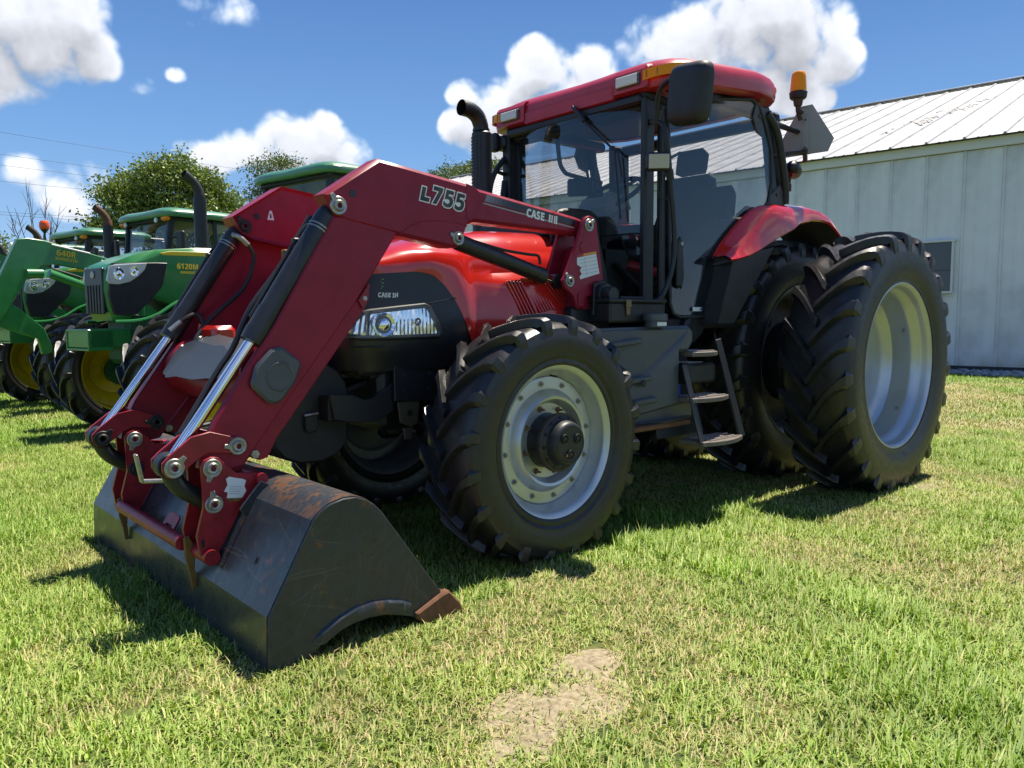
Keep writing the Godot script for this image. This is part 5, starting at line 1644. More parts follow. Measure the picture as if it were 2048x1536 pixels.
# ---------------------------------------------------------------- mudguards, tank, ladder, tool box
func sides(t: Node) -> void:
	var b: MB
	for s in [1.0, -1.0]:
		var f := part("mudguard", t)
		# stations along the arch: [x, y at crest, lip x, lip y]
		var st := [[-1.285, 1.585, -1.29, 1.562], [-1.225, 1.66, -1.20, 1.575], [-1.15, 1.735, -1.08, 1.60], [-1.06, 1.815, -0.96, 1.64], [-0.965, 1.885, -0.838, 1.69], [-0.87, 1.925, -0.72, 1.745], [-0.74, 1.945, -0.58, 1.80], [-0.55, 1.962, -0.44, 1.848], [-0.30, 1.975, -0.26, 1.888], [-0.16, 1.968, -0.12, 1.895], [-0.04, 1.94, 0.0, 1.885], [0.08, 1.885, 0.10, 1.845], [0.20, 1.81, 0.20, 1.785], [0.29, 1.745, 0.28, 1.73]]
		b = mb()
		var rings := []
		for q in st:
			var zi: float = 0.66 + (minf(q[0], -0.62) + 1.77) * 0.171 if q[0] < -0.60 else 0.80
			var crest := Vector3(q[0], q[1], s * (zi + 0.03)); var lip := Vector3(q[2], q[3], s * maxf(0.885, zi + 0.085))
			var mid := crest.lerp(lip, 0.35) + Vector3(0, 0.012, s * 0.022)
			rings.append([Vector3(q[0], q[1] - 0.01, s * (zi - 0.005 if q[0] < -0.60 else 0.42)), Vector3(q[0], q[1] + 0.012, s * (zi if q[0] < -0.60 else 0.62)), Vector3(q[0], q[1] + 0.010, s * (zi + 0.012)), crest + Vector3(0, 0, 0.0), mid, crest.lerp(lip, 0.75) + Vector3(0, 0.006, s * 0.010), lip, lip + Vector3(0, -0.012, -s * 0.012)])
		if s < 0:
			for r in rings: r.reverse()
		b.loft(rings, false)
		obj("arch", b, M.red, f, 45.0)
		b = mb()
		rings = []
		for q in st: rings.append([Vector3(q[2] + 0.01, q[3] - 0.014, s * 0.865), Vector3(q[0] + 0.03, q[1] - 0.05, s * 0.75), Vector3(q[0] + 0.03, q[1] - 0.04, s * 0.42)])
		if s < 0:
			for r in rings: r.reverse()
		b.loft(rings, false)
		obj("liner", b, mat(lin(0.07, 0.06, 0.05), 0.8), f, 45.0)
		# dark moulded extension in front of the tyre
		b = mb()
		var outer := [Vector3(-1.235, 1.575, 0.86), Vector3(-1.26, 1.45, 0.85), Vector3(-1.31, 1.30, 0.84), Vector3(-1.345, 1.165, 0.83)]
		var inner := [Vector3(-0.79, 1.665, 0.885), Vector3(-0.88, 1.56, 0.885), Vector3(-1.06, 1.345, 0.87), Vector3(-1.18, 1.165, 0.84)]
		for k in 3:
			var a: Vector3 = outer[k]; var c: Vector3 = outer[k + 1]; var d: Vector3 = inner[k + 1]; var e: Vector3 = inner[k]
			a.z *= s; c.z *= s; d.z *= s; e.z *= s
			if s > 0: b.quad(a, c, d, e)
			else: b.quad(a, e, d, c)
			var a2 := Vector3(a.x, a.y, a.z - s * 0.35); var c2 := Vector3(c.x, c.y, c.z - s * 0.35)
			if s > 0: b.quad(a2, c2, c, a)
			else: b.quad(a, c, c2, a2)
		obj("front_extension", b, M.plastic, f, 30.0)
		b = mb()
		b.prism([[-1.30, 1.60], [-1.10, 1.60], [-1.30, 1.10], [-1.42, 1.02], [-1.50, 1.15], [-1.42, 1.30]], s * 0.60, s * 0.70, 0.02)
		obj("inner_support", b, M.black, f)
	# fuel tank with its cap, step cut-out on the right of its face
	var tk := part("fuel_tank", t)
	b = mb()
	b.prism([[-2.50, 1.145], [-1.70, 1.155], [-1.655, 1.13], [-1.65, 1.06], [-1.70, 1.0], [-1.785, 1.0], [-1.785, 0.725], [-1.69, 0.72], [-1.655, 0.69], [-1.65, 0.60], [-1.90, 0.585], [-2.40, 0.56], [-2.52, 0.62]], 0.42, 0.865, 0.02)
	var bent := MB.new()
	for i in b.v.size():
		var p := b.v[i]
		if p.x < -1.92 and p.z > 0.6: p.z -= clampf((-1.92 - p.x) * 0.42, 0.0, 0.22)
		b.v[i] = p
	obj("body", b, M.grey_plastic, tk, 40.0)
	b = mb()
	for q in [[-2.38, 1.03, -2.06, 1.075], [-2.30, 0.82, -2.0, 0.86], [-2.20, 0.70, -1.97, 0.735]]:
		var za: float = 0.865 - clampf((-1.92 - q[0]) * 0.42, 0, 0.22); var zb: float = 0.865 - clampf((-1.92 - q[2]) * 0.42, 0, 0.22)
		b.bar(Vector3(q[0], q[1], za - 0.010), Vector3(q[2], q[3], zb - 0.010), 0.026, 0.034, Vector3.UP, 0.011)
	obj("pressed_rib", b, M.grey_plastic, tk)
	b = mb()
	b.lathe([[0, 0.006], [0.018, 0.006], [0.022, 0.0]], 16)
	var o := obj("plug", b, M.black, tk); o.position = Vector3(-2.06, 0.83, 0.81)
	b = mb()
	b.tube([Vector3(-1.945, 1.15, 0.80), Vector3(-1.945, 1.185, 0.80)], 0.062, 22)
	b.tube([Vector3(-1.945, 1.187, 0.80), Vector3(-1.945, 1.222, 0.80), Vector3(-1.945, 1.228, 0.80)], [0.072, 0.072, 0.064], 22)
	obj("filler_cap", b, M.grey_plastic, tk)
	b = mb()
	b.xf = Transform3D(Basis(Vector3.UP, -0.6), Vector3(-1.965, 1.168, 0.862))
	b.box(Vector3.ZERO, Vector3(0.055, 0.022, 0.004), 0.001)
	obj("cap_label", b, M.label, tk)
	b = mb()
	b.box(Vector3(-1.93, 0.575, 0.80), Vector3(0.56, 0.03, 0.10), 0.006)
	obj("skid_rail", b, M.rust, tk)
	# tool box on top
	var tb := part("tool_box", t)
	b = mb()
	b.box(Vector3(-2.01, 1.235, 0.62), Vector3(0.50, 0.115, 0.22), 0.012)
	obj("body", b, M.plastic, tb)
	b = mb()
	b.box(Vector3(-2.01, 1.302, 0.62), Vector3(0.52, 0.022, 0.24), 0.008)
	b.box(Vector3(-2.02, 1.32, 0.62), Vector3(0.22, 0.016, 0.16), 0.006)
	obj("lid", b, M.plastic, tb)
	b = mb()
	b.box(Vector3(-2.115, 1.285, 0.742), Vector3(0.045, 0.045, 0.01), 0.004)
	b.box(Vector3(-2.115, 1.245, 0.738), Vector3(0.030, 0.05, 0.012), 0.004)
	obj("latch", b, mat(lin(0.2, 0.14, 0.07), 0.5, 0.4), tb)
	# ladder
	var ld := part("ladder", t)
	b = mb()
	b.bar(Vector3(-1.455, 1.07, 0.90), Vector3(-1.355, 0.47, 1.02), 0.012, 0.06, Vector3.RIGHT, 0.003)
	obj("stringer", b, M.black, ld)
	b = mb()
	b.bar(Vector3(-1.80, 0.93, 0.90), Vector3(-1.78, 0.47, 1.02), 0.010, 0.05, Vector3.RIGHT, 0.003)
	obj("stringer", b, M.black, ld)
	b = mb()
	b.quad(Vector3(-1.46, 1.07, 0.88), Vector3(-1.37, 0.48, 1.0), Vector3(-1.30, 0.47, 0.96), Vector3(-1.40, 1.12, 0.84))
	b.quad(Vector3(-1.81, 1.07, 0.60), Vector3(-1.40, 1.07, 0.60), Vector3(-1.32, 0.47, 0.72), Vector3(-1.81, 0.47, 0.72))
	obj("back_plate", b, M.black, ld)
	for q in [[1.0, 0.90, -1.72, -1.45], [0.735, 0.965, -1.80, -1.42], [0.485, 1.035, -1.79, -1.375]]:
		var stp := part("step", ld)
		b = mb()
		var n := 10
		var top := PackedVector2Array()
		for k in n + 1: top.append(Vector2(lerpf(q[2], q[3], float(k) / n), q[1] + 0.05 * sin(PI * k / n)))
		var keep := Transform3D(Basis(Vector3(1, 0, 0), Vector3(0, 0, 1), Vector3(0, -1, 0)), Vector3(0, q[0], 0))
		b.xf = keep
		var poly := []
		for p in top: poly.append([p.x, p.y])
		poly.append([q[3], q[1] - 0.17]); poly.append([q[2], q[1] - 0.17])
		b.prism(poly, 0.0, 0.028, 0.004)
		obj("tread", b, M.step, stp)
		b = mb()
		for k in 6: b.box(Vector3(lerpf(q[2], q[3], 0.5), q[0] + 0.002, q[1] + 0.005 - 0.028 * k), Vector3((q[3] - q[2]) * 0.72, 0.010, 0.009), 0.002)
		obj("grip_bar", b, M.step_worn, stp)
	b = mb()
	b.box(Vector3(-1.60, 0.87, 0.80), Vector3(0.28, 0.12, 0.2), 0.015)
	obj("battery_box", b, M.plastic, ld)
	b = mb()
	for k in 4: b.box(Vector3(-1.60, 0.932, 0.73 + 0.035 * k), Vector3(0.15, 0.004, 0.014), 0.001)
	obj("box_slot", b, M.label, ld)
	b = mb()
	b.tube([Vector3(-1.70, 0.73, 0.72), Vector3(-1.70, 0.80, 0.72), Vector3(-1.69, 0.835, 0.72), Vector3(-1.69, 0.86, 0.72)], [0.07, 0.07, 0.03, 0.03], 14)
	obj("blue_canister", b, M.blue, t)

func red_tractor() -> void:
	var t := thing("loader_tractor", "red farm tractor with maroon front loader, dark bucket and twin rear wheels", "tractor")
	M.amber_glass = mat(Color(1.0, 0.42, 0.03, 0.35), 0.03)
	M.amber_glass.refraction_enabled = false
	M.amber_glass = M.amber.duplicate()
	M.step = mat(lin(0.17, 0.15, 0.135), 0.6, 0.2, M.rust.albedo_texture, 4.0)
	M.step_worn = mat(lin(0.33, 0.29, 0.26), 0.5, 0.4, M.rust.albedo_texture, 6.0)
	var ft := tyre_mesh(0.635, 0.37, 0.385, 20, 0.036, 0.593)
	front_wheel(t, ft, -2.845, 0.593, 0.752, 1.0, 0.0)
	front_wheel(t, ft, -2.845, 0.593, -0.752, -1.0, 0.2)
	var rt := tyre_mesh(0.925, 0.475, 0.570, 23, 0.05, 0.862)
	rear_wheel(t, rt, 1.212, "dual", 0.05)
	rear_wheel(t, rt, 0.48, "inner", 0.12)
	rear_wheel(t, rt, -0.48, "inner", 0.3)
	rear_wheel(t, rt, -1.212, "dual", 0.0)
	chassis(t)
	hood(t)
	cab(t)
	cab_outside(t)
	sides(t)
	loader(t)

# ---------------------------------------------------------------- lawn
const SOIL := [[-3.90, 1.93, 0.19, 0.12], [-3.66, 1.80, 0.13, 0.07], [-4.10, 2.02, 0.11, 0.07], [0.12, 1.56, 0.24, 0.09], [-0.55, 1.72, 0.0, 0.0]]

func soil_at(x: float, z: float, n: FastNoiseLite) -> float:
	var best := 0.0
	for q in SOIL:
		if q[2] > 0.0:
			var d := 1.0 - Vector2((x - q[0]) / q[2], (z - q[1]) / q[3]).length()
			best = maxf(best, d + n.get_noise_2d(x * 9.0, z * 9.0) * 0.5)
	return best

func blade_patch(seed_n: int, count: int, size: float, h0: float, h1: float, w0: float, dry: float, segs := 2) -> ArrayMesh:
	var r := RandomNumberGenerator.new(); r.seed = seed_n
	var v := PackedVector3Array(); var nn := PackedVector3Array(); var cc := PackedColorArray()
	for i in count:
		var p := Vector3(r.randf_range(-0.6, 0.6) * size, -0.004, r.randf_range(-0.6, 0.6) * size)
		var a := r.randf() * TAU
		var dir := Vector3(cos(a), 0, sin(a))
		var lean := r.randf_range(0.15, 1.75)
		var h := r.randf_range(h0, h1) * (1.0 if r.randf() < 0.85 else 1.3)
		var w := w0 * r.randf_range(0.6, 1.25)
		var side := Vector3(-dir.z, 0, dir.x).rotated(Vector3.UP, r.randf_range(-0.8, 0.8))
		var c := Color(0.29, 0.41, 0.085).lerp(Color(0.15, 0.255, 0.042), r.randf())
		var t := r.randf()
		if t < 0.20: c = c.lerp(Color(0.46, 0.50, 0.17), r.randf_range(0.4, 1.0))
		if r.randf() < dry: c = Color(0.50, 0.47, 0.22).lerp(Color(0.33, 0.30, 0.13), r.randf())
		var prev_l := p - side * w * 0.5; var prev_r := p + side * w * 0.5
		for k in range(1, segs + 1):
			var f := float(k) / segs
			var bend := lean * f * 0.75
			var q := p + (dir * sin(bend) * h * f) + Vector3.UP * (cos(bend) * h * f)
			var ww := w * (1.0 - f * f * 0.85)
			var n := (Vector3.UP * (0.55 + 0.3 * f) - dir * cos(bend) * 0.35 + side * 0.15).normalized()
			if k < segs:
				var l := q - side * ww * 0.5; var rr := q + side * ww * 0.5
				if (l - prev_l).cross(prev_r - prev_l).dot(n) > 0.0: v.append_array(PackedVector3Array([prev_l, prev_r, l, prev_r, rr, l]))
				else: v.append_array(PackedVector3Array([prev_l, l, prev_r, prev_r, l, rr]))
				for m in 6: nn.append(n); cc.append(c)
				prev_l = l; prev_r = rr
			else:
				if (q - prev_l).cross(prev_r - prev_l).dot(n) > 0.0: v.append_array(PackedVector3Array([prev_l, prev_r, q]))
				else: v.append_array(PackedVector3Array([prev_l, q, prev_r]))
				for m in 3: nn.append(n); cc.append(c)
	var arr := []; arr.resize(Mesh.ARRAY_MAX)
	arr[Mesh.ARRAY_VERTEX] = v; arr[Mesh.ARRAY_NORMAL] = nn; arr[Mesh.ARRAY_COLOR] = cc
	var am := ArrayMesh.new(); am.add_surface_from_arrays(Mesh.PRIMITIVE_TRIANGLES, arr)
	return am

func scatter(called: String, label: String, me: Mesh, m: Material, spots: Array) -> void:
	var mm := MultiMesh.new()
	mm.transform_format = MultiMesh.TRANSFORM_3D
	mm.use_colors = true
	mm.mesh = me
	mm.instance_count = spots.size()
	for i in spots.size():
		mm.set_instance_transform(i, spots[i][0]); mm.set_instance_color(i, spots[i][1])
	var o := MultiMeshInstance3D.new()
	o.name = called; o.multimesh = mm; o.material_override = m
	add_child(o, true)
	o.set_meta("kind", "stuff"); o.set_meta("label", label); o.set_meta("category", "grass")

func ground() -> void:
	var b := mb()
	b.quad(Vector3(-700, 0, 700), Vector3(700, 0, 700), Vector3(700, 0, -700), Vector3(-700, 0, -700))
	var gm := mat(Color(1, 1, 1), 0.95, 0.0, noise_tex(0.02, [[0.0, Color(0.20, 0.25, 0.09)], [0.45, Color(0.29, 0.35, 0.13)], [0.62, Color(0.36, 0.38, 0.18)], [1.0, Color(0.45, 0.41, 0.25)]], 1024, 6, FastNoiseLite.TYPE_SIMPLEX_SMOOTH, 51), 0.35)
	struct(obj("ground", b, gm, null, 0.0), "mown lawn that the tractors stand on")
	var n := FastNoiseLite.new(); n.seed = 8; n.frequency = 0.16; n.fractal_octaves = 4
	var n2 := FastNoiseLite.new(); n2.seed = 19; n2.frequency = 0.7; n2.fractal_octaves = 3
	# bare sandy patches
	for q in SOIL:
		if q[2] <= 0.0: continue
		b = mb()
		var f := func(u: float, v: float) -> Vector3:
			var a := u * TAU; var rr := sqrt(v) * 1.5
			var x: float = q[0] + cos(a) * q[2] * rr; var z: float = q[1] + sin(a) * q[3] * rr
			return Vector3(x, 0.003 + maxf(0.0, 1.0 - rr / 1.5) * (0.010 + 0.022 * absf(n2.get_noise_2d(x * 24.0, z * 24.0)) + 0.01 * n2.get_noise_2d(x * 90.0, z * 90.0)), z)
		b.grid(f, 48, 16)
		struct(obj("bare_soil", b, M.soil, null, 50.0), "bare sandy patch in the grass " + ("by the rear tyre" if q[0] > -1.0 else ("in the foreground, the largest one" if q[2] == 0.19 else ("beside the largest sandy patch, nearer the tyre" if q[1] < 1.9 else "beside the largest sandy patch, nearer the camera"))))
	var gr := StandardMaterial3D.new()
	gr.vertex_color_use_as_albedo = true
	gr.roughness = 0.55
	gr.metallic_specular = 0.35
	gr.backlight_enabled = true
	gr.backlight = Color(0.62, 0.7, 0.3)
	var near := []; var near_dry := []; var lush := []; var mid := []; var mid_dry := []; var far := []
	var r := RandomNumberGenerator.new(); r.seed = 99
	var cam := Vector2(-5.54, 3.55)
	var s := 0.20
	for i in range(-60, 110):
		for j in range(-90, 30):
			var x := i * s + r.randf_range(-0.03, 0.03); var z := j * s + r.randf_range(-0.03, 0.03)
			var d := Vector2(x, z).distance_to(cam)
			var dirx := (x - cam.x) / d; var dirz := (z - cam.y) / d
			var facing := dirx * 0.669 - dirz * 0.743
			if d > 9.5 or (facing < 0.55 and d > 2.2) or d < 0.5: continue
			var so := soil_at(x, z, n2)
			if so > 0.15 and r.randf() < 0.25 + so * 1.5: continue
			var v := n.get_noise_2d(x * 3.0, z * 3.0)
			var right := smoothstep(-4.0, 2.0, x + z * 0.5)
			var dry := clampf(-0.04 + v * 0.8 + right * 0.24 + (0.55 if so > -0.4 else 0.0), 0.0, 1.0)
			var tone := 1.0 + n2.get_noise_2d(x * 2.0, z * 2.0) * 0.28
			var c := Color(tone * lerpf(0.95, 1.2, dry), tone * lerpf(1.02, 1.02, dry), tone * lerpf(0.9, 1.2, dry))
			var t := Transform3D(Basis(Vector3.UP, r.randf() * TAU).scaled(Vector3(1, r.randf_range(0.75, 1.2) * lerpf(1.1, 0.75, dry), 1)), Vector3(x, 0, z))
			if dry > 0.62 and r.randf() < 0.75: near_dry.append([t, c])
			elif v < -0.22 and r.randf() < 0.5: lush.append([t, c])
			else: near.append([t, c])
	s = 0.5
	for i in range(-80, 70):
		for j in range(-100, 20):
			var x := i * s + r.randf_range(-0.15, 0.15); var z := j * s + r.randf_range(-0.15, 0.15)
			var d := Vector2(x, z).distance_to(cam)
			var facing := ((x - cam.x) * 0.669 - (z - cam.y) * 0.743) / d
			if d < 9.2 or d > 34.0 or facing < 0.6: continue
			var wall := (x - 12.93) * 0.9925 - (z + 1.34) * 0.1219
			if wall > -1.9: continue
			var v := n.get_noise_2d(x * 3.0, z * 3.0)
			var straw := smoothstep(5.5, 2.6, absf(x - 5.2)) * smoothstep(-7.0, -1.0, z)
			var dry := clampf(0.15 + v * 0.9 + straw * 0.75, 0.0, 1.0)
			var tone := 1.0 + n2.get_noise_2d(x, z) * 0.25
			var c := Color(tone * lerpf(0.95, 1.2, dry), tone, tone * lerpf(0.9, 1.3, dry))
			var t := Transform3D(Basis(Vector3.UP, r.randf() * TAU).scaled(Vector3(1, r.randf_range(0.8, 1.2), 1)), Vector3(x, 0, z))
			if dry > 0.55 and r.randf() < 0.8: mid_dry.append([t, c])
			else: mid.append([t, c])
	s = 2.0
	for i in range(-40, 30):
		for j in range(-70, 5):
			var x := i * s + r.randf_range(-0.5, 0.5); var z := j * s + r.randf_range(-0.5, 0.5)
			var d := Vector2(x, z).distance_to(cam)
			if d < 33.0 or d > 110.0: continue
			var wall := (x - 12.93) * 0.9925 - (z + 1.34) * 0.1219
			if wall > -1.9: continue
			far.append([Transform3D(Basis(Vector3.UP, r.randf() * TAU), Vector3(x, 0, z)), Color.WHITE])
	scatter("grass", "short green lawn grass near the red tractor", blade_patch(1, 560, 0.20, 0.026, 0.058, 0.0062, 0.06), gr, near)
	scatter("grass", "straw coloured dry grass among the green", blade_patch(2, 540, 0.20, 0.022, 0.050, 0.0048, 0.48), gr, near_dry)
	scatter("grass", "longer darker grass tufts in the lawn", blade_patch(3, 480, 0.20, 0.040, 0.088, 0.0070, 0.03), gr, lush)
	scatter("grass", "green lawn grass further off", blade_patch(4, 700, 0.5, 0.035, 0.07, 0.011, 0.06), gr, mid)
	scatter("grass", "pale dry grass strip before the metal barn", blade_patch(5, 700, 0.5, 0.025, 0.05, 0.010, 0.62), gr, mid_dry)
	scatter("grass", "distant lawn grass behind the green tractors", blade_patch(6, 800, 2.0, 0.05, 0.11, 0.03, 0.06), gr, far)

# ---------------------------------------------------------------- the metal barn
func barn() -> void:
	var a := 0.12217
	var o := thing("metal_barn", "long pale metal barn with ribbed walls and white ribbed roof behind the red tractor", "barn")
	o.transform = Transform3D(Basis(Vector3(sin(a), 0, cos(a)), Vector3.UP, Vector3(-cos(a), 0, sin(a))), Vector3(12.93, 0, -1.34))
	var pitch := 0.725
	var k0 := -39; var k1 := 13
	# wall panel: one high rib at its left edge, two low swages
	var prof := [[0.0, 0.0], [0.012, 0.0], [0.030, 0.038], [0.062, 0.038], [0.080, 0.0], [0.265, 0.0], [0.275, 0.008], [0.305, 0.008], [0.315, 0.0], [0.485, 0.0], [0.495, 0.008], [0.525, 0.008], [0.535, 0.0], [pitch, 0.0]]
	var b := mb()
	var hs := [0.10, 0.16, 0.26, 0.42, 4.66]
	for i in prof.size() - 1:
		for h in hs.size() - 1:
			b.quad(Vector3(prof[i][0], hs[h], prof[i][1]), Vector3(prof[i + 1][0], hs[h], prof[i + 1][1]), Vector3(prof[i + 1][0], hs[h + 1], prof[i + 1][1]), Vector3(prof[i][0], hs[h + 1], prof[i][1]))
	var rr := RandomNumberGenerator.new(); rr.seed = 6
	var walls := []
	for variant in 4:
		var ph := rr.randf() * 9.0
		walls.append(b.mesh(20.0, func(p: Vector3) -> Color:
			var dirt := clampf((0.42 - p.y) / 0.32, 0.0, 1.0) * (0.55 + 0.45 * sin(p.x * 23.0 + ph) * sin(p.x * 9.0 + ph * 2.0))
			return Color.WHITE.lerp(Color(0.62, 0.55, 0.42), clampf(dirt, 0.0, 1.0))))
	M.barn_wall.vertex_color_use_as_albedo = true
	var wall := part("wall", o)
	for k in range(k0, k1):
		var p := put("wall_panel", walls[rr.randi() % 4], M.barn_wall, wall)
		p.position = Vector3(-0.345 + pitch * k, 0, 0)
	var L := Vector3(-0.345 + pitch * k0, 0, 0); var R := Vector3(-0.345 + pitch * k1, 0, 0)
	b = mb()
	var back := -24.0
	b.quad(Vector3(L.x, 0, back), Vector3(L.x, 0, -0.01), Vector3(L.x, 4.9, -0.01), Vector3(L.x, 4.9, back))
	b.quad(Vector3(R.x, 0, -0.01), Vector3(R.x, 0, back), Vector3(R.x, 4.9, back), Vector3(R.x, 4.9, -0.01))
	b.quad(Vector3(R.x, 0, back), Vector3(L.x, 0, back), Vector3(L.x, 4.9, back), Vector3(R.x, 4.9, back))
	for x in [L.x, R.x]: b.tri(Vector3(x, 4.9, 0), Vector3(x, 4.9, back), Vector3(x, 8.9, back * 0.5))
	obj("end_walls", b, M.barn_trim, o, 0.0)
	b = mb()
	b.box(Vector3((L.x + R.x) * 0.5, 4.775, 0.035), Vector3(R.x - L.x, 0.21, 0.10), 0.01)
	obj("eave_trim", b, M.barn_trim, o)
	b = mb()
	b.box(Vector3((L.x + R.x) * 0.5, 0.05, -0.02), Vector3(R.x - L.x, 0.10, 0.06), 0.005)
	obj("base_channel", b, mat(lin(0.03, 0.03, 0.032), 0.7), o)
	# roof panels with the same ribs, laid up the slope
	var sl := 1.0 / 3.0
	b = mb()
	var rp := [[0.0, 0.0], [0.012, 0.0], [0.034, 0.042], [0.066, 0.042], [0.088, 0.0], [0.27, 0.0], [0.28, 0.010], [0.31, 0.010], [0.32, 0.0], [0.48, 0.0], [0.49, 0.010], [0.52, 0.010], [0.53, 0.0], [pitch, 0.0]]
	var e0 := Vector3(0, 4.885, 0.22); var e1 := Vector3(0, 4.885 + (0.22 + 12.0) * sl, -12.0)
	var up := Vector3(0, 1, sl).normalized()
	for i in rp.size() - 1:
		var u0: Vector3 = Vector3(rp[i][0], 0, 0) + up * rp[i][1]; var u1: Vector3 = Vector3(rp[i + 1][0], 0, 0) + up * rp[i + 1][1]
		b.quad(e0 + u0, e0 + u1, e1 + u1, e1 + u0)
		var under := -up * 0.004
		b.quad(e0 + Vector3(rp[i][0], 0, 0) + under, e0 + Vector3(rp[i + 1][0], 0, 0) + under, e0 + u1, e0 + u0)
	var panel := b.mesh(20.0)
	var roof_n := part("roof", o)
	for k in range(k0, k1):
		var p := put("roof_panel", panel, M.barn_roof, roof_n)
		p.position = Vector3(-0.345 + pitch * k, 0, 0)
	b = mb()
	b.quad(Vector3(L.x, e1.y, e1.z), Vector3(R.x, e1.y, e1.z), Vector3(R.x, 4.88, back - 0.2), Vector3(L.x, 4.88, back - 0.2))
	b.quad(Vector3(L.x, e0.y - 0.02, e0.z), Vector3(R.x, e0.y - 0.02, e0.z), Vector3(R.x, e1.y - 0.03, e1.z), Vector3(L.x, e1.y - 0.03, e1.z))
	obj("far_slope", b, M.barn_roof, roof_n, 0.0)
	b = mb()
	b.bar(Vector3(L.x, e1.y + 0.05, e1.z), Vector3(R.x, e1.y + 0.05, e1.z), 0.4, 0.04, Vector3.UP, 0.01)
	obj("ridge_cap", b, M.barn_roof, roof_n)
	# worn streak on the roof where the coating has gone
	var nz := FastNoiseLite.new(); nz.seed = 3; nz.frequency = 0.9; nz.fractal_octaves = 4
	b = mb()
	for k in 9:
		for m in 26:
			var zc := -2.7 - m * 0.185; var xc := -3.75 + k * 0.13 + m * 0.05
			var g0 := nz.get_noise_2d(xc * 2.0, zc * 0.7)
			if g0 + 0.25 - absf(k - 4.0) * 0.10 - absf(m - 12.0) * 0.02 < 0.0: continue
			var wx := 0.03 + 0.06 * absf(nz.get_noise_2d(xc * 9.0, zc * 9.0)); var lx := 0.16
			var y0 := 4.885 + (0.22 - zc) * sl + 0.052
			b.quad(Vector3(xc - wx, y0, zc), Vector3(xc + wx, y0, zc), Vector3(xc + wx * 0.8, y0 + lx * sl, zc - lx), Vector3(xc - wx * 0.7, y0 + lx * sl, zc - lx))
	obj("worn_streak", b, mat(lin(0.30, 0.29, 0.28), 0.7), roof_n, 0.0).set_meta("kind", "stuff")
	# window
	var wn := part("window", o)
	b = mb()
	b.quad(Vector3(-2.02, 1.72, 0.045), Vector3(-1.20, 1.72, 0.045), Vector3(-1.20, 2.78, 0.045), Vector3(-2.02, 2.78, 0.045))
	obj("pane", b, M.dark_pane, wn)
	b = mb()
	b.box(Vector3(-1.60, 2.80, 0.06), Vector3(0.98, 0.05, 0.07), 0.006)
	obj("frame", b, M.barn_trim, wn)
	b = mb(); b.box(Vector3(-1.60, 1.69, 0.06), Vector3(0.92, 0.05, 0.09), 0.006); obj("sill", b, M.barn_trim, wn)
	for x in [-2.04, -1.175]:
		b = mb(); b.box(Vector3(x, 2.245, 0.06), Vector3(0.045, 1.06, 0.06), 0.006); obj("frame", b, M.barn_trim, wn)
	b = mb(); b.box(Vector3(-1.61, 2.17, 0.052), Vector3(0.82, 0.02, 0.02), 0.003); obj("meeting_rail", b, mat(lin(0.08, 0.08, 0.08), 0.5), wn)
	# screws
	b = mb()
	b.lathe([[0, 0.008], [0.008, 0.008], [0.014, 0.002], [0.014, 0]], 8)
	var sm := b.mesh()
	var scr := MultiMesh.new(); scr.transform_format = MultiMesh.TRANSFORM_3D; scr.mesh = sm
	var rows := [0.2, 1.6, 3.0, 4.4]
	scr.instance_count = rows.size() * (k1 - k0)
	var c := 0
	for k in range(k0, k1):
		for y in rows:
			scr.set_instance_transform(c, Transform3D(Basis(), Vector3(-0.345 + pitch * k + 0.64, y, 0.001))); c += 1
	var so := MultiMeshInstance3D.new(); so.name = "screws"; so.multimesh = scr; so.material_override = M.barn_trim
	o.add_child(so, true); so.set_meta("kind", "stuff")
	# stones along the foot of the wall
	var st := []
	var rs := RandomNumberGenerator.new(); rs.seed = 14
	for i in 5200:
		var lx := rs.randf_range(-9.0, 9.0); var lz := rs.randf_range(0.08, 1.55)
		var p := o.transform * Vector3(lx, 0.0, lz)
		var sc := rs.randf_range(0.03, 0.075)
		st.append([Transform3D(Basis.from_euler(Vector3(rs.randf() * 6, rs.randf() * 6, rs.randf() * 6)).scaled(Vector3(sc * rs.randf_range(0.8, 1.6), sc * 0.7, sc)), p + Vector3(0, sc * 0.25, 0)), Color(0.21, 0.215, 0.23) * rs.randf_range(0.6, 1.7)])
	var bb := BoxMesh.new(); bb.size = Vector3(1.6, 1.0, 1.2)
	var stm := StandardMaterial3D.new(); stm.vertex_color_use_as_albedo = true; stm.roughness = 0.85
	b = mb(); b.lathe([[0.0, -0.5], [0.55, -0.42], [0.8, -0.1], [0.7, 0.3], [0.3, 0.5], [0.0, 0.5]], 6)
	scatter("gravel", "grey crushed stone strip at the foot of the metal barn", b.mesh(15.0), stm, st)

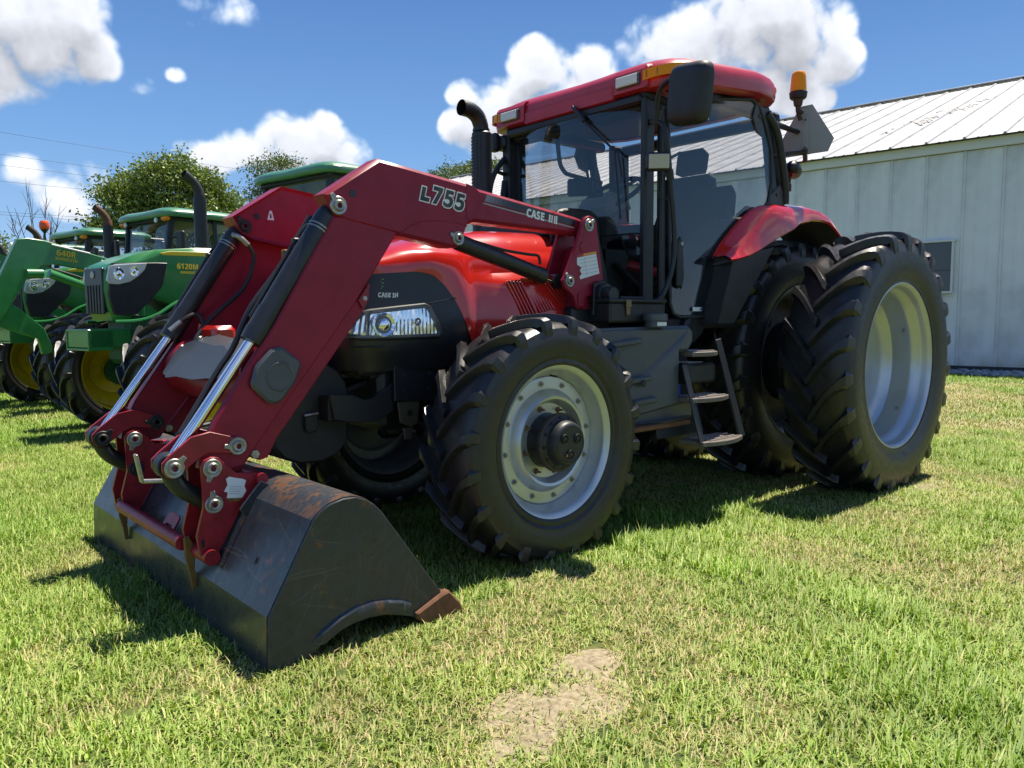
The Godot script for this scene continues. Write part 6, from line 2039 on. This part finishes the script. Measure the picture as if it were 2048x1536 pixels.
# ---------------------------------------------------------------- trees and wires
func leaf_cluster(seed_n: int, leaves: int, rad: float, size: float) -> ArrayMesh:
	var r := RandomNumberGenerator.new(); r.seed = seed_n
	var v := PackedVector3Array(); var nn := PackedVector3Array(); var cc := PackedColorArray()
	for i in leaves:
		var p := Vector3(r.randfn(), r.randfn() * 0.8, r.randfn()) * rad * 0.55
		var d := Vector3(r.randfn(), r.randfn() * 0.6 - 0.2, r.randfn()).normalized()
		var s := d.cross(Vector3(r.randfn(), r.randfn(), r.randfn())).normalized()
		var l := size * r.randf_range(0.7, 1.3)
		var c := Color(0.19, 0.245, 0.06).lerp(Color(0.09, 0.14, 0.03), r.randf())
		if r.randf() < 0.12: c = Color(0.17, 0.2, 0.05)
		var n := s.cross(d).normalized()
		if n.y < 0.0: n = -n
		var flip := s.cross(d).dot(n) < 0.0
		var tip := p + d * l; var m0 := p + d * l * 0.45 + s * l * 0.27 - n * l * 0.05; var m1 := p + d * l * 0.45 - s * l * 0.27 - n * l * 0.05
		if flip: v.append_array(PackedVector3Array([p, m0, tip, p, tip, m1]))
		else: v.append_array(PackedVector3Array([p, tip, m0, p, m1, tip]))
		for m in 6: nn.append(n); cc.append(c)
	var arr := []; arr.resize(Mesh.ARRAY_MAX)
	arr[Mesh.ARRAY_VERTEX] = v; arr[Mesh.ARRAY_NORMAL] = nn; arr[Mesh.ARRAY_COLOR] = cc
	var am := ArrayMesh.new(); am.add_surface_from_arrays(Mesh.PRIMITIVE_TRIANGLES, arr)
	return am

func tree(called: String, label: String, az: float, dist: float, height: float, lobes: Array, tone: Color, seed_n: int, density := 1.0, leaf := 0.16) -> void:
	var a := deg_to_rad(az)
	var at := Vector3(-5.54 + sin(a) * dist, 0, 3.55 - cos(a) * dist)
	var t := thing(called, label, "tree", at)
	var r := RandomNumberGenerator.new(); r.seed = seed_n
	var gap := FastNoiseLite.new(); gap.seed = seed_n; gap.frequency = 0.62; gap.fractal_octaves = 3
	var right := Vector3(cos(a), 0, sin(a)); var deep := Vector3(sin(a), 0, -cos(a))
	var b := mb()
	b.tube(spline([Vector3(0, -0.1, 0), Vector3(0.05, height * 0.2, 0.03), Vector3(-0.05, height * 0.42, 0.0), Vector3(0.1, height * 0.62, 0.05), Vector3(0.05, height * 0.82, 0.0)], 4), [0.36, 0.34, 0.32, 0.30, 0.28, 0.27, 0.25, 0.24, 0.22, 0.2, 0.18, 0.16, 0.14, 0.12, 0.09, 0.07, 0.05].map(func(q): return q * height / 9.0), 10)
	obj("trunk", b, M.bark, t)
	var mm := MultiMesh.new()
	mm.transform_format = MultiMesh.TRANSFORM_3D; mm.use_colors = true
	mm.mesh = leaf_cluster(seed_n, 22, 0.42, leaf)
	var spots := []
	for q in lobes:
		var c: Vector3 = right * q[0] + Vector3.UP * q[1] + deep * q[3]
		b = mb()
		b.tube(spline([Vector3(0, height * 0.28, 0), c * 0.5 + Vector3(0, height * 0.12, 0), c], 4), [0.11, 0.09, 0.08, 0.07, 0.06, 0.05, 0.04, 0.03, 0.02].map(func(k): return k * height / 9.0), 6)
		obj("limb", b, M.bark, t)
		var rad: float = q[2]
		var cnt := int(rad * rad * 150.0 * density)
		for k in cnt:
			var d := Vector3(r.randfn(), r.randfn(), r.randfn()).normalized()
			if d.y < -0.35 and r.randf() < 0.6: d.y = -d.y
			var rr := rad * pow(r.randf(), 0.33) * (1.0 + 0.30 * sin(d.x * 7.0 + q[0] * 3.0) * sin(d.y * 6.0 + 1.0) + 0.12 * r.randfn())
			var p := c + Vector3(d.x * rr, d.y * rr * 0.78, d.z * rr)
			if gap.get_noise_3d(p.x, p.y * 1.3, p.z) < -0.10: continue
			var s := r.randf_range(0.7, 1.25)
			spots.append([Transform3D(Basis.from_euler(Vector3(r.randf() * 6, r.randf() * 6, r.randf() * 6)).scaled(Vector3.ONE * s), p), tone * r.randf_range(0.75, 1.3)])
	mm.instance_count = spots.size()
	for i in spots.size():
		mm.set_instance_transform(i, spots[i][0]); mm.set_instance_color(i, spots[i][1])
	var o := MultiMeshInstance3D.new(); o.name = "crown"; o.multimesh = mm; o.material_override = M.leaf
	t.add_child(o, true)
	o.set_meta("kind", "stuff")

func trees() -> void:
	M.leaf = StandardMaterial3D.new()
	M.leaf.vertex_color_use_as_albedo = true
	M.leaf.roughness = 0.5
	M.leaf.backlight_enabled = true
	M.leaf.backlight = Color(0.55, 0.62, 0.25)
	var r := RandomNumberGenerator.new(); r.seed = 23
	# [sideways, height, radius, depth]
	tree("pecan_tree", "broad full green tree rising behind the middle green tractor cab", 18.3, 42.0, 9.4, [[-2.3, 6.9, 1.15, 0.2], [-2.6, 5.4, 1.0, -0.4], [-1.3, 7.4, 1.2, 0.5], [-0.2, 7.9, 1.3, -0.2], [0.6, 8.3, 1.2, 0.4], [1.5, 7.7, 1.15, -0.3], [2.3, 6.9, 1.1, 0.2], [2.9, 6.0, 0.9, 0.1], [0.0, 6.3, 1.6, 0.6], [1.2, 6.0, 1.5, -0.6], [-1.2, 5.6, 1.4, 0.0], [0.2, 4.6, 1.4, 0.3], [2.0, 4.8, 1.1, 0.0]], Color(1.25, 1.2, 1.0), 3)
	tree("oak_tree", "thin leafed grey green tree behind the green canopy roof", 25.6, 46.0, 10.6, [[-0.9, 9.2, 0.9, 0.0], [0.2, 9.9, 0.9, 0.3], [1.0, 9.0, 0.9, -0.2], [-1.4, 7.9, 0.9, 0.2], [0.0, 8.3, 1.2, 0.2], [1.5, 7.6, 0.9, 0.0], [0.3, 6.6, 1.3, -0.3], [-0.9, 6.4, 1.1, 0.3], [1.6, 6.2, 1.0, 0.2]], Color(1.1, 1.0, 1.15), 5, 0.6, 0.13)
	tree("oak_tree", "spreading tree over the far end of the barn roof, left of the exhaust stack", 36.9, 66.0, 14.5, [[-2.0, 10.6, 1.4, 0.0], [-0.8, 11.6, 1.6, 0.4], [0.6, 12.4, 1.7, 0.0], [1.9, 13.0, 1.5, 0.5], [0.2, 10.2, 2.0, 0.0], [2.0, 11.0, 1.8, -0.4], [-1.5, 9.0, 1.6, 0.2], [1.0, 8.6, 2.0, 0.3]], Color(1.15, 1.05, 1.1), 7, 0.55, 0.17)
	tree("oak_tree", "spreading tree over the barn roof, between the exhaust stack and the cab", 40.4, 68.0, 14.5, [[-1.6, 13.2, 1.5, 0.0], [-0.4, 13.9, 1.4, 0.4], [0.9, 13.4, 1.5, 0.0], [2.0, 12.4, 1.4, 0.5], [2.8, 11.2, 1.3, 0.1], [0.2, 11.4, 2.0, 0.0], [-1.2, 10.6, 1.8, -0.4], [1.6, 10.0, 1.9, 0.2], [0.0, 8.6, 2.0, 0.3]], Color(1.15, 1.05, 1.1), 9, 0.55, 0.17)
	tree("oak_tree", "low tree at the left edge of the photo behind the last green tractor", 7.6, 52.0, 6.6, [[0.3, 5.2, 1.2, 0.0], [-1.0, 5.8, 1.4, 0.2], [-2.4, 5.4, 1.5, 0.0], [-0.4, 4.0, 1.6, 0.2], [-2.0, 3.6, 1.7, 0.3], [1.1, 4.2, 1.0, 0.1]], Color(1.35, 1.2, 1.2), 11, 0.6, 0.15)
	# bare young tree
	var t := thing("bare_tree", "bare leafless young tree behind the green tractors at the left", "tree", Vector3(-5.54 + sin(0.187) * 40.0, 0, 3.55 - cos(0.187) * 40.0))
	var b := mb()
	b.tube([Vector3(0, 0, 0), Vector3(0.05, 2.5, 0), Vector3(0.0, 4.2, 0)], [0.10, 0.07, 0.045], 8)
	obj("trunk", b, M.bark, t)
	for k in 11:
		b = mb()
		var a := r.randf() * TAU
		var y0 := r.randf_range(2.4, 4.2)
		var tip := Vector3(cos(a) * r.randf_range(0.5, 1.5), r.randf_range(5.2, 7.0), sin(a) * r.randf_range(0.3, 1.2))
		var mid := Vector3(tip.x * 0.5, lerpf(y0, tip.y, 0.42), tip.z * 0.5)
		b.tube(spline([Vector3(0.02, y0, 0), mid, tip], 4), [0.032, 0.03, 0.027, 0.024, 0.02, 0.017, 0.014, 0.01, 0.007], 5)
		for m in 4:
			var f := r.randf_range(0.35, 0.85)
			var p := mid.lerp(tip, f)
			b.tube([p, p + Vector3(r.randf_range(-0.4, 0.4), r.randf_range(0.3, 0.8), r.randf_range(-0.3, 0.3))], [0.012, 0.004], 4)
		obj("branch", b, M.bark, t)

func wires() -> void:
	# spans that run across the sky behind the row of tractors, pole to pole far outside the view
	var rows := [[11.32, 10.1, "topmost"], [10.04, 9.0, "second"], [9.40, 8.55, "third"], [8.45, 7.9, "fourth"], [6.62, 6.36, "fifth"], [6.45, 6.15, "lowest"]]
	for q in rows:
		var d := 60.0
		var p0 := Vector3(-5.54 + sin(deg_to_rad(-40.0)) * 95.0, 0, 3.55 - cos(deg_to_rad(-40.0)) * 95.0)
		var a0 := deg_to_rad(8.9); var a1 := deg_to_rad(24.0)
		var w0 := Vector3(-5.54 + sin(a0) * d, 1.21 + d * tan(deg_to_rad(q[0])), 3.55 - cos(a0) * d)
		var d1 := d * 1.04
		var w1 := Vector3(-5.54 + sin(a1) * d1, 1.21 + d1 * tan(deg_to_rad(q[1])), 3.55 - cos(a1) * d1)
		var path := []
		for k in 25:
			var f := lerpf(-1.6, 2.6, k / 24.0)
			var p := w0.lerp(w1, f)
			p.y += 0.22 * f * (f - 1.0)
			path.append(p)
		var b := mb()
		b.tube(path, 0.010, 5)
		tag(obj("power_line", b, M.wire), "%s of the overhead wires crossing the sky at the left" % q[2], "wire", "overhead wires")

# ---------------------------------------------------------------- the green tractors in the row behind
func taper(b: MB) -> void:
	for i in b.v.size():
		var p := b.v[i]
		if p.x < 0.0: p.x *= 0.80
		p.z *= lerpf(0.62, 1.0, (p.x + 0.54) / 1.74)
		b.v[i] = p

func green_tractor(label: String, at: Vector3) -> Node3D:
	var t := thing("green_tractor", label, "tractor", at, "green tractors parked in a row")
	var b := mb()
	b.prism([[-0.655, 1.34], [-0.68, 1.50], [-0.675, 1.68], [-0.62, 1.765], [-0.35, 1.86], [-0.05, 1.935], [0.4, 1.98], [1.15, 2.0], [1.2, 1.96], [1.2, 1.16], [0.4, 1.16], [0.15, 1.36], [-0.10, 1.44], [-0.30, 1.30], [-0.42, 1.20], [-0.60, 1.20]], -0.42, 0.42, 0.07)
	taper(b)
	obj("hood", b, M.green, t, 40.0)
	for s in [1.0, -1.0]:
		b = mb()
		b.prism([[-0.60, 1.775], [-0.05, 1.80], [0.06, 1.80], [0.0, 1.56], [-0.06, 1.50], [-0.22, 1.36], [-0.34, 1.265], [-0.44, 1.25], [-0.60, 1.26], [-0.655, 1.45]], s * 0.38, s * 0.436, 0.006)
		taper(b)
		obj("side_screen", b, M.nose, t)
		b = mb()
		b.prism([[-0.675, 1.60], [-0.64, 1.745], [-0.56, 1.765], [-0.18, 1.79], [-0.22, 1.715], [-0.30, 1.65], [-0.40, 1.595], [-0.54, 1.565], [-0.64, 1.57]], s * 0.40, s * 0.445, 0.006)
		taper(b)
		var hl := part("headlight", t)
		obj("reflector", b, M.headlamp, hl)
		for q in [[-0.53, 1.67, 0.065], [-0.35, 1.70, 0.055]]:
			b = mb()
			b.xf = Transform3D(Basis(), Vector3(q[0], q[1], s * 0.445))
			b.lathe([[q[2], 0.0], [q[2] * 0.9, 0.012 * s], [q[2] * 0.55, 0.004 * s], [q[2] * 0.4, 0.012 * s], [0.0, 0.016 * s]], 20)
			taper(b)
			obj("lamp_bowl", b, M.reflector, hl)
		b = mb()
		b.prism([[0.0, 1.90], [0.1, 1.925], [1.15, 1.95], [1.15, 1.905], [0.3, 1.885], [0.02, 1.88]], s * 0.39, s * 0.428, 0.002)
		taper(b)
		obj("stripe", b, M.yellow_decal, t)
		b = mb()
		for k in 4: b.prism([[0.42 + 0.14 * k, 1.78], [0.52 + 0.14 * k, 1.80], [0.46 + 0.14 * k, 1.60], [0.36 + 0.14 * k, 1.58]], s * 0.41, s * 0.424, 0.004)
		obj("vent", b, M.black, t)
		b = mb()
		b.tube(spline([Vector3(1.15, 1.52, s * 0.43), Vector3(0.5, 1.50, s * 0.43), Vector3(0.12, 1.40, s * 0.43), Vector3(-0.12, 1.26, s * 0.43), Vector3(-0.30, 1.20, s * 0.39), Vector3(-0.5, 1.19, s * 0.33)]), 0.02, 8)
		obj("edge_rib", b, M.green, t)
	# front grille
	b = mb()
	b.box(Vector3(-0.54, 1.50, 0), Vector3(0.03, 0.46, 0.40), 0.01)
	obj("grille", b, M.nose, t)
	for k in 5:
		b = mb()
		b.box(Vector3(-0.557, 1.42, -0.13 + 0.065 * k), Vector3(0.012, 0.28, 0.016), 0.003)
		obj("grille_slat", b, M.black, t)
	b = mb()
	b.xf = Transform3D(Basis(Vector3.UP, PI / 2), Vector3(-0.559, 1.665, 0)); b.lathe([[0, -0.006], [0.035, -0.006], [0.04, 0.0]], 20)
	obj("badge", b, M.steel, t)
	# letters
	for q in [["6120M", 0.19, 1.735, 0.055], ["SUNSOUTH", 0.20, 1.672, 0.026]]:
		var sf := SystemFont.new(); sf.font_names = PackedStringArray(["Droid Sans"]); sf.font_weight = 700
		var tm := TextMesh.new(); tm.text = q[0]; tm.font = sf; tm.font_size = 48; tm.pixel_size = q[3] / 34.0; tm.depth = 0.002
		var o := put("lettering", tm, M.yellow_decal, t)
		o.position = Vector3(q[1] + 0.04, q[2] + 0.03, 0.427)
	# frame and front support
	b = mb()
	b.box(Vector3(-0.52, 1.02, 0.0), Vector3(0.42, 0.20, 0.52), 0.02)
	obj("front_support", b, M.green, t)
	b = mb()
	for q in [1.105, 0.915]: b.box(Vector3(-0.62, q, 0.0), Vector3(0.24, 0.02, 0.50), 0.004)
	for q in [-0.25, 0.25]: b.box(Vector3(-0.62, 1.01, q), Vector3(0.24, 0.21, 0.02), 0.004)
	obj("hitch_pocket", b, M.green, t)
	b = mb()
	b.box(Vector3(0.6, 1.0, 0), Vector3(1.9, 0.50, 0.46), 0.05)
	b.box(Vector3(2.2, 0.95, 0), Vector3(1.3, 0.55, 0.5), 0.05)
	b.tube([Vector3(0, 0.64, -0.6), Vector3(0, 0.62, 0.6)], 0.09, 14)
	b.tube([Vector3(2.58, 0.85, -0.8), Vector3(2.58, 0.85, 0.8)], 0.12, 14)
	obj("engine_block", b, M.dark_green, t)
	# wheels
	for q in [[0.0, 0.64, 0.79, true], [0.0, 0.64, -0.79, true], [2.58, 0.85, 0.82, false], [2.58, 0.85, -0.82, false]]:
		var w := part("front_wheel" if q[3] else "rear_wheel", t, Vector3(q[0], q[1], q[2]))
		var s := signf(q[2])
		put("tyre", M.small_tyre if q[3] else M.big_tyre, M.rubber, w)
		var rr := 0.47 if q[3] else 0.52
		b = mb()
		b.lathe([[rr + 0.012, 0.165 * s], [rr, 0.178 * s], [rr - 0.018, 0.17 * s], [rr - 0.035, 0.14 * s], [rr - 0.045, 0.06 * s], [rr - 0.06, 0.02 * s], [rr - 0.045, -0.06 * s], [rr - 0.035, -0.14 * s], [rr - 0.018, -0.17 * s], [rr, -0.178 * s], [rr + 0.012, -0.165 * s]], 56)
		obj("rim", b, M.yellow, w)
		b = mb()
		b.lathe([[rr - 0.06, 0.02 * s], [rr - 0.11, 0.03 * s], [rr - 0.17, 0.07 * s], [rr - 0.21, 0.12 * s], [0.14, 0.13 * s], [0.0, 0.13 * s]], 48)
		obj("wheel_disc", b, M.yellow, w)
		b = mb()
		b.lathe([[0.13, 0.12 * s], [0.13, 0.22 * s], [0.11, 0.25 * s], [0.0, 0.25 * s]], 28)
		obj("hub", b, M.dark_green, w)
		b = mb()
		b.lathe([[0.15, 0.02 * s], [0.17, -0.1 * s], [0.0, -0.12 * s]], 28)
		obj("axle_end", b, M.dark_green, w)
	# cab
	var cf := part("cab_frame", t)
	b = mb()
	for s in [1.0, -1.0]:
		b.bar(Vector3(1.22, 1.75, s * 0.62), Vector3(1.34, 2.72, s * 0.66), 0.07, 0.09, Vector3.RIGHT, 0.015)
		b.bar(Vector3(1.98, 1.35, s * 0.80), Vector3(1.98, 2.72, s * 0.74), 0.05, 0.06, Vector3.RIGHT, 0.012)
		b.bar(Vector3(2.75, 1.6, s * 0.74), Vector3(2.68, 2.72, s * 0.72), 0.08, 0.10, Vector3.RIGHT, 0.015)
	b.box(Vector3(2.0, 2.72, 0), Vector3(1.45, 0.10, 1.44), 0.02)
	b.box(Vector3(2.0, 1.32, 0), Vector3(1.50, 0.12, 1.30), 0.02)
	b.box(Vector3(2.72, 1.7, 0), Vector3(0.10, 0.7, 1.3), 0.02)
	obj("pillars", b, M.black, cf)
	b = mb()
	b.quad(Vector3(1.24, 1.95, -0.6), Vector3(1.24, 1.95, 0.6), Vector3(1.32, 2.68, 0.63), Vector3(1.32, 2.68, -0.63))
	obj("windscreen", b, M.glass, cf)
	for s in [1.0, -1.0]:
		b = mb()
		b.quad(Vector3(1.26, 1.45, s * 0.66), Vector3(2.72, 1.75, s * 0.76), Vector3(2.68, 2.68, s * 0.73), Vector3(1.34, 2.68, s * 0.67))
		obj("side_pane", b, M.glass, cf)
	b = mb()
	b.prism([[2.25, 1.5], [2.35, 2.35], [2.45, 2.35], [2.45, 1.5]], -0.22, 0.22, 0.04)
	b.box(Vector3(2.1, 1.65, 0), Vector3(0.5, 0.14, 0.46), 0.04)
	obj("seat", b, M.seat, cf)
	b = mb()
	b.xf = Transform3D(Basis(), Vector3(3.02, 0.15, 0)) 
	var rings := []
	for q in [[0.10, 2.57], [0.02, 2.575], [0.0, 2.60], [0.0, 2.64], [0.03, 2.675], [0.12, 2.71], [0.35, 2.74], [0.6, 2.75]]: rings.append(roof_ring(q[0], q[1], true))
	b.loft(rings); b.cap(rings[-1])
	obj("roof", b, M.green_roof, t, 40.0)
	b = mb()
	b.xf = Transform3D(Basis(), Vector3(3.02, 0.14, 0))
	var u := roof_ring(0.08, 2.575, true); u.reverse(); b.cap(u)
	obj("roof_underside", b, M.interior, t)
	for s in [1.0, -1.0]:
		b = mb()
		b.box(Vector3(1.25, 2.70, s * 0.66), Vector3(0.08, 0.07, 0.16), 0.02)
		obj("roof_signal", b, M.amber, t)
		b = mb()
		b.xf = Transform3D(Basis(Vector3.UP, -PI / 2), Vector3(1.20, 2.68, s * 0.48)); b.lathe([[0, 0.02], [0.035, 0.018], [0.04, 0.0], [0.0, -0.02]], 16)
		obj("roof_lamp", b, M.lamp_white, t)
		b = mb()
		b.box(Vector3(1.28, 2.36, s * 1.02), Vector3(0.06, 0.26, 0.17), 0.03)
		b.tube([Vector3(1.30, 2.42, s * 0.70), Vector3(1.28, 2.42, s * 1.0)], 0.018, 8)
		obj("mirror", b, M.plastic, t)
		b = mb()
		var st := []
		for k in 9:
			var ang := deg_to_rad(168.0 - k * 17.0)
			st.append([Vector3(2.58 + cos(ang) * 1.0, 0.85 + sin(ang) * 1.0, s * 0.50), Vector3(2.58 + cos(ang) * 1.0, 0.85 + sin(ang) * 1.0, s * 1.02), Vector3(2.58 + cos(ang) * 0.93, 0.85 + sin(ang) * 0.93, s * 1.05)])
		if s < 0:
			for q in st: q.reverse()
		b.loft(st, false)
		obj("mudguard", b, M.green, t)
	# exhaust on the far front corner
	b = mb()
	b.tube([Vector3(0.98, 1.9, -0.60), Vector3(0.98, 2.66, -0.60)], 0.075, 18)
	obj("exhaust_stack", b, M.black, t)
	b = mb()
	b.tube(spline([Vector3(0.98, 2.65, -0.60), Vector3(0.97, 2.74, -0.60), Vector3(0.92, 2.83, -0.60), Vector3(0.84, 2.90, -0.60), Vector3(0.79, 2.93, -0.60)]), [0.066, 0.066, 0.066, 0.066, 0.064, 0.062, 0.06, 0.06, 0.058, 0.057, 0.056, 0.055, 0.054, 0.053, 0.052, 0.052, 0.052, 0.052, 0.052, 0.052, 0.052, 0.052, 0.052, 0.052, 0.052], 16, false)
	obj("tail_pipe", b, M.plastic, t)
	return t

func green_tractors() -> void:
	M.small_tyre = tyre_mesh(0.665, 0.44, 0.478, 17, 0.045, 0.642)
	M.big_tyre = tyre_mesh(0.87, 0.48, 0.53, 20, 0.045, 0.852)
	M.headlamp = mat(lin(0.62, 0.64, 0.62), 0.12, 0.3)
	M.headlamp.clearcoat_enabled = true
	M.dark_green = mat(lin(0.014, 0.08, 0.025), 0.5)
	M.green_roof = mat(lin(0.05, 0.22, 0.085), 0.3)
	M.green_roof.clearcoat_enabled = true
	var a := green_tractor("green tractor nearest the red one, headlight and yellow front wheel in full view", Vector3(-2.90, 0, -5.2))
	var b_ := copy(a, "second green tractor in the row, with a green front loader and rusty exhaust", Vector3(-2.98, 0, -8.85))
	var c := copy(a, "third green tractor in the row, only its cab seen past the others", Vector3(-3.25, 0, -12.4))
	var d := copy(a, "last green tractor in the row, with round roof lamps and orange beacon", Vector3(-3.30, 0, -15.9))
	for q in a.get_children():
		if String(q.name).begins_with("cab_frame") or String(q.name).begins_with("roof") or String(q.name).begins_with("mirror"):
			q.position += Vector3(0.62, 0.22, 0.0)
	for q in a.get_children():
		if String(q.name).begins_with("roof_signal") or String(q.name).begins_with("roof_lamp"): q.free()
	for q in [a, b_, c, d]: q.rotation.y = 0.165
	b_.get_node("tail_pipe").material_override = mat(lin(0.12, 0.05, 0.03), 0.8)
	c.get_node("tail_pipe").material_override = mat(lin(0.06, 0.04, 0.03), 0.8)
	# what only one of them has
	var m: MB
	var ld := part("front_loader", b_)
	for s in [1.0, -1.0]:
		m = mb()
		m.prism([[-1.4, 1.2], [-1.10, 1.70], [-0.86, 2.215], [-0.745, 2.235], [-0.55, 2.215], [0.20, 2.035], [0.95, 1.83], [0.95, 1.62], [0.13, 1.842], [-0.45, 1.923], [-0.60, 1.89], [-0.75, 1.78], [-1.0, 1.35], [-1.30, 0.9]], s * 0.98, s * 1.08, 0.01)
		obj("arm", m, M.green, ld)
		m = mb()
		m.prism([[-1.3, 1.62], [-0.877, 1.359], [-0.608, 1.107], [-0.527, 0.871], [-0.53, 0.80], [-0.565, 0.785], [-0.65, 0.78], [-0.691, 0.976], [-0.89, 1.043], [-1.4, 1.25]], s * 1.0, s * 1.06, 0.01)
		obj("lower_arm", m, M.green, ld)
		m = mb()
		m.tube([Vector3(-0.55, 1.80, s * 1.14), Vector3(0.35, 1.475, s * 1.14)], 0.055, 16)
		m.tube([Vector3(-0.80, 1.79, s * 1.12), Vector3(-0.62, 1.79, s * 1.12)], 0.06, 14)
		obj("ram", m, M.green, ld)
		m = mb()
		m.box(Vector3(0.8, 1.55, s * 0.98), Vector3(0.22, 0.7, 0.10), 0.01)
		obj("post", m, M.green, ld)
	m = mb()
	m.tube(spline([Vector3(-0.50, 1.86, 1.13), Vector3(-0.2, 1.77, 1.14), Vector3(0.2, 1.62, 1.14), Vector3(0.45, 1.50, 1.12)]), 0.014, 6)
	obj("hose", m, M.hose, ld)
	m = mb()
	m.tube([Vector3(-0.48, 2.17, 1.083), Vector3(-0.02, 2.085, 1.083)], 0.012, 6)
	m.tube([Vector3(0.12, 2.0, 1.083), Vector3(0.62, 1.87, 1.083)], 0.010, 6)
	obj("highlight_rib", m, M.white, ld)
	for q in [["640R", -0.31, 2.06, 0.075], ["SUNSOUTH", -0.31, 1.985, 0.036]]:
		var sf := SystemFont.new(); sf.font_names = PackedStringArray(["Droid Sans"]); sf.font_weight = 700
		var tm := TextMesh.new(); tm.text = q[0]; tm.font = sf; tm.font_size = 48; tm.pixel_size = q[3] / 34.0; tm.depth = 0.002
		var o := put("lettering", tm, M.yellow_decal, ld)
		o.position = Vector3(q[1], q[2], 1.083); o.rotation.z = -0.12
	m = mb()
	for k in 4:
		m.xf = Transform3D(Basis(Vector3.UP, -PI / 2), Vector3(1.12, 2.84, -0.45 + 0.3 * k)); m.lathe([[0, 0.05], [0.08, 0.04], [0.09, 0.0], [0.05, -0.06], [0, -0.06]], 16)
	obj("roof_lamps", m, M.lamp_white, d)
	m = mb()
	m.xf = Transform3D(Basis(Vector3.RIGHT, -PI / 2), Vector3(1.36, 3.14, 0.72))
	m.lathe([[0.0, 0.0], [0.085, 0.0], [0.10, 0.05], [0.095, 0.13], [0.06, 0.18], [0, 0.19]], 18)
	obj("beacon", m, M.orange_lens, d)
	m = mb()
	m.tube([Vector3(1.36, 2.6, 0.72), Vector3(1.36, 3.05, 0.72), Vector3(1.36, 3.14, 0.72)], [0.02, 0.02, 0.085], 12)
	obj("beacon_stand", m, M.black, d)

func copy(o: Node3D, label: String, at: Vector3) -> Node3D:
	var c: Node3D = o.duplicate()
	c.name = "green_tractor_001"
	add_child(c, true)
	c.position = at
	c.set_meta("label", label)
	return c

func _ready() -> void:
	var cam := Camera3D.new()
	cam.name = "camera"
	add_child(cam)
	var yaw := 0.73306; var pitch := -0.08713; var roll := -0.00637
	var f := Vector3(sin(yaw) * cos(pitch), sin(pitch), -cos(yaw) * cos(pitch))
	var r0 := Vector3(cos(yaw), 0, sin(yaw))
	var u0 := r0.cross(f)
	var r := r0 * cos(roll) + u0 * sin(roll); var u := -r0 * sin(roll) + u0 * cos(roll)
	cam.transform = Transform3D(Basis(r, u, -f), Vector3(-5.5379, 1.2129, 3.5485))
	cam.fov = 53.211
	cam.near = 0.05
	cam.far = 1500.0
	cam.current = true
	var env := Environment.new()
	env.background_mode = Environment.BG_SKY
	var sky := Sky.new()
	var sm := PanoramaSkyMaterial.new()
	sm.panorama = sky_panorama()
	sky.sky_material = sm
	env.sky = sky
	env.background_energy_multiplier = 0.96
	env.tonemap_mode = Environment.TONE_MAPPER_LINEAR
	env.tonemap_exposure = 1.7
	env.sdfgi_enabled = true; env.ssao_enabled = true; env.ssil_enabled = true
	var we := WorldEnvironment.new()
	we.name = "world_environment"
	we.environment = env
	add_child(we)
	var sun := DirectionalLight3D.new()
	sun.name = "sun"
	add_child(sun)
	sun.look_at_from_position(Vector3(0.39, 0.92, -0.025) * 10.0, Vector3.ZERO)
	sun.light_energy = 1.6
	sun.light_color = Color(1.0, 0.96, 0.89)
	sun.light_angular_distance = 0.5
	sun.shadow_enabled = true
	materials()
	ground()
	barn()
	trees()
	wires()
	green_tractors()
	red_tractor()
